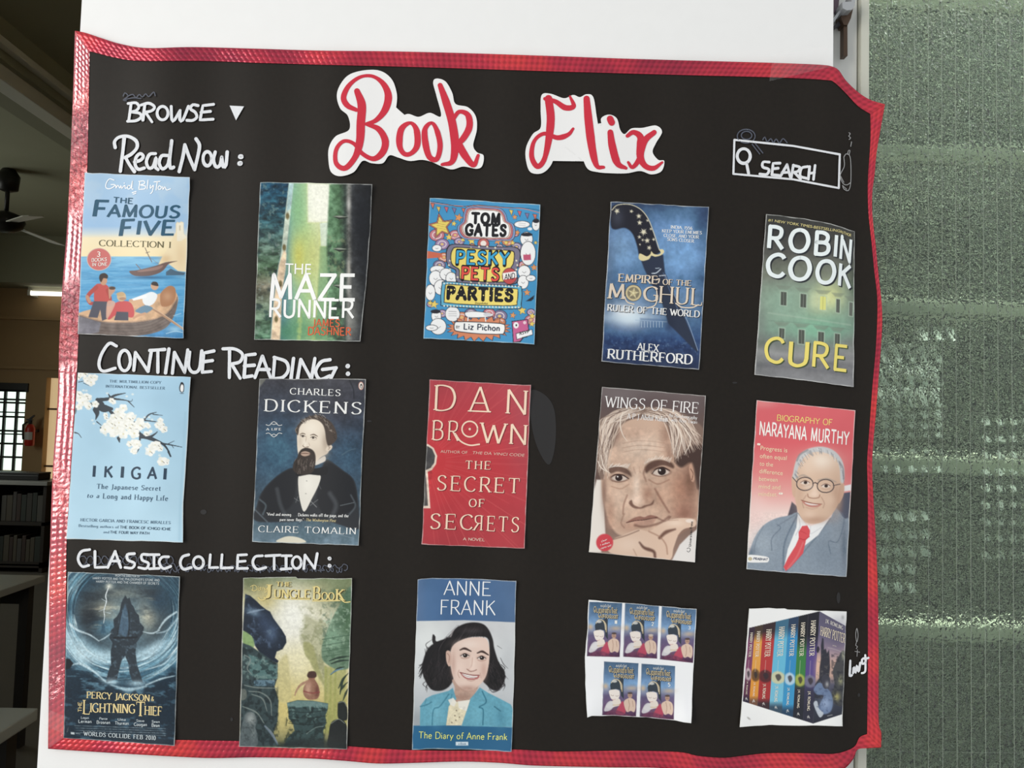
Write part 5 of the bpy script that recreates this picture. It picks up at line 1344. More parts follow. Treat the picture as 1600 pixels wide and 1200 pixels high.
    c.T('to a', 152, 868, 234, 870, 28, (60, 88, 112), 'subtitle_lettering', 'serif', weight=1.4, spacing=2, shear=.2); c.T('Long and Happy Life', 258, 874, 694, 890, 34, (60, 88, 112), 'subtitle_lettering', 'serif', weight=1.5, spacing=2.2)
    c.T('HECTOR GARCIA AND FRANCESC MIRALLES', 108, 1026, 712, 1046, 19, (70, 98, 120), 'author_name', 'serif', weight=1.5, spacing=2); c.T('Bestselling authors of', 96, 1064, 366, 1074, 17, (90, 118, 138), 'author_name', 'serif', weight=1.5, spacing=1.6); c.T('THE BOOK OF ICHIGO ICHIE', 374, 1074, 714, 1088, 17, (50, 76, 98), 'author_name', bold=.02)
    c.T('and', 262, 1106, 302, 1108, 16, (90, 118, 138), 'author_name', 'serif', weight=1.4); c.T('THE FOUR WAY PATH', 308, 1108, 570, 1116, 17, (50, 76, 98), 'author_name', bold=.02)
    c.part('publisher_emblem')
    c.blob('772,130 780,104 790,94 802,104 806,132 802,158 790,164 776,156', (30, 34, 40)); c.blob('779,134 786,112 798,114 801,136 797,156 789,160 781,152', (240, 240, 238)); c.ell(789, 102, 8, 7, (30, 34, 40)); c.ell(790, 170, 12, 3, (40, 40, 44), .7)
    c.build('book_cover', 'pasted pale blue cover with a white blossom branch')

def cover_beard():
    c = Cover((385, 580, 580, 836), (88, 50), (802, 52), (750, 1168), (38, 1143), right=[(790, 300), (770, 700), (762, 1000)])
    c.grad([(50, (54, 54, 60)), (300, (46, 54, 68)), (600, (44, 66, 86)), (900, (54, 70, 82)), (1050, (66, 86, 100)), (1168, (84, 110, 128))])
    c.glow(210, 520, 160, 170, (50, 88, 114), .8); c.glow(680, 560, 90, 130, (46, 74, 96), .7); c.glow(640, 200, 160, 150, (50, 50, 58), .8); c.noise(60, .22, seed=3); c.noise(14, .16, seed=4)
    c.poly('88,50 132,52 90,106', (92, 92, 86), .9, 8); c.line('690,60 716,120 720,180', 8, (30, 32, 38), .8, 6); c.glow(120, 1090, 90, 50, (84, 108, 124), .6)
    c.part('portrait')
    c.blob('70,900 110,800 200,706 300,650 350,680 480,690 530,600 560,600 640,660 720,730 748,860 756,1000 740,1060 560,1010 420,1000 250,1010 60,1000', (40, 42, 46), soft=10)
    c.blob('110,810 210,704 310,650 344,700 330,800 300,900 200,960 90,930', (30, 31, 35), .9, 16); c.blob('530,606 640,664 716,736 736,900 640,960 520,960 470,840 500,700', (27, 28, 32), .9, 16)
    c.line('205,790 230,900 280,1000', 26, (66, 70, 74), .6, 16); c.line('560,820 600,900 560,1000', 30, (70, 74, 78), .6, 20); c.line('90,860 130,900 110,960', 10, (92, 108, 116), .6, 10); c.line('700,830 730,900 690,960', 10, (84, 94, 100), .6, 10); c.line('630,900 720,880', 5, (110, 120, 124), .6); c.line('60,930 140,1010', 8, (110, 124, 132), .5, 8)
    c.line('430,870 470,910', 5, (120, 122, 124), .8); c.line('426,900 480,860', 4, (100, 102, 104), .8); c.line('320,850 350,870', 4, (110, 112, 114), .7); c.line('330,880 345,840', 4, (100, 102, 104), .7); c.line('480,750 500,790', 4, (90, 92, 94), .6)
    c.blob('352,700 400,690 450,694 496,700 484,760 440,850 388,940 360,870 348,780', (222, 216, 202), soft=4); c.glow(410, 760, 40, 60, (236, 230, 216), .8); c.ell(404, 735, 4, 4, (150, 146, 138)); c.ell(398, 820, 5, 3, (140, 136, 128))
    c.blob('330,690 380,664 470,650 540,640 536,690 490,698 420,692 350,704', (24, 24, 27), soft=5)
    c.blob('456,620 470,602 524,568 530,598 500,616 462,630', (214, 206, 194), soft=3)
    # head
    c.blob('340,420 350,362 400,318 470,312 526,350 548,440 556,500 546,548 500,576 452,620 400,640 356,590 342,520', (226, 208, 184), soft=5)
    c.glow(430, 380, 60, 50, (240, 226, 204), .8); c.glow(530, 480, 26, 80, (150, 128, 108), .7); c.glow(480, 550, 50, 46, (196, 174, 150), .6); c.glow(360, 470, 14, 40, (200, 178, 154), .6)
    c.blob('545,500 562,492 576,504 566,526 544,536 530,526', (214, 194, 170), soft=4); c.line('548,506 560,510 550,524', 4, (120, 98, 82))
    c.line('358,424 376,416 394,422', [4, 8, 5], (88, 70, 58), .9); c.line('430,428 452,424 476,436', [5, 9, 5], (84, 66, 54), .9)
    c.ell(378, 436, 14, 7, (196, 180, 160)); c.ell(378, 436, 7, 7, (50, 40, 34)); c.line('362,432 378,428 394,436', 4, (66, 52, 44)); c.ell(450, 446, 15, 8, (200, 184, 164)); c.ell(447, 446, 7, 7, (48, 38, 32)); c.line('430,444 450,437 470,448', 4, (66, 52, 44)); c.line('436,460 456,462 470,456', 3, (170, 146, 124), .8)
    c.line('402,436 396,470 378,500', [4, 6, 5], (176, 150, 126), .8, 5); c.line('378,500 392,510 416,506', 6, (120, 94, 78), .9); c.glow(392, 484, 10, 20, (244, 230, 208), .8); c.line('418,480 424,498', 4, (170, 142, 120), .7)
    BD = (50, 42, 38)
    c.blob('350,546 376,520 410,514 444,528 462,560 462,620 446,672 400,694 350,690 312,660 318,610 340,580', BD, soft=7)
    c.blob('366,546 392,536 424,546 424,560 392,570 368,562', (176, 140, 118), soft=4); c.line('360,553 392,550 428,554', 5, (84, 58, 50)); c.line('352,556 372,530 404,522 440,540 452,570', [6, 14, 16, 14, 8], (46, 38, 34))
    rr = np.random.default_rng(8)
    for k in range(46):
        x = rr.uniform(328, 452); y = rr.uniform(580, 660); c.line([(x, y), (x + rr.uniform(-16, 4), y + rr.uniform(16, 44))], 3, (112, 100, 92) if k % 2 else (32, 27, 25), .7, 2)
    HR = (62, 52, 46)
    c.blob('344,430 330,404 338,370 376,330 420,302 470,296 520,310 570,344 600,400 606,450 580,484 548,500 534,460 526,400 510,356 476,328 430,322 384,342 356,376 350,410', HR, soft=7)
    for k in range(70):
        t = rr.uniform(0, 1); x = 350 + 240 * t; y = 340 - 50 * math.sin(t * 3.1) + rr.uniform(-8, 16) + (90 * max(0, t - .75) / .25 + rr.uniform(0, 40) * (t > .7))
        c.line([(x, y), (x + rr.uniform(2, 14), y + rr.uniform(4, 16)), (x + rr.uniform(4, 22), y + rr.uniform(-4, 20))], 3, (150, 136, 122) if k % 3 == 0 else ((98, 84, 74) if k % 3 == 1 else (38, 32, 30)), .75, 2)
    c.line('336,410 328,392 340,378', 6, (112, 98, 86), .8)
    c.part('sitters_hand'); c.blob('200,1142 250,1112 300,1106 360,1118 400,1144 330,1150', (214, 206, 180), soft=5)
    c.part()
    c.line('560,1040 620,1090 720,1120', 6, (110, 136, 152), .5, 6); c.line('640,560 690,530 730,520', 5, (86, 106, 120), .5, 5)
    W = (236, 236, 234)
    c.T('CHARLES', 290, 154, 630, 166, 42, W, 'title_lettering', 'serif', weight=1.5, spacing=2.4); c.T('DICKENS', 116, 266, 770, 288, 78, W, 'title_lettering', 'serif', weight=1.35, spacing=2.6)
    c.T('A LIFE', 130, 396, 232, 396, 15, W, 'subtitle_lettering', 'serif', weight=2, spacing=2.4)
    c.strokes('ornament', ['132,358 150,364 170,352 184,358 200,352 218,364 238,360', '164,350 184,338 206,350', '132,418 150,414 170,428 184,420 200,428 218,414 238,418', '164,428 184,440 206,428'], 4.5, (206, 208, 208))
    c.T('"Vivid and moving . . . Dickens walks off the page, and the', 134, 966, 684, 978, 19, W, 'review_quote', 'serif', weight=1.8, contrast=.5); c.T('pace never flags."', 222, 1002, 384, 1004, 18, W, 'review_quote', 'serif', weight=1.8, contrast=.5); c.T('-The Washington Post', 390, 1004, 598, 1010, 18, (220, 206, 160), 'review_quote', 'serif', weight=1.7, shear=.2)
    c.T('CLAIRE TOMALIN', 78, 1076, 736, 1092, 42, W, 'author_name', 'serif', weight=1.3, spacing=2.2)
    c.part('publisher_emblem'); c.ell(768, 98, 17, 27, (206, 120, 100)); c.ell(768, 98, 14, 23, (236, 226, 214)); c.blob('760,104 764,88 771,84 777,96 776,112 768,116', (40, 36, 36)); c.ell(769, 104, 4, 9, (236, 230, 222))
    c.build('book_cover', 'pasted dark blue-grey cover with a portrait of a bearded man in a black coat')

def cover_keyhole():
    c = Cover((650, 585, 840, 814), (92, 35), (768, 72), (727, 1165), (38, 1138))
    c.grad([(30, (178, 66, 76)), (300, (186, 58, 68)), (650, (190, 54, 62)), (1165, (176, 58, 66))])
    c.glow(160, 620, 240, 240, (206, 58, 62), .7); c.glow(720, 300, 110, 500, (170, 78, 88), .6); c.noise(120, .05, seed=3)
    c.part('light_rays')
    ox, oy = 70, 580
    for k, a in enumerate(np.linspace(-86, 84, 46)):
        t = math.radians(a + 2 * math.sin(k * 2.3)); r0, r1 = 130, 1150 if k % 3 else 620
        c.line([(ox + r0 * math.cos(t), oy + r0 * math.sin(t)), (ox + r1 * math.cos(t), oy + r1 * math.sin(t))], [2.5, 5], (214, 96, 96), .42 if k % 2 else .26, 4)
    c.part('keyhole')
    CR = (238, 216, 198)
    c.poly('40,470 80,466 118,492 142,545 134,600 106,640 78,652 86,760 96,896 36,896', CR, soft=4)
    c.poly('40,482 78,480 108,500 128,545 122,592 98,626 64,642 72,760 80,880 40,880', (78, 76, 76), soft=4); c.noise(24, .25, mask=c.mask_poly('40,482 128,545 80,880 40,880', 3), seed=4)
    c.glow(58, 800, 20, 70, (110, 104, 98), .6); c.glow(90, 550, 24, 46, (52, 50, 52), .6)
    C1 = (244, 216, 192); D1 = (120, 40, 46)
    def both(*a, **k):
        part = k.pop('part')
        b = list(a); 
        c.T(b[0], b[1] + 4, b[2] + 4, b[3] + 4, b[4] + 4, b[5], D1, 'lettering_shadow', 'serif', **k)
        c.T(*a, C1, part, 'serif', **k)
    both('D', 116, 238, 264, 244, 166, part='author_name', weight=.95, contrast=.5, serif=.6); both('A', 346, 248, 500, 252, 166, part='author_name', weight=.95, contrast=.5, serif=.6); both('N', 598, 260, 744, 270, 160, part='author_name', weight=.95, contrast=.5, serif=.6)
    c.strokes('author_name', ['/352,244 498,250'], 9, C1)
    both('B', 104, 436, 182, 440, 128, part='author_name', weight=1.1, contrast=.5, serif=.7); both('R', 210, 440, 290, 444, 128, part='author_name', weight=1.1, contrast=.5, serif=.7); both('W', 420, 456, 610, 464, 134, part='author_name', weight=1.1, contrast=.5, serif=.6); both('N', 622, 464, 742, 472, 132, part='author_name', weight=1.1, contrast=.5, serif=.6)
    c.strokes('author_name', [ell(360, 366, 52, 52, n=28), '262,396 300,448 360,474 424,468'], 10, C1); c.strokes('author_name', [ell(360, 366, 4, 4, n=10)], 8, C1)
    c.T('AUTHOR OF', 164, 524, 344, 532, 18, (230, 190, 174), 'tagline', bold=.0); c.T('THE DA VINCI CODE', 376, 532, 724, 550, 18, (230, 190, 174), 'tagline', shear=.2)
    both('THE', 330, 632, 498, 636, 54, part='title_lettering', weight=1.5, spacing=3); both('SECRET', 140, 774, 690, 796, 98, part='title_lettering', weight=1.25, spacing=3); both('OF', 352, 886, 456, 888, 52, part='title_lettering', weight=1.6, spacing=3)
    both('SEC', 94, 1032, 378, 1040, 100, part='title_lettering', weight=1.25, spacing=3)
    both('R', 376, 1042, 446, 1044, 98, part='title_lettering', weight=1.25, mirror=True); both('ETS', 470, 1046, 688, 1056, 98, part='title_lettering', weight=1.25, spacing=3)
    c.T('A NOVEL', 314, 1110, 460, 1116, 18, (236, 206, 188), 'tagline', bold=.01)
    c.build('book_cover', 'pasted red cover with radiating lines and a grey keyhole at its left edge', gam=1.0, sat=.97)

def cover_face():
    c = Cover((910, 595, 1110, 828), (128, 40), (798, 95), (728, 1175), (42, 1107))
    c.grad([(40, (104, 92, 92)), (140, (86, 72, 72)), (300, (96, 78, 72)), (700, (90, 70, 64)), (1180, (150, 120, 104))])
    c.glow(240, 90, 120, 50, (116, 104, 104), .7); c.glow(700, 140, 110, 70, (96, 84, 84), .7)
    c.poly('42,1110 60,760 92,640 130,640 140,820 150,1010 120,1110', (232, 222, 212), soft=10); c.poly('580,1160 630,1060 690,1000 742,960 732,1178', (226, 220, 216), soft=8)
    c.part('portrait_face')
    c.blob('186,330 250,262 400,240 540,266 600,330 610,440 690,520 740,640 752,760 742,900 640,960 520,980 400,985 250,1000 180,930 140,800 122,660 130,540 170,450', (206, 170, 146), soft=14)
    c.glow(390, 420, 150, 90, (230, 202, 180), .9); c.glow(330, 340, 110, 50, (190, 152, 130), .6); c.glow(540, 350, 40, 90, (150, 112, 94), .7); c.glow(640, 700, 90, 150, (160, 112, 90), .85); c.glow(700, 640, 50, 170, (112, 76, 62), .8); c.glow(660, 860, 80, 70, (134, 88, 72), .8); c.glow(215, 340, 30, 60, (112, 84, 74), .8); c.glow(560, 470, 30, 60, (132, 96, 80), .6)
    c.glow(230, 760, 70, 90, (222, 188, 164), .8); c.glow(180, 860, 30, 110, (176, 132, 110), .7); c.glow(140, 720, 18, 120, (128, 96, 82), .8); c.glow(500, 760, 40, 70, (186, 142, 118), .7); c.glow(310, 940, 80, 40, (170, 126, 106), .6)
    for y, a in ((395, .5), (425, .6), (452, .5)): c.line([(260, y + 10), (350, y - 6), (440, y - 4), (530, y + 8)], 4, (160, 122, 102), a, 6)
    # brows and eyes
    c.blob('168,566 200,548 260,556 306,584 318,620 290,606 230,588 180,600', (82, 58, 50), .85, 14); c.blob('404,560 450,520 520,512 580,532 590,566 520,548 450,572 414,596', (78, 54, 46), .9, 14)
    for k in range(26):
        rr = np.random.default_rng(k); x = 166 + 130 * k / 26; c.line([(x, 566 - 12 * math.sin(k / 8)), (x + 18, 540 + rr.uniform(-8, 10))], 4, (236, 222, 208), .7, 3)
        x = 400 + 170 * k / 26; c.line([(x, 540 - 34 * math.sin(k / 9)), (x + 14, 512 - 26 * math.sin(k / 9) + rr.uniform(-8, 12))], 4, (234, 218, 204), .7, 3)
    c.ell(238, 628, 58, 26, (104, 72, 60), .9, 14); c.ell(240, 630, 50, 19, (206, 186, 172), 1, 6); c.ell(236, 627, 24, 21, (44, 30, 28)); c.ell(228, 620, 5, 5, (240, 232, 226)); c.line('184,624 216,606 260,610 300,634', [4, 8, 8, 5], (52, 34, 30)); c.line('188,646 236,656 290,642', 4, (120, 84, 70), .8); c.line('190,684 250,698 300,670', 6, (160, 118, 98), .7, 8)
    c.ell(508, 588, 62, 30, (100, 68, 56), .9, 14); c.ell(508, 592, 54, 22, (210, 190, 176), 1, 6); c.ell(514, 586, 26, 24, (42, 28, 26)); c.ell(502, 578, 6, 6, (242, 236, 228)); c.line('450,602 476,572 520,560 566,582', [4, 8, 9, 5], (50, 32, 28)); c.line('456,608 508,618 560,600', 4, (116, 80, 66), .8); c.line('430,640 490,668 560,640', 7, (140, 98, 80), .7, 10)
    c.line('410,560 396,600 412,650', 8, (120, 84, 70), .7, 12); c.line('330,560 344,600', 6, (150, 112, 94), .6, 10); c.line('368,556 372,590', 5, (160, 120, 100), .5, 8)
    # nose
    c.glow(350, 680, 24, 90, (240, 212, 190), .9); c.glow(352, 770, 44, 34, (236, 204, 182), .9); c.glow(425, 740, 34, 60, (150, 106, 86), .75); c.blob('300,790 318,770 330,800 372,818 400,806 440,796 462,770 456,800 420,812 380,828 330,822', (96, 64, 54), .85, 9); c.glow(434, 762, 18, 18, (200, 158, 134), .8)
    c.line('290,740 268,800 262,860', 8, (140, 100, 84), .8, 10); c.line('470,700 510,770 560,850', 9, (118, 78, 64), .8, 14); c.line('270,860 250,920 270,950', 7, (134, 96, 80), .6, 10)
    # mouth
    c.glow(400, 850, 70, 22, (206, 166, 142), .7); c.blob('286,916 330,888 372,876 400,882 440,868 490,882 470,894 400,898 340,906', (134, 88, 76), .9, 6); c.line('284,918 340,906 400,900 480,884', [4, 6, 6, 4], (66, 40, 36)); c.blob('330,910 400,902 470,890 460,920 410,934 350,930', (190, 144, 124), .9, 7); c.line('340,934 400,944 500,920 560,880', 12, (104, 68, 56), .8, 14); c.line('480,884 540,910 570,880', 8, (100, 64, 54), .7, 10)
    c.noise(18, .08, mask=c.mask_poly('130,300 740,300 740,960 150,960', 10), seed=4); c.noise(60, .12, mask=c.mask_poly('130,300 740,300 740,960 150,960', 10), seed=9)
    c.blob('690,560 712,520 726,560 726,640 706,650', (196, 150, 126), .9, 8); c.line('700,570 716,600 708,640', 5, (90, 60, 50), .8)
    c.part('portrait_hair')
    c.blob('130,640 92,560 104,420 140,280 200,200 300,170 400,168 500,176 620,200 720,250 786,320 780,420 766,600 740,700 720,560 690,520 640,560 600,520 590,420 570,320 500,250 400,236 300,256 220,320 180,420 150,560', (124, 100, 88), soft=12)
    c.blob('600,520 640,480 700,420 780,430 766,620 748,700 720,560 700,530 640,560', (58, 42, 38), .9, 20); c.blob('170,320 220,300 200,420 170,430', (84, 66, 58), .8, 20)
    rr = np.random.default_rng(3)
    for k in range(95):
        t = rr.uniform(0, 1); col = [(236, 218, 202), (206, 180, 160), (92, 70, 62), (224, 202, 184)][k % 4]
        x0 = 380 - 100 * t + rr.uniform(-20, 20); y0 = 180 + rr.uniform(-12, 46); xm = 190 + 60 * rr.uniform(-1, 1) - 40 * t; ym = 300 + rr.uniform(-30, 30); x1 = 120 + rr.uniform(-24, 60); y1 = rr.uniform(420, 640)
        c.line([(x0, y0), ((x0 + xm) / 2 - 20, y0 + 36), (xm, ym), (x1, y1)], [3, 6, 2], col, .7, 3)
    for k in range(120):
        t = rr.uniform(0, 1); col = [(238, 220, 204), (206, 178, 158), (88, 66, 58), (226, 204, 186)][k % 4]
        x0 = 400 + 130 * t + rr.uniform(-20, 20); y0 = 182 + rr.uniform(-10, 40); xm = 560 + 120 * t + rr.uniform(-20, 20); ym = 270 + rr.uniform(-30, 40); x1 = 590 + 180 * t + rr.uniform(-20, 20); y1 = 520 - 110 * t + rr.uniform(-80, 30)
        c.line([(x0, y0), ((x0 + xm) / 2 + 14, y0 + 26), (xm, ym), (x1, y1)], [3, 6, 2], col, .7, 3)
    for p in ('262,200 244,280 262,350 290,390', '300,186 250,230 246,300', '560,240 620,330 590,470', '590,260 640,360 610,500', '640,280 700,380 660,480', '120,480 140,560 180,600', '100,520 120,560 160,590'): c.line(p, [5, 8, 3], (240, 224, 208), .85, 3)
    c.part('portrait_hand')
    c.blob('176,1110 196,1030 260,1000 360,962 430,972 500,930 570,900 640,888 726,896 730,940 660,958 620,1000 590,1080 560,1160 400,1146', (222, 188, 164), soft=7)
    c.glow(300, 1060, 90, 50, (234, 204, 182), .8); c.glow(600, 920, 60, 22, (240, 212, 190), .8)
    c.line('370,1046 400,1080 460,1104 470,1140', [10, 22, 16], (84, 54, 46), .85, 12); c.line('500,1016 540,980 600,960', [18, 24, 10], (92, 60, 50), .85, 12); c.line('200,1026 280,1002 366,968', 6, (100, 70, 58), .7, 8); c.line('430,974 500,1010 540,1060 550,1120', 8, (150, 108, 88), .7, 10); c.line('620,1000 660,970 700,950', 6, (150, 110, 92), .6, 8)
    c.ell(694, 906, 26, 12, (240, 222, 208), .9, 4); c.line('560,905 620,900', 4, (170, 128, 106), .6)
    c.line('330,1090 350,1130', 6, (170, 130, 108), .6, 8)
    c.part('badge'); c.ell(144, 1046, 55, 56, (206, 64, 72), 1, 8)
    c.part()
    W = (244, 240, 238)
    c.T('WINGS OF FIRE', 140, 168, 748, 212, 70, W, 'title_lettering', 'serif', weight=1.25)
    c.T('A P J Abdul Kalam', 286, 244, 552, 264, 34, W, 'author_name', 'serif', weight=1.7); c.T('An Autobiography', 556, 232, 742, 250, 22, W, 'author_name', 'serif', weight=1.5); c.T('with Arun Tiwari', 572, 262, 742, 278, 22, W, 'author_name', 'serif', weight=1.5)
    for x0, y0, x1, y1, t in ((122, 1046, 160, 1030, 'Over'), (116, 1068, 176, 1050, '1 million'), (118, 1090, 186, 1068, 'copies sold')): c.T(t, x0, y0, x1, y1, 12, (250, 226, 222), 'badge_lettering@badge', bold=.03)
    c.T('Universities Press', 702, 1072, 714, 910, 15, (60, 60, 62), 'publisher_name', up=(-1, 0), bold=.02)
    c.strokes('publisher_name', ['676,1086 690,1080 698,1094 686,1108 676,1100'], 3, (110, 110, 112))
    c.build('book_cover', "pasted sepia cover filled by an elderly man's face resting on his hand", gam=.9, sat=.98)

def cover_suit():
    c = Cover((1155, 620, 1345, 800), (115, 22), (765, 90), (705, 1185), (47, 1135))
    c.grad([(20, (204, 74, 78)), (300, (206, 72, 76)), (500, (214, 96, 94)), (640, (226, 140, 132)), (760, (236, 196, 186)), (900, (240, 216, 206)), (1180, (238, 222, 214))])
    c.glow(740, 520, 70, 130, (190, 74, 78), .7); c.glow(110, 760, 60, 160, (238, 190, 182), .6); c.noise(200, .03, seed=3); c.glow(160, 40, 90, 30, (218, 110, 108), .6)
    c.part('chair_back'); c.poly('672,590 736,576 734,616 660,626', (226, 222, 222), soft=6); c.poly('640,640 732,626 722,820 630,760', (60, 62, 72), soft=6); c.part('chair_arm'); c.poly('318,786 346,690 380,720 384,770', (66, 62, 68), soft=8)
    c.part('portrait_suit')
    c.blob('60,1050 100,930 160,846 240,800 330,780 388,764 440,840 520,860 600,800 632,724 690,800 722,810 716,1000 704,1190 380,1165 48,1136', (106, 120, 136), soft=7)
    c.glow(160, 960, 70, 90, (136, 150, 164), .7); c.glow(560, 1030, 110, 110, (92, 106, 122), .7); c.glow(640, 920, 60, 90, (112, 124, 138), .6); c.glow(690, 980, 20, 160, (64, 70, 84), .7); c.glow(80, 1030, 26, 40, (66, 76, 92), .7)
    c.line('386,770 300,960 290,1140', 10, (66, 76, 92), .8, 8); c.line('250,840 272,864 216,930 214,1010', 6, (70, 80, 96), .8, 6); c.line('380,770 250,850', 7, (80, 90, 104), .7, 6); c.line('632,726 690,800 650,950 590,950 600,1030', 6, (70, 80, 96), .8, 6); c.line('600,800 500,930 400,1050 300,1160', 8, (72, 84, 100), .8, 8); c.line('160,850 110,950 100,1030', 6, (80, 92, 108), .7, 8)
    c.noise(9, .10, mask=c.mask_poly('50,760 720,760 710,1180 50,1140', 10), seed=4)
    c.poly('386,770 440,840 470,850 590,806 520,910 430,980 330,1090 294,1130 320,1000 376,860', (236, 236, 236), soft=5); c.line('386,772 400,850 372,910', 6, (180, 180, 188), .8, 6); c.line('470,850 470,900 540,860', 5, (190, 190, 196), .8, 6)
    c.part('portrait_tie'); c.poly('414,850 448,846 466,880 462,920 440,942 420,1030 340,1120 306,1146 292,1120 320,1060 370,980 392,930 390,890', (204, 62, 66), soft=4); c.line('392,930 430,940 462,920', 5, (150, 40, 46), .8, 5); c.line('420,960 380,1050 320,1130', 8, (226, 110, 108), .5, 10); c.line('400,880 440,900', 5, (166, 46, 52), .6, 6)
    c.part('portrait_face')
    c.blob('356,540 372,430 440,360 540,336 620,360 676,440 686,560 660,680 620,760 560,816 490,836 430,820 390,760 366,660', (206, 162, 132), soft=6)
    c.blob('345,530 360,510 372,600 368,660 350,640', (200, 150, 120), soft=5); c.blob('664,580 690,575 688,640 660,700 644,690', (190, 140, 112), soft=5)
    c.glow(540, 420, 90, 60, (240, 214, 190), .95); c.glow(450, 460, 50, 60, (226, 188, 158), .7); c.glow(400, 640, 30, 90, (186, 138, 110), .7); c.glow(640, 660, 34, 110, (172, 124, 98), .8); c.glow(480, 660, 60, 50, (222, 180, 150), .7); c.glow(600, 680, 34, 36, (218, 174, 144), .7); c.glow(500, 810, 90, 26, (160, 112, 88), .7); c.glow(460, 770, 40, 24, (220, 178, 150), .8)
    c.line('386,530 420,516 470,536', [8, 14, 8], (150, 128, 112), .8, 6); c.line('520,548 580,540 636,560', [8, 14, 8], (150, 128, 112), .8, 6)
    for x, y in ((434, 564), (570, 586)):
        c.ell(x, y, 30, 12, (222, 200, 184), 1, 5); c.ell(x + 2, y, 12, 11, (44, 34, 32)); c.line([(x - 30, y), (x, y - 14), (x + 30, y)], 5, (92, 64, 54)); c.line([(x - 26, y + 18), (x, y + 24), (x + 26, y + 18)], 4, (166, 118, 96), .7, 5)
    c.glow(496, 610, 20, 40, (232, 192, 164), .9); c.glow(494, 640, 26, 16, (236, 196, 170), .9); c.line('450,640 456,660 490,668 524,662 530,646', 7, (132, 84, 66), .85, 6); c.line('440,650 416,690 424,730', 6, (150, 104, 84), .7, 7); c.line('540,660 560,700 552,730', 6, (150, 104, 84), .7, 7)
    c.blob('412,682 450,690 490,700 540,706 520,724 470,726 430,708', (172, 96, 84), .95, 4); c.blob('430,694 470,702 520,710 480,714 446,706', (232, 220, 210), .9, 3); c.line('408,680 470,698 544,706', 5, (112, 66, 56)); c.line('440,728 480,738 516,730', 6, (178, 126, 104), .7, 6)
    c.part('portrait_hair')
    c.blob('352,530 366,450 390,390 450,344 540,328 620,352 672,410 692,480 688,560 668,560 660,470 640,410 590,376 520,362 456,376 410,420 384,480 372,540', (182, 180, 180), soft=8)
    rr = np.random.default_rng(4)
    for k in range(80):
        t = rr.uniform(0, 1); a = math.pi * (1.02 - 1.04 * t); rx, ry = 160, 200; x, y = 524 + rx * math.cos(a), 540 - ry * math.sin(a)
        c.line([(x, y), (x + (20 if t < .5 else 6), y + rr.uniform(10, 40))], 4, ((120, 120, 124), (214, 212, 210), (92, 92, 98))[k % 3], .6, 3)
    c.line('380,420 400,380 450,350', 12, (96, 96, 100), .7, 8); c.line('660,430 682,470 688,540', 10, (90, 90, 96), .7, 8)
    c.part('portrait_glasses')
    for cx, cy in ((432, 574), (568, 588)):
        e = ell(cx, cy, 54, 40, n=20); e = [(x, y - (4 if y < cy else -2)) for x, y in e]; c.line(e, 7, (62, 54, 54), 1, 2.5)
    c.line('484,572 500,564 516,574', 7, (62, 54, 54)); c.line('380,564 352,530', 6, (70, 62, 62)); c.line('620,584 664,574', 6, (70, 62, 62))
    c.glow(450, 590, 30, 14, (220, 200, 186), .4)
    c.part('publisher_label'); c.blob('54,1046 90,1040 180,1052 196,1066 190,1086 160,1090 50,1086', (240, 238, 234), soft=4); c.ell(72, 1066, 14, 12, (176, 160, 120)); c.part()
    Ye = (244, 214, 130)
    c.T('BIOGRAPHY OF', 248, 156, 612, 188, 38, Ye, 'title_lettering', bold=.01); c.T('NARAYANA', 132, 250, 444, 286, 86, (250, 244, 238), 'title_lettering', bold=.035); c.T('MURTHY', 470, 290, 722, 318, 86, (250, 244, 238), 'title_lettering', bold=.035)
    for t, x0, y0, x1, y1 in (('Progress is', 140, 350, 316, 366), ('often equal', 136, 402, 312, 416), ('to the', 134, 452, 222, 460), ('difference', 132, 502, 286, 516), ('between', 130, 552, 252, 560), ('mind and', 128, 602, 270, 610), ('mindset.', 126, 652, 250, 656)): c.T(t, x0, y0, x1, y1, 28, (246, 226, 190), 'quotation', bold=.0)
    c.T('"', 116, 340, 138, 342, 32, (250, 236, 220), 'quotation', bold=.08); c.T('"', 258, 664, 286, 666, 32, (250, 236, 220), 'quotation', bold=.08)
    c.T('PRABHAT', 92, 1072, 186, 1078, 15, (60, 70, 100), 'publisher_name@publisher_label', bold=.03, shear=.15)
    c.build('book_cover', 'pasted red cover with a smiling man in glasses, grey suit and red tie', gam=.66, sat=1.0)
for fn in (cover_blossom, cover_beard, cover_keyhole, cover_face, cover_suit): fn()
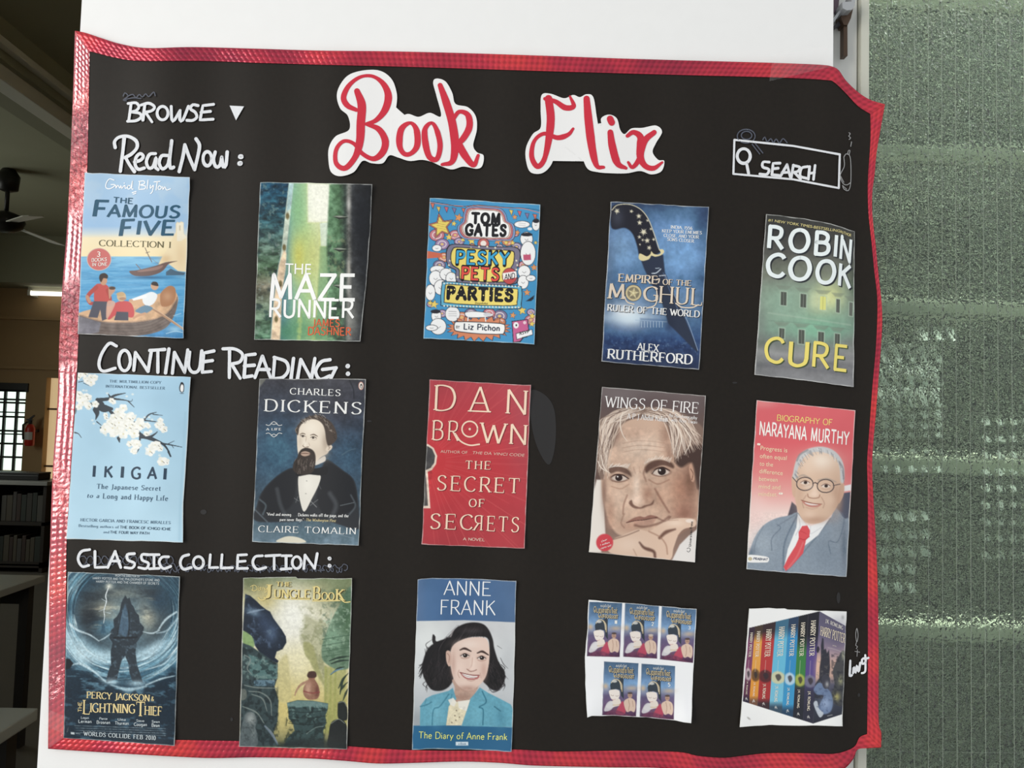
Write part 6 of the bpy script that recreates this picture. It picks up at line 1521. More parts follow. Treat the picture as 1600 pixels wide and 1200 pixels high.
# ------------------------------------------------------------------ bottom row
def cover_storm():
    c = Cover((95, 885, 290, 821), (45, 35), (783, 65), (748, 1180), (17, 1130))
    c.grad([(30, (40, 66, 84)), (300, (50, 84, 104)), (560, (120, 168, 190)), (660, (60, 110, 136)), (800, (24, 50, 68)), (1180, (18, 34, 48))])
    c.part('stormy_sky')
    c.ell(420, 330, 320, 250, (56, 74, 84), 1, 80); c.glow(300, 270, 120, 50, (150, 146, 126), .8); c.glow(400, 180, 130, 40, (120, 120, 106), .7); c.glow(560, 330, 70, 90, (190, 180, 150), .8); c.glow(330, 330, 130, 26, (156, 150, 128), .7, 8); c.glow(200, 330, 60, 90, (26, 34, 42), .85); c.glow(640, 230, 70, 80, (30, 60, 84), .7); c.glow(300, 400, 80, 50, (70, 130, 160), .7)
    c.noise(70, .5, (28, 36, 44), c.mask_poly('130,120 640,120 640,460 150,460', 60), 3, sx=2.4, sy=.7, thr=.52); c.noise(50, .45, (206, 196, 166), c.mask_poly('200,220 600,200 600,400 200,400', 60), 5, sx=2.6, sy=.6, thr=.58)
    c.part('whirling_water')
    rr = np.random.default_rng(2)
    for k in range(330):
        t0 = rr.uniform(-30, 210); ln = rr.uniform(14, 50); r = rr.uniform(1.0, 1.5); cx, cy = 410, 300
        rx, ry = 320 * r, 300 * r * (1.05 if 20 < t0 < 160 else 1.0)
        e = [(cx + rx * math.cos(math.radians(t0 + ln * i / 5)), cy + ry * math.sin(math.radians(t0 + ln * i / 5)) + rr.uniform(-4, 4)) for i in range(6)]
        col = [(176, 214, 226), (96, 152, 178), (30, 66, 88), (214, 236, 240), (20, 48, 66), (70, 124, 150)][k % 6]
        c.line(e, [2, rr.uniform(4, 15), 2], col, rr.uniform(.3, .8), 6)
    for k in range(90):
        t0 = rr.uniform(180, 360); r = rr.uniform(1.05, 1.4); e = [(410 + 330 * r * math.cos(math.radians(t0 + 6 * i)), 320 + 270 * r * math.sin(math.radians(t0 + 6 * i))) for i in range(6)]
        c.line(e, [2, 5, 2], [(130, 170, 182), (34, 70, 88), (84, 126, 142)][k % 3], .45, 5)
    c.glow(130, 560, 60, 120, (206, 232, 240), .75, -30); c.glow(620, 540, 110, 40, (196, 226, 238), .75, -30); c.glow(400, 590, 220, 40, (206, 232, 240), .7); c.glow(60, 470, 40, 80, (190, 222, 234), .6); c.glow(240, 600, 90, 40, (196, 226, 236), .6, 30)
    c.line('60,380 110,420 190,450 250,490', [16, 12, 6], (206, 228, 236), .8, 8); c.line('640,420 690,350 760,300', [8, 14, 12], (206, 230, 238), .8, 8); c.line('630,440 700,420 770,340', [6, 12, 10], (186, 214, 226), .7, 8)
    c.part('dark_waves')
    c.blob('20,640 120,680 220,700 320,790 420,820 560,800 660,740 760,690 750,1180 18,1130', (18, 38, 54), .85, 40); c.noise(46, .6, (110, 160, 184), c.mask_poly('20,660 760,700 750,860 20,850', 40), 7, sx=1.8, sy=.7, thr=.55); c.noise(30, .55, (70, 110, 134), c.mask_poly('20,820 760,820 750,1180 20,1130', 20), 8, sx=2, sy=.8, thr=.58)
    c.line('560,780 660,740 750,720', [6, 12, 4], (206, 230, 238), .8, 8); c.line('330,780 440,810 560,790', [8, 24, 10], (190, 220, 232), .7, 12); c.line('40,660 120,640 200,680 300,760', [8, 16, 6], (196, 224, 234), .8, 10); c.line('560,680 680,640 750,560', [4, 10, 4], (196, 222, 232), .7, 6)
    c.poly('20,606 60,610 82,640 60,672 20,680', (20, 26, 34), soft=6)
    c.part('lightning'); c.line('318,130 296,190 300,230 284,290 288,330 280,380', [7, 6, 4], (226, 234, 236), 1, 4); c.line('296,230 270,214', 3, (206, 220, 224), .8); c.line('290,280 250,296', 3, (206, 220, 224), .8); c.line('290,300 330,310', 3, (206, 220, 224), .8); c.glow(318, 130, 24, 20, (226, 226, 210), .9); c.poly('262,440 270,392 280,372 290,392 296,440', (40, 74, 96), .9, 4)
    # a plain rock stack on two feet stands in the middle of the whirl
    c.part('rock_stack')
    c.glow(430, 400, 120, 190, (140, 190, 212), .55)
    c.poly('386,300 398,240 410,214 424,190 438,212 452,206 466,250 478,262 492,300 514,322 520,370 548,400 540,440 520,470 500,500 492,560 500,640 520,700 540,764 470,756 452,700 444,640 424,590 400,620 382,690 370,744 296,764 310,700 330,640 328,560 340,500 318,470 330,420 350,400 346,350 368,330', (40, 52, 62), soft=5)
    c.poly('400,300 424,250 440,300 456,380 430,470 380,440 384,360', (78, 112, 140), .7, 14); c.noise(24, .5, (92, 120, 138), c.mask_poly('340,280 520,300 500,760 310,740', 20), 11, thr=.56); c.line('400,300 384,380 372,450', 6, (24, 30, 36), .8, 6); c.line('446,290 450,380 446,450', 8, (24, 30, 36), .8, 6); c.line('350,470 430,470 500,466', 12, (22, 26, 32), .8, 8)
    c.line('330,440 290,470 250,490', [4, 10, 4], (206, 228, 236), .7, 6); c.line('540,430 600,440 650,420', [4, 12, 6], (206, 228, 236), .7, 6)
    c.glow(330, 760, 50, 20, (190, 220, 232), .7); c.glow(500, 770, 60, 20, (190, 220, 232), .7)
    c.noise(10, .18, seed=14); c.part()
    S1 = (206, 216, 220); GD = (226, 206, 150)
    c.T('FROM THE DIRECTOR OF', 358, 66, 518, 72, 12, S1, 'tagline'); c.T('HARRY POTTER AND THE PHILOSOPHER\'S STONE AND', 210, 84, 650, 98, 14, S1, 'tagline', bold=.01); c.T('HARRY POTTER AND THE CHAMBER OF SECRETS', 232, 106, 646, 120, 14, S1, 'tagline', bold=.01)
    c.T('PERCY JACKSON', 168, 866, 586, 888, 42, GD, 'title_lettering', 'serif', weight=1.9); c.T('&', 594, 884, 612, 886, 28, GD, 'title_lettering', 'serif', weight=1.8)
    c.T('THE', 138, 956, 138, 892, 24, GD, 'title_lettering', up=(-1, 0), bold=.02)
    c.T('L', 142, 970, 190, 972, 92, GD, 'title_lettering', 'serif', weight=1.5); c.T('IGHTNING', 190, 958, 488, 966, 58, GD, 'title_lettering', 'serif', weight=1.9); c.T('T', 494, 984, 552, 986, 92, GD, 'title_lettering', 'serif', weight=1.5); c.T('HIEF', 548, 976, 664, 982, 58, GD, 'title_lettering', 'serif', weight=1.9)
    for f1, f2, x0, x1, y in (('Logan', 'Lerman', 116, 202, 1002), ('Pierce', 'Brosnan', 236, 324, 1008), ('Uma', 'Thurman', 356, 446, 1014), ('Steve', 'Coogan', 480, 566, 1022), ('Sean', 'Bean', 598, 650, 1028)):
        m_ = (x0 + x1) / 2; c.T(f1, m_ - 26, y, m_ + 26, y + 1, 15, S1, 'cast_names', bold=.01); c.T(f2, x0, y + 26, x1, y + 28, 20, S1, 'cast_names', bold=.02)
    rr = np.random.default_rng(5)
    for k in range(4):
        y = 1046 + k * 15; s_ = ' '.join(''.join('ilnoeatrs'[int(q)] for q in rr.integers(0, 9, int(rr.integers(3, 9)))) for _ in range(13))
        c.line([(90 + k * 8, y + 2), (690, y + 22)], 5, (96, 116, 128), .45, 3)
        for j in range(60): c.line([(92 + j * 10, y + 2 + j * .33), (92 + j * 10 + rr.uniform(2, 8), y + 2 + j * .33)], 5, (150, 166, 174), rr.uniform(.1, .6), 3)
    c.T('WORLDS COLLIDE FEB 2010', 148, 1112, 624, 1142, 26, S1, 'release_line', 'serif', weight=1.8, spacing=2.4)
    c.poly('66,1090 90,1092 90,1106 66,1104', (190, 200, 204)); c.line('100,1098 126,1102', 6, (150, 160, 166), .7)
    c.build('book_cover', 'pasted dark teal cover with a lightning bolt above a whirl of stormy water', gam=1.0, sat=.86)

def cover_ruins():
    c = Cover((365, 890, 570, 863), (65, 55), (780, 57), (745, 1182), (38, 1165), top=[(300, 50), (410, 48), (420, 58)])
    c.grad([(50, (96, 112, 74)), (130, (170, 164, 108)), (260, (206, 200, 160)), (420, (216, 212, 190)), (620, (212, 200, 140)), (860, (196, 176, 96)), (1050, (150, 140, 78)), (1180, (50, 60, 50))])
    c.glow(390, 300, 130, 190, (238, 238, 226), .9); c.glow(420, 600, 90, 120, (230, 220, 170), .7); c.glow(330, 900, 70, 160, (216, 192, 100), .7); c.glow(700, 160, 120, 120, (80, 100, 66), .8); c.glow(110, 90, 70, 60, (84, 96, 66), .7); c.glow(210, 200, 70, 70, (190, 170, 90), .7)
    c.part('foliage')
    c.blob('470,300 540,330 620,370 600,560 620,800 560,700 530,640 500,580 470,520 440,440 460,380', (150, 150, 104), .7, 30); c.noise(34, .6, (120, 124, 80), c.mask_poly('430,250 620,250 620,760 520,640 440,440', 30), 4, thr=.5); c.blob('460,480 520,500 560,640 600,760 540,680 500,600 470,560', (140, 140, 76), .8, 12)
    c.blob('290,640 350,560 370,700 376,860 290,850', (190, 178, 110), .7, 16)
    for x in (605, 640, 670): c.line([(x, 640), (x - 4, 900), (x - 10, 1060)], 14, (150, 150, 76), .7, 8)
    c.poly('600,640 740,640 740,1080 596,1080', (130, 136, 60), .6, 16)
    # temple tower on the right
    c.part('temple_ruin')
    c.blob('640,340 700,230 780,120 774,540 764,640 700,660 640,640 590,600 578,540 590,470', (86, 116, 88), soft=10); c.glow(660, 460, 60, 90, (112, 156, 122), .8); c.glow(740, 300, 40, 140, (52, 76, 52), .8)
    c.noise(30, .6, (60, 84, 64), c.mask_poly('580,120 780,120 764,640 590,600', 12), 6, thr=.48); c.noise(22, .5, (150, 186, 150), c.mask_poly('580,300 780,200 764,600 590,590', 12), 8, thr=.6)
    for y in (440, 480, 520, 556): c.line([(584, y + 20), (680, y + 4), (764, y - 10)], 6, (56, 80, 62), .7, 4)
    for p in ('630,600 690,580 760,570', '640,620 700,600 764,596', '640,690 690,650 730,640', '690,780 720,720 756,680', '700,800 730,760 752,740', '720,860 744,800 756,780', '700,820 716,740 740,700'): c.line(p, [6, 16, 4], (34, 46, 40), .9, 4)
    c.line('636,690 670,666 720,650', [4, 12, 4], (90, 130, 160), .8, 4)
    # rock and bough on the left
    c.part('overhanging_rock')
    c.poly('76,160 110,172 150,206 180,236 214,262 240,276 262,320 300,372 318,396 344,440 348,480 322,524 284,540 272,580 296,600 290,616 240,600 180,560 140,500 120,440 60,400', (30, 38, 50), soft=6)
    c.glow(130, 280, 50, 24, (110, 140, 170), .7, 20); c.glow(250, 420, 40, 60, (74, 94, 124), .7); c.glow(200, 350, 50, 60, (50, 64, 88), .7); c.noise(34, .45, (84, 104, 132), c.mask_poly('76,160 340,430 300,520 140,500 60,400', 20), 12, thr=.56); c.line('90,286 150,270 200,262', [4, 14, 4], (130, 156, 184), .7, 8)
    c.blob('56,404 120,440 136,500 110,520 60,480', (110, 150, 76), .9, 10)
    c.part('stone_pillar')
    c.poly('54,480 110,500 230,580 290,620 286,720 270,770 296,860 290,1000 260,1080 300,1160 40,1165', (46, 60, 62), soft=8)
    c.poly('100,560 230,600 288,640 286,716 180,720 104,690', (72, 106, 104), .9, 10); c.poly('130,726 272,726 268,768 136,764', (84, 118, 140), .8, 6); c.noise(28, .6, (24, 32, 34), c.mask_poly('54,480 290,620 300,1160 40,1165', 10), 13, thr=.46); c.noise(22, .5, (116, 146, 138), c.mask_poly('60,500 290,620 290,740 60,720', 10), 15, thr=.56)
    for p in ('70,560 110,590 90,650 120,690', '100,800 180,810 240,860 250,960', '60,900 150,940 200,1010', '210,1030 250,1070 290,1140', '120,820 190,850 220,930', '70,760 150,776 280,780'): c.line(p, [6, 10, 5], (110, 122, 116), .7, 4)
    c.line('206,1030 250,1080 290,1150', [10, 16, 4], (96, 112, 130), .8, 6)
    c.blob('46,790 80,790 86,840 60,860 46,850', (84, 90, 84), .9, 6)
    c.part('boulder')
    c.blob('60,1000 84,944 130,940 152,990 144,1040 156,1090 150,1160 40,1160 48,1060', (70, 80, 82), soft=6); c.glow(114, 980, 26, 34, (150, 160, 156), .8); c.glow(130, 1080, 16, 50, (100, 112, 112), .6); c.noise(16, .4, (34, 40, 42), c.mask_poly('60,1000 150,980 150,1160 40,1160', 8), 17, thr=.55)
    c.part('boulder#2'); c.blob('690,872 730,870 748,920 744,990 690,980 684,920', (30, 34, 32), soft=5); c.blob('640,1010 680,984 720,990 746,1040 744,1182 624,1170 626,1080', (26, 30, 30), soft=5); c.line('690,876 724,870 744,900', 5, (130, 136, 120), .7, 4); c.line('642,1012 690,984 730,1010', 5, (120, 128, 116), .7, 4)
    c.part('carved_pedestal')
    c.poly('352,876 420,858 520,862 622,880 620,920 604,960 610,1010 590,1060 594,1170 330,1160 350,1110 400,1060 390,1010 362,980 360,930', (44, 62, 62), soft=6); c.poly('352,880 420,862 540,866 622,884 618,912 480,904 356,910', (84, 116, 112), .9, 6); c.noise(26, .6, (20, 30, 30), c.mask_poly('352,900 622,900 594,1170 330,1160', 8), 19, thr=.48); c.noise(22, .5, (104, 134, 128), c.mask_poly('352,870 622,880 600,1000 360,980', 8), 20, thr=.58)
    for y in (930, 966, 1010): c.line([(362, y), (480, y + 10), (612, y - 4)], 5, (24, 34, 34), .7, 4)
    c.line('480,1080 540,1040 590,1030', 6, (112, 130, 124), .6, 4)
    c.poly('300,1140 420,1110 600,1120 745,1150 745,1182 290,1170', (24, 32, 32), .7, 30)
    # a plain clay urn on the pedestal
    c.part('clay_urn'); c.blob('486,700 500,676 530,676 544,700 534,720 556,760 566,810 548,850 490,854 460,820 462,770 494,724', (132, 84, 66), soft=5); c.glow(490, 780, 20, 40, (196, 146, 116), .8); c.glow(548, 800, 14, 40, (80, 46, 40), .8); c.blob('484,704 494,672 536,670 546,704 514,714', (54, 36, 32), .9, 5); c.line('462,800 512,812 564,806', 8, (120, 50, 48), .8, 5); c.line('494,730 440,760 412,800 404,826', [14, 18, 12, 8], (150, 100, 78), .85, 5)
    c.noise(12, .12, seed=22); c.part()
    GD = (226, 208, 140); DK = (70, 60, 30)
    for d, col, pn in ((5, DK, 'title_shadow'), (0, GD, 'title_lettering')):
        c.T('THE', 278 + d, 108 + d, 380 + d, 110 + d, 28, col, pn, 'serif', weight=2)
        c.T('J', 196 + d, 176 + d, 252 + d, 176 + d, 78, col, pn, 'serif', weight=1.9); c.T('UNGLE', 262 + d, 184 + d, 504 + d, 188 + d, 54, col, pn, 'serif', weight=2); c.T('B', 518 + d, 196 + d, 572 + d, 198 + d, 84, col, pn, 'serif', weight=1.9); c.T('OO', 576 + d, 198 + d, 664 + d, 200 + d, 48, col, pn, 'serif', weight=2); c.T('K', 668 + d, 200 + d, 734 + d, 204 + d, 72, col, pn, 'serif', weight=1.9)
    c.strokes('title_lettering', ['162,186 180,200 206,194 222,170', '/262,192 500,196', '/520,206 700,204', '700,190 730,214 766,212'], 7, GD)
    c.strokes('studio_name', ['112,112 130,102 150,110 154,130 134,140 118,132', '/128,106 126,138', '162,118 162,136', '/162,110 163,111', '182,118 170,120 180,130 168,138', '188,138 190,120 200,120 202,138', '206,120 210,134 220,122', '222,120 216,146 204,150'], 4, GD)
    c.build('book_cover', 'pasted green-gold cover of jungle ruins with a carved stone pedestal')

def cover_girl():
    c = Cover((630, 895, 815, 779), (95, 45), (743, 55), (712, 1180), (57, 1165), top=[(120, 40), (200, 36), (400, 38), (600, 46)], right=[(738, 320), (730, 700)], bottom=[(200, 1158), (450, 1162), (620, 1172)])
    c.grad([(300, (196, 198, 200)), (600, (206, 210, 212)), (800, (186, 190, 194)), (1010, (150, 160, 166))]); c.glow(180, 420, 140, 140, (222, 226, 224), .8); c.glow(690, 600, 60, 220, (176, 180, 184), .6); c.glow(90, 960, 60, 60, (140, 146, 152), .6); c.noise(120, .04, seed=3)
    c.part('title_band'); b = c.mask_poly('60,0 760,0 740,326 400,312 70,318', 3); c.grad([(60, (78, 104, 144)), (160, (66, 100, 146)), (400, (58, 92, 142)), (740, (70, 98, 138))], 'x', b); c.noise(160, .08, mask=b, seed=5)
    c.part('lower_band'); b = c.mask_poly('50,1006 300,1002 500,1008 730,1018 730,1200 40,1200', 3); c.grad([(50, (32, 90, 134)), (740, (34, 86, 128))], 'x', b); c.part()
    c.part('portrait_hair')
    HR = (30, 27, 28)
    c.blob('310,420 340,370 400,336 470,326 530,340 566,380 590,440 600,500 630,590 668,650 664,720 630,770 590,772 550,740 520,690 560,560 560,440 500,420 420,430 350,470 310,520 300,580 320,640 330,700 300,750 250,776 190,770 150,720 124,640 136,560 170,490 230,450', HR, soft=8)
    c.blob('196,404 212,420 216,450 260,446 290,420 280,460 230,480 200,470 190,440', HR, .95, 6); rr = np.random.default_rng(6)
    for k in range(40): c.line([(150 + rr.uniform(-10, 60), 520 + rr.uniform(-40, 60)), (140 + rr.uniform(-40, 20), 640 + rr.uniform(-60, 60))], 3, (24, 22, 24), .7, 3)
    for k in range(60):
        t = rr.uniform(0, 1); c.line([(350 + 190 * t, 350 + rr.uniform(-10, 20)), (320 - 100 * (1 - t) + 230 * t, 440 + 60 * (1 - t)), (200 + rr.uniform(-40, 80) if t < .5 else 600 + rr.uniform(-20, 50), 640 + rr.uniform(-30, 90))], [2, 4, 2], (70, 64, 66) if k % 3 == 0 else (16, 14, 16), .4, 3)
    for k in range(90):
        side = k % 2; x = rr.uniform(150, 310) if side == 0 else rr.uniform(560, 655); y = rr.uniform(560, 740)
        c.line([(x, y), (x + rr.uniform(-26, 10) * (1 if side == 0 else -1), y + 24), (x + rr.uniform(-30, 20) * (1 if side == 0 else -1), y + rr.uniform(36, 60))], [4, 6, 1], ((20, 18, 19), (52, 46, 48), (12, 11, 12))[k % 3], .7, 3)
    c.glow(240, 640, 60, 90, (44, 40, 42), .4); c.glow(450, 380, 80, 20, (70, 64, 66), .5); c.line('312,420 322,390 330,380', 8, (150, 140, 140), .7, 5)
    for p in ('160,500 150,470 190,440', '640,560 660,600 690,630', '620,480 650,500', '590,780 620,776 650,760', '660,660 690,700', '560,750 590,786 640,770'): c.line(p, [3, 5, 1], (34, 30, 32), .8, 4)
    c.part('portrait_face')
    c.blob('330,700 340,760 326,830 350,850 440,836 470,800 500,730 480,740', (184, 148, 130), soft=6)
    c.blob('312,520 336,470 400,436 470,424 540,430 562,470 568,540 560,620 540,690 500,740 450,772 400,768 360,740 330,690 314,620', (226, 194, 178), soft=6); c.blob('282,520 300,512 314,530 316,600 300,616 284,580', (206, 168, 150), soft=5); c.line('290,530 304,550 300,590', 5, (150, 108, 94), .8)
    c.glow(430, 470, 80, 30, (238, 214, 200), .8); c.glow(370, 630, 40, 60, (240, 210, 194), .7); c.glow(530, 640, 22, 60, (200, 158, 142), .8); c.glow(330, 600, 16, 80, (196, 154, 138), .7); c.glow(420, 760, 60, 20, (178, 134, 118), .8); c.glow(400, 720, 40, 20, (236, 206, 190), .6); c.glow(390, 820, 50, 20, (150, 112, 96), .7); c.glow(460, 600, 18, 50, (240, 212, 196), .8)
    c.line('374,508 404,498 446,516', [8, 16, 8], (58, 42, 38), .95, 5); c.line('488,528 520,518 560,540', [8, 16, 8], (58, 42, 38), .95, 5)
    for x, y, w in ((406, 544, 28), (516, 560, 28)):
        c.ell(x, y, w + 4, 17, (176, 132, 116), .7, 10); c.ell(x, y, w, 13, (222, 204, 194), 1, 4); c.ell(x + 2, y, 15, 13, (34, 22, 20)); c.line([(x - w, y + 2), (x, y - 13), (x + w, y + 2)], 5, (48, 34, 32)); c.line([(x - w + 4, y + 16), (x, y + 22), (x + w, y + 14)], 4, (176, 130, 114), .8, 5); c.ell(x - 2, y - 4, 3, 3, (240, 236, 232))
    c.line('456,560 450,610 430,636', 5, (196, 152, 134), .7, 6); c.line('420,634 440,648 464,646 482,638', 6, (140, 94, 82), .85, 5); c.glow(450, 630, 16, 10, (240, 208, 192), .8)
    c.blob('374,656 410,666 450,674 500,676 490,698 440,704 400,690', (176, 96, 92), .95, 4); c.blob('384,664 420,670 460,678 492,680 470,692 420,690', (238, 234, 228), .95, 3); c.line('378,662 430,684 490,690', 3, (120, 60, 58), .6); c.line('372,654 410,664 450,672 502,674', 5, (120, 62, 60), .9); c.line('420,704 446,712 470,706', 5, (176, 128, 114), .7, 5); c.line('368,640 360,664 370,690', 5, (186, 140, 124), .7, 5); c.line('506,660 512,690', 5, (186, 140, 124), .7, 5)
    c.part('portrait_jacket')
    J = (86, 156, 180); JM = c.mask_poly('110,1006 112,880 140,850 180,810 300,780 320,820 290,1004', 5)
    c.poly('110,1008 112,876 150,826 190,806 300,776 326,756 350,830 300,880 282,1004', J, soft=5); c.poly('440,830 470,796 504,754 560,790 640,830 708,866 722,900 716,1016 380,1008', J, soft=5)
    c.glow(220, 920, 40, 80, (110, 180, 202), .6); c.glow(480, 930, 50, 60, (104, 176, 198), .6); c.glow(640, 960, 40, 70, (64, 126, 152), .6); c.line('300,800 240,880 200,900 190,1000', 7, (46, 106, 130), .8, 5); c.line('520,780 546,850 500,884 526,900 524,1000', 8, (40, 98, 122), .85, 5); c.line('112,880 160,866 186,850', 6, (44, 100, 124), .8, 5); c.line('600,880 640,910', 7, (40, 90, 112), .8, 5); c.line('320,800 300,900 284,1000', 6, (50, 110, 134), .7, 5); c.line('440,840 410,920 380,1000', 6, (50, 110, 134), .7, 5); c.line('150,830 140,880', 5, (60, 120, 144), .7, 5); c.noise(14, .10, mask=c.mask_poly('110,1008 140,830 320,770 500,750 720,880 716,1016', 10), seed=8)
    c.part('portrait_blouse'); c.poly('300,880 330,830 350,850 440,836 420,900 384,1004 282,1004', (226, 214, 178), soft=5); c.poly('296,836 330,822 350,850 336,880 310,868', (236, 232, 220), .9, 5); c.poly('360,846 440,836 416,910 366,890', (236, 232, 222), .9, 5); c.noise(16, .16, mask=c.mask_poly('300,880 420,880 384,1004 282,1004', 8), seed=9)
    for x, y in ((350, 906), (340, 940), (346, 970), (320, 985), (370, 950)): c.ell(x, y, 5, 5, (110, 96, 76), .8, 4)
    c.part()
    W = (240, 242, 244)
    c.T('ANNE', 266, 142, 576, 150, 88, W, 'title_lettering', 'plain', weight=1.0, contrast=.6); c.T('FRANK', 246, 270, 606, 276, 90, W, 'title_lettering', 'plain', weight=1.0, contrast=.6)
    c.T('The Diary of Anne Frank', 102, 1088, 684, 1100, 42, (216, 222, 130), 'subtitle_lettering', bold=.004)
    c.part('publisher_label'); c.poly('346,1112 428,1112 428,1136 346,1136', (206, 222, 230)); c.part(); c.T('e-Book', 362, 1132, 414, 1132, 15, (120, 150, 176), 'publisher_name@publisher_label')
    c.build('book_cover', 'pasted blue-banded cover with a photo of a smiling dark-haired girl', gam=.9, sat=.9)

def sheet_five():
    c = Cover((905, 930, 1095, 1086), (82, 42), (1050, 125), (1000, 1145), (70, 1095), left=[(72, 300), (52, 548), (55, 800)], bottom=[(110, 1080), (300, 1076), (600, 1092), (850, 1120)], right=[(1034, 400), (1022, 640), (1010, 900)], curl=(.001, .004, .005, .004))
    c.fill((240, 241, 244)); c.glow(960, 1000, 30, 120, (232, 233, 238), .7)
    tiles = [((90, 58), (385, 70), (362, 552), (68, 545), '1'), ((410, 70), (712, 92), (695, 566), (393, 550), '2'), ((738, 98), (1046, 126), (1016, 604), (720, 572), '3'), ((222, 592), (530, 607), (508, 1085), (205, 1070), '4'), ((557, 612), (858, 632), (845, 1112), (540, 1085), '5')]
    tam1 = '\u0b95\u0bb2\u0bcd\u0b95\u0bbf\u0baf\u0bbf\u0ba9\u0bcd'
    tam2 = '\u0bc6\u0baa\u0bbe\u0ba9\u0bcd\u0ba9\u0bbf\u0baf\u0bbf\u0ba9\u0bcd'; tam3 = '\u0bc6\u0b9a\u0bb2\u0bcd\u0bb5\u0ba9\u0bcd'
    for k, (a, b, d, e, num) in enumerate(tiles):
        a, b, d, e = [np.array(q, float) for q in (a, b, d, e)]
        M = lambda x, y: tuple((a * (1 - x / 300) + b * x / 300) * (1 - y / 480) + (e * (1 - x / 300) + d * x / 300) * (y / 480))
        PT = lambda s_: [M(*p) for p in pts(s_)]
        c.part('printed_cover#%d' % k)
        m_ = c.mask_poly([a, b, d, e], 3)
        y0 = a[1]; c.grad([(y0, (58, 84, 118)), (y0 + 110, (74, 112, 160)), (y0 + 200, (104, 156, 214)), (y0 + 260, (110, 120, 156)), (y0 + 300, (86, 76, 116)), (y0 + 420, (96, 64, 100)), (y0 + 500, (64, 36, 62))], 'y', m_)
        c.noise(40, .14, mask=m_, seed=k + 2)
        c.glow(*M(20, 220), 24, 26, (222, 176, 120), .8); c.glow(*M(250, 226), 50, 20, (206, 170, 130), .7); c.glow(*M(200, 130), 30, 60, (70, 116, 176), .4)
        # plain lotus bud with dark leaf, red petals and a buff bud beside it
        c.poly(PT('60,210 70,170 100,146 140,150 150,130 176,150 178,240 186,330 160,300 150,250 110,240 70,262'), (44, 52, 60), .95, 4)
        c.line(PT('70,186 96,156 130,160 150,190 160,240'), 9, (226, 206, 168), .9, 5); c.line(PT('140,165 162,200 166,260'), 7, (222, 190, 130), .9, 4); c.ell(*M(96, 172), 24, 12, (206, 206, 200), .9, 5)
        c.blob(PT('52,262 74,250 110,246 142,256 148,300 130,334 100,346 74,330 60,300'), (238, 224, 212), 1, 4); c.line(PT('70,296 84,304 96,298'), 4, (120, 90, 84), .7); c.line(PT('112,302 126,306 138,298'), 4, (120, 90, 84), .7); c.line(PT('84,336 100,338 110,332'), 5, (196, 110, 100), .7)
        c.blob(PT('120,330 150,330 160,380 110,400 60,420 30,400 70,360'), (232, 216, 200), 1, 5); c.blob(PT('16,440 40,370 80,350 96,400 60,440'), (214, 210, 214), .9, 6); c.line(PT('90,386 130,384 160,372'), 6, (196, 160, 110), .8, 4); c.line(PT('96,410 120,430 140,400'), 5, (110, 80, 60), .7)
        c.blob(PT('170,350 186,360 206,440 180,470 120,460 130,420'), (196, 54, 76), .95, 6); c.blob(PT('60,440 130,430 240,470 290,478 60,478 20,470'), (110, 50, 76), .7, 10)
        c.blob(PT('186,356 220,320 250,316 284,340 292,400 280,440 250,430 214,440'), (222, 184, 158), 1, 5); c.ell(*M(238, 292), 20, 24, (190, 140, 112), .95, 5); c.ell(*M(238, 272), 22, 10, (70, 56, 52) if k != 1 else (200, 180, 166), .9, 5); c.line(PT('226,330 236,380 230,430'), 5, (150, 104, 84), .7); c.line(PT('262,340 270,390'), 5, (160, 112, 92), .7); c.line(PT('226,296 250,296'), 4, (90, 60, 54), .8)
        c.noise(16, .35, (60, 30, 56), c.mask_poly([M(0, 440), M(300, 440), d, e], 6), 5, thr=.5)
        c.line([M(6, 0), M(6, 480)], 4, (120, 130, 150), .5)
        c.part()
        c.T(tam1, *M(104, 42), *M(200, 42), 20, (230, 230, 224), 'author_name#%d@printed_cover#%d' % (k, k), bold=.03); c.T('...', *M(206, 42), *M(236, 43), 4, (230, 230, 224), 'author_name#%d@printed_cover#%d' % (k, k), bold=.03)
        for dd, col, pn in ((5, (40, 34, 40), 'title_shadow#%d@printed_cover#%d' % (k, k)), (0, (228, 208, 160), 'title_lettering#%d@printed_cover#%d' % (k, k))):
            p, q = M(44, 92), M(258, 96); c.T(tam2, p[0] + dd, p[1] + dd, q[0] + dd, q[1] + dd, 44, col, pn, bold=.05)
            p, q = M(88, 138), M(268, 142); c.T(tam3, p[0] + dd, p[1] + dd, q[0] + dd, q[1] + dd, 40, col, pn, bold=.05)
        if num != '4': p = M(240, 186); c.T(num, p[0], p[1], p[0] + 22, p[1] + 1, 30, (236, 236, 230), 'volume_number#%d@printed_cover#%d' % (k, k), bold=.04)
    c.build('printed_sheet_of_covers', 'white printed sheet showing five small numbered purple-blue covers', 'printed sheet', gam=.85, sat=.8)

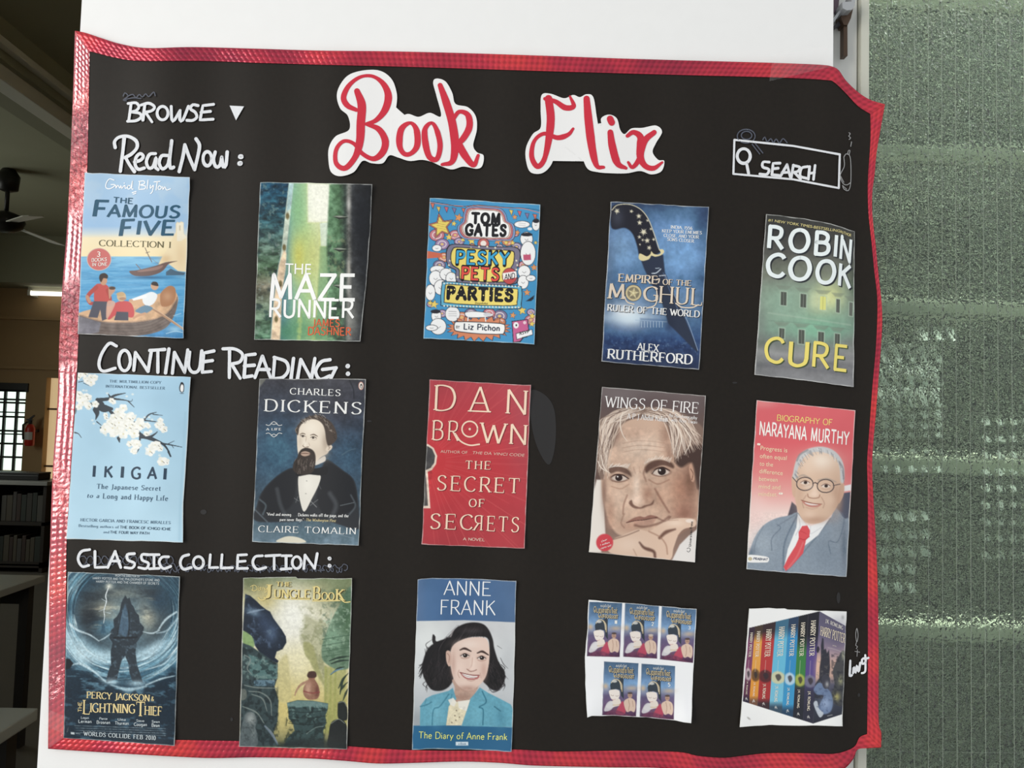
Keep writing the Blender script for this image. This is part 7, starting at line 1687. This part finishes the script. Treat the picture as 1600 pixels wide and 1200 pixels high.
def sheet_box():
    c = Cover((1145, 940, 1370, 1317), (150, 65), (1040, 88), (1002, 1140), (63, 1147), top=[(330, 58), (480, 66), (500, 74), (800, 84)], bottom=[(200, 1136), (360, 1128), (600, 1134), (850, 1136)], curl=(.001, .002, .002, .002))
    c.fill((243, 243, 242)); c.glow(1006, 145, 14, 20, (170, 170, 168), .7); c.ell(146, 1068, 18, 8, (170, 168, 164), .8, 8, 40)
    tx = [150, 204, 278, 393, 514, 605, 690, 793]; bxs = [92, 150, 226, 332, 448, 550, 642, 735]
    topy = lambda x: 240 + (x - 150) * (88 - 240) / (793 - 150); boty = lambda x: 912 + (x - 92) * (1116 - 912) / (735 - 92)
    cols = [((60, 44, 60), (130, 66, 104), (96, 46, 72), (50, 40, 60)), ((74, 58, 48), (232, 160, 66), (232, 150, 50), (120, 80, 60)), ((60, 44, 48), (190, 56, 56), (176, 48, 50), (64, 44, 50)), ((60, 110, 140), (96, 186, 220), (110, 190, 220), (56, 80, 100)), ((44, 66, 96), (46, 140, 200), (52, 150, 204), (40, 70, 100)), ((34, 36, 42), (58, 132, 66), (52, 52, 60), (40, 42, 52)), ((36, 36, 46), (86, 70, 140), (58, 56, 84), (48, 48, 64))]
    nm = ['Harry Potter'] * 7
    for k in range(7):
        A_1, B_1, C_1, D_1 = (tx[k], topy(tx[k])), (tx[k + 1], topy(tx[k + 1])), (bxs[k + 1], boty(bxs[k + 1])), (bxs[k], boty(bxs[k]))
        Mf = lambda u, v: ((1 - v) * ((1 - u) * A_1[0] + u * B_1[0]) + v * ((1 - u) * D_1[0] + u * C_1[0]), (1 - v) * ((1 - u) * A_1[1] + u * B_1[1]) + v * ((1 - u) * D_1[1] + u * C_1[1]))
        c.part('book_spine#%d' % k)
        m_ = c.mask_poly([A_1, B_1, C_1, D_1], 3)
        h0, h1 = A_1[1], D_1[1]; L = h1 - h0
        c.grad([(h0, cols[k][0]), (h0 + .08 * L, cols[k][0]), (h0 + .2 * L, cols[k][1] if k < 5 else cols[k][0]), (h0 + .36 * L, cols[k][1]), (h0 + .62 * L, cols[k][1]), (h0 + .72 * L, cols[k][2]), (h0 + .9 * L, cols[k][2] if k < 5 else cols[k][3]), (h0 + .97 * L, cols[k][3])], 'y', m_)
        # plain picture patch across the row of spines
        x, y = Mf(.5, .63); w = (tx[k + 1] - tx[k]) * .5
        pc = [(206, 190, 190), (90, 60, 40), (70, 40, 44), (226, 206, 150), (206, 220, 230), (190, 190, 80), (120, 120, 140)][k]
        c.blob([(x - w * .9, y - 36), (x, y - 60), (x + w * .9, y - 30), (x + w, y + 30), (x, y + 56), (x - w * .9, y + 30)], pc, .8, 16); c.blob([(x - w * .4, y - 20), (x + w * .2, y - 34), (x + w * .5, y), (x, y + 30)], (50, 44, 50), .75, 10)
        c.line([B_1, C_1], 3, (40, 36, 46), .5); c.part()
        p, q = Mf(.26, .06 if k else .1), Mf(.26, .34); sz = (tx[k + 1] - tx[k]) * .42
        tc_ = (240, 230, 210)
        c.T('HARRY POTTER', *Mf(.30, .07), *Mf(.30, .40), sz, tc_, 'spine_lettering#%d@book_spine#%d' % (k, k), 'serif', up=(1, -.1), weight=1.9)
        p, q = Mf(.42, .44), Mf(.42, .58); c.line([p, q], 5, (226, 214, 200), .5, 3)
        c.T('J.K. ROWLING', *Mf(.36, .72), *Mf(.36, .90), sz * .52, tc_, 'spine_lettering#%d@book_spine#%d' % (k, k), up=(1, -.1), bold=.02)
        x, y = Mf(.5, .955); c.line([(x - 8, y + 12), (x, y - 14), (x + 10, y + 10)], 4, (230, 226, 220), .9); c.line([(x - 8, y - 2), (x + 8, y + 2)], 4, (230, 226, 220), .9)
    c.part('box_front')
    Q = [(793, 88), (1037, 226), (1003, 1030), (735, 1116)]; m_ = c.mask_poly(Q, 3)
    c.grad([(90, (92, 88, 112)), (300, (104, 98, 128)), (440, (150, 130, 150)), (560, (222, 180, 160)), (680, (206, 166, 150)), (760, (90, 90, 110)), (900, (60, 66, 84)), (1110, (44, 46, 58))], 'y', m_)
    c.glow(790, 620, 40, 110, (238, 190, 160), .7); c.glow(900, 480, 60, 50, (190, 160, 170), .6); c.glow(960, 300, 80, 120, (96, 92, 120), .6)
    c.part('dark_tree'); c.poly('806,400 818,330 830,340 834,440 850,430 862,470 880,440 886,520 890,600 880,700 870,900 745,880 752,760 790,700 794,600 806,520', (46, 48, 60), .95, 10); c.noise(22, .5, (120, 116, 110), c.mask_poly('745,440 890,440 890,900 745,900', 10), 5, thr=.62); c.blob('768,420 784,408 794,440 776,470 764,450', (40, 40, 52), .9, 5)
    c.part('moonlit_bush'); c.blob('940,560 970,500 1000,450 1028,480 1020,700 1010,900 990,960 910,920 900,850 930,760 914,640', (70, 72, 76), .95, 10); c.glow(985, 720, 24, 40, (176, 176, 130), .8); c.glow(950, 870, 30, 36, (200, 190, 110), .8); c.glow(1010, 490, 14, 40, (190, 190, 160), .8); c.noise(26, .5, (40, 42, 52), c.mask_poly('900,480 1030,460 1010,960 900,930', 10), 8, thr=.5)
    c.part('blue_stone'); c.blob('740,800 790,740 850,780 900,840 916,930 890,1010 820,1030 770,1000 800,930 830,860 770,850', (110, 132, 170), .95, 12); c.glow(850, 930, 46, 50, (156, 176, 210), .8); c.blob('814,690 850,664 888,700 886,770 850,800 822,770', (66, 66, 78), .95, 8); c.glow(862, 756, 16, 26, (190, 190, 190), .8); c.blob('738,930 770,910 790,980 830,1020 800,1060 770,1020', (196, 204, 214), .9, 6); c.noise(20, .35, (60, 70, 100), c.mask_poly('740,780 916,800 900,1030 770,1030', 10), 9, thr=.55)
    c.part()
    c.T('J.K. ROWLING', 846, 190, 1006, 258, 34, (236, 230, 222), 'author_name', 'serif', weight=1.7); c.T('HARRY POTTER', 798, 306, 1026, 380, 82, (240, 226, 200), 'title_lettering', 'serif', weight=1.7)
    c.T('and the', 912, 404, 946, 414, 12, (236, 226, 214), 'title_lettering'); c.line('870,420 930,436 1000,460', 5, (206, 196, 196), .6, 4); c.line('866,1046 910,1036', 6, (200, 200, 196), .7, 4)
    c.build('printed_sheet_of_box_set', 'white printed sheet picturing a boxed set of seven colourful book spines', 'printed sheet', gam=1.0, sat=.88)
for fn in (cover_storm, cover_ruins, cover_girl, sheet_five, sheet_box): fn()
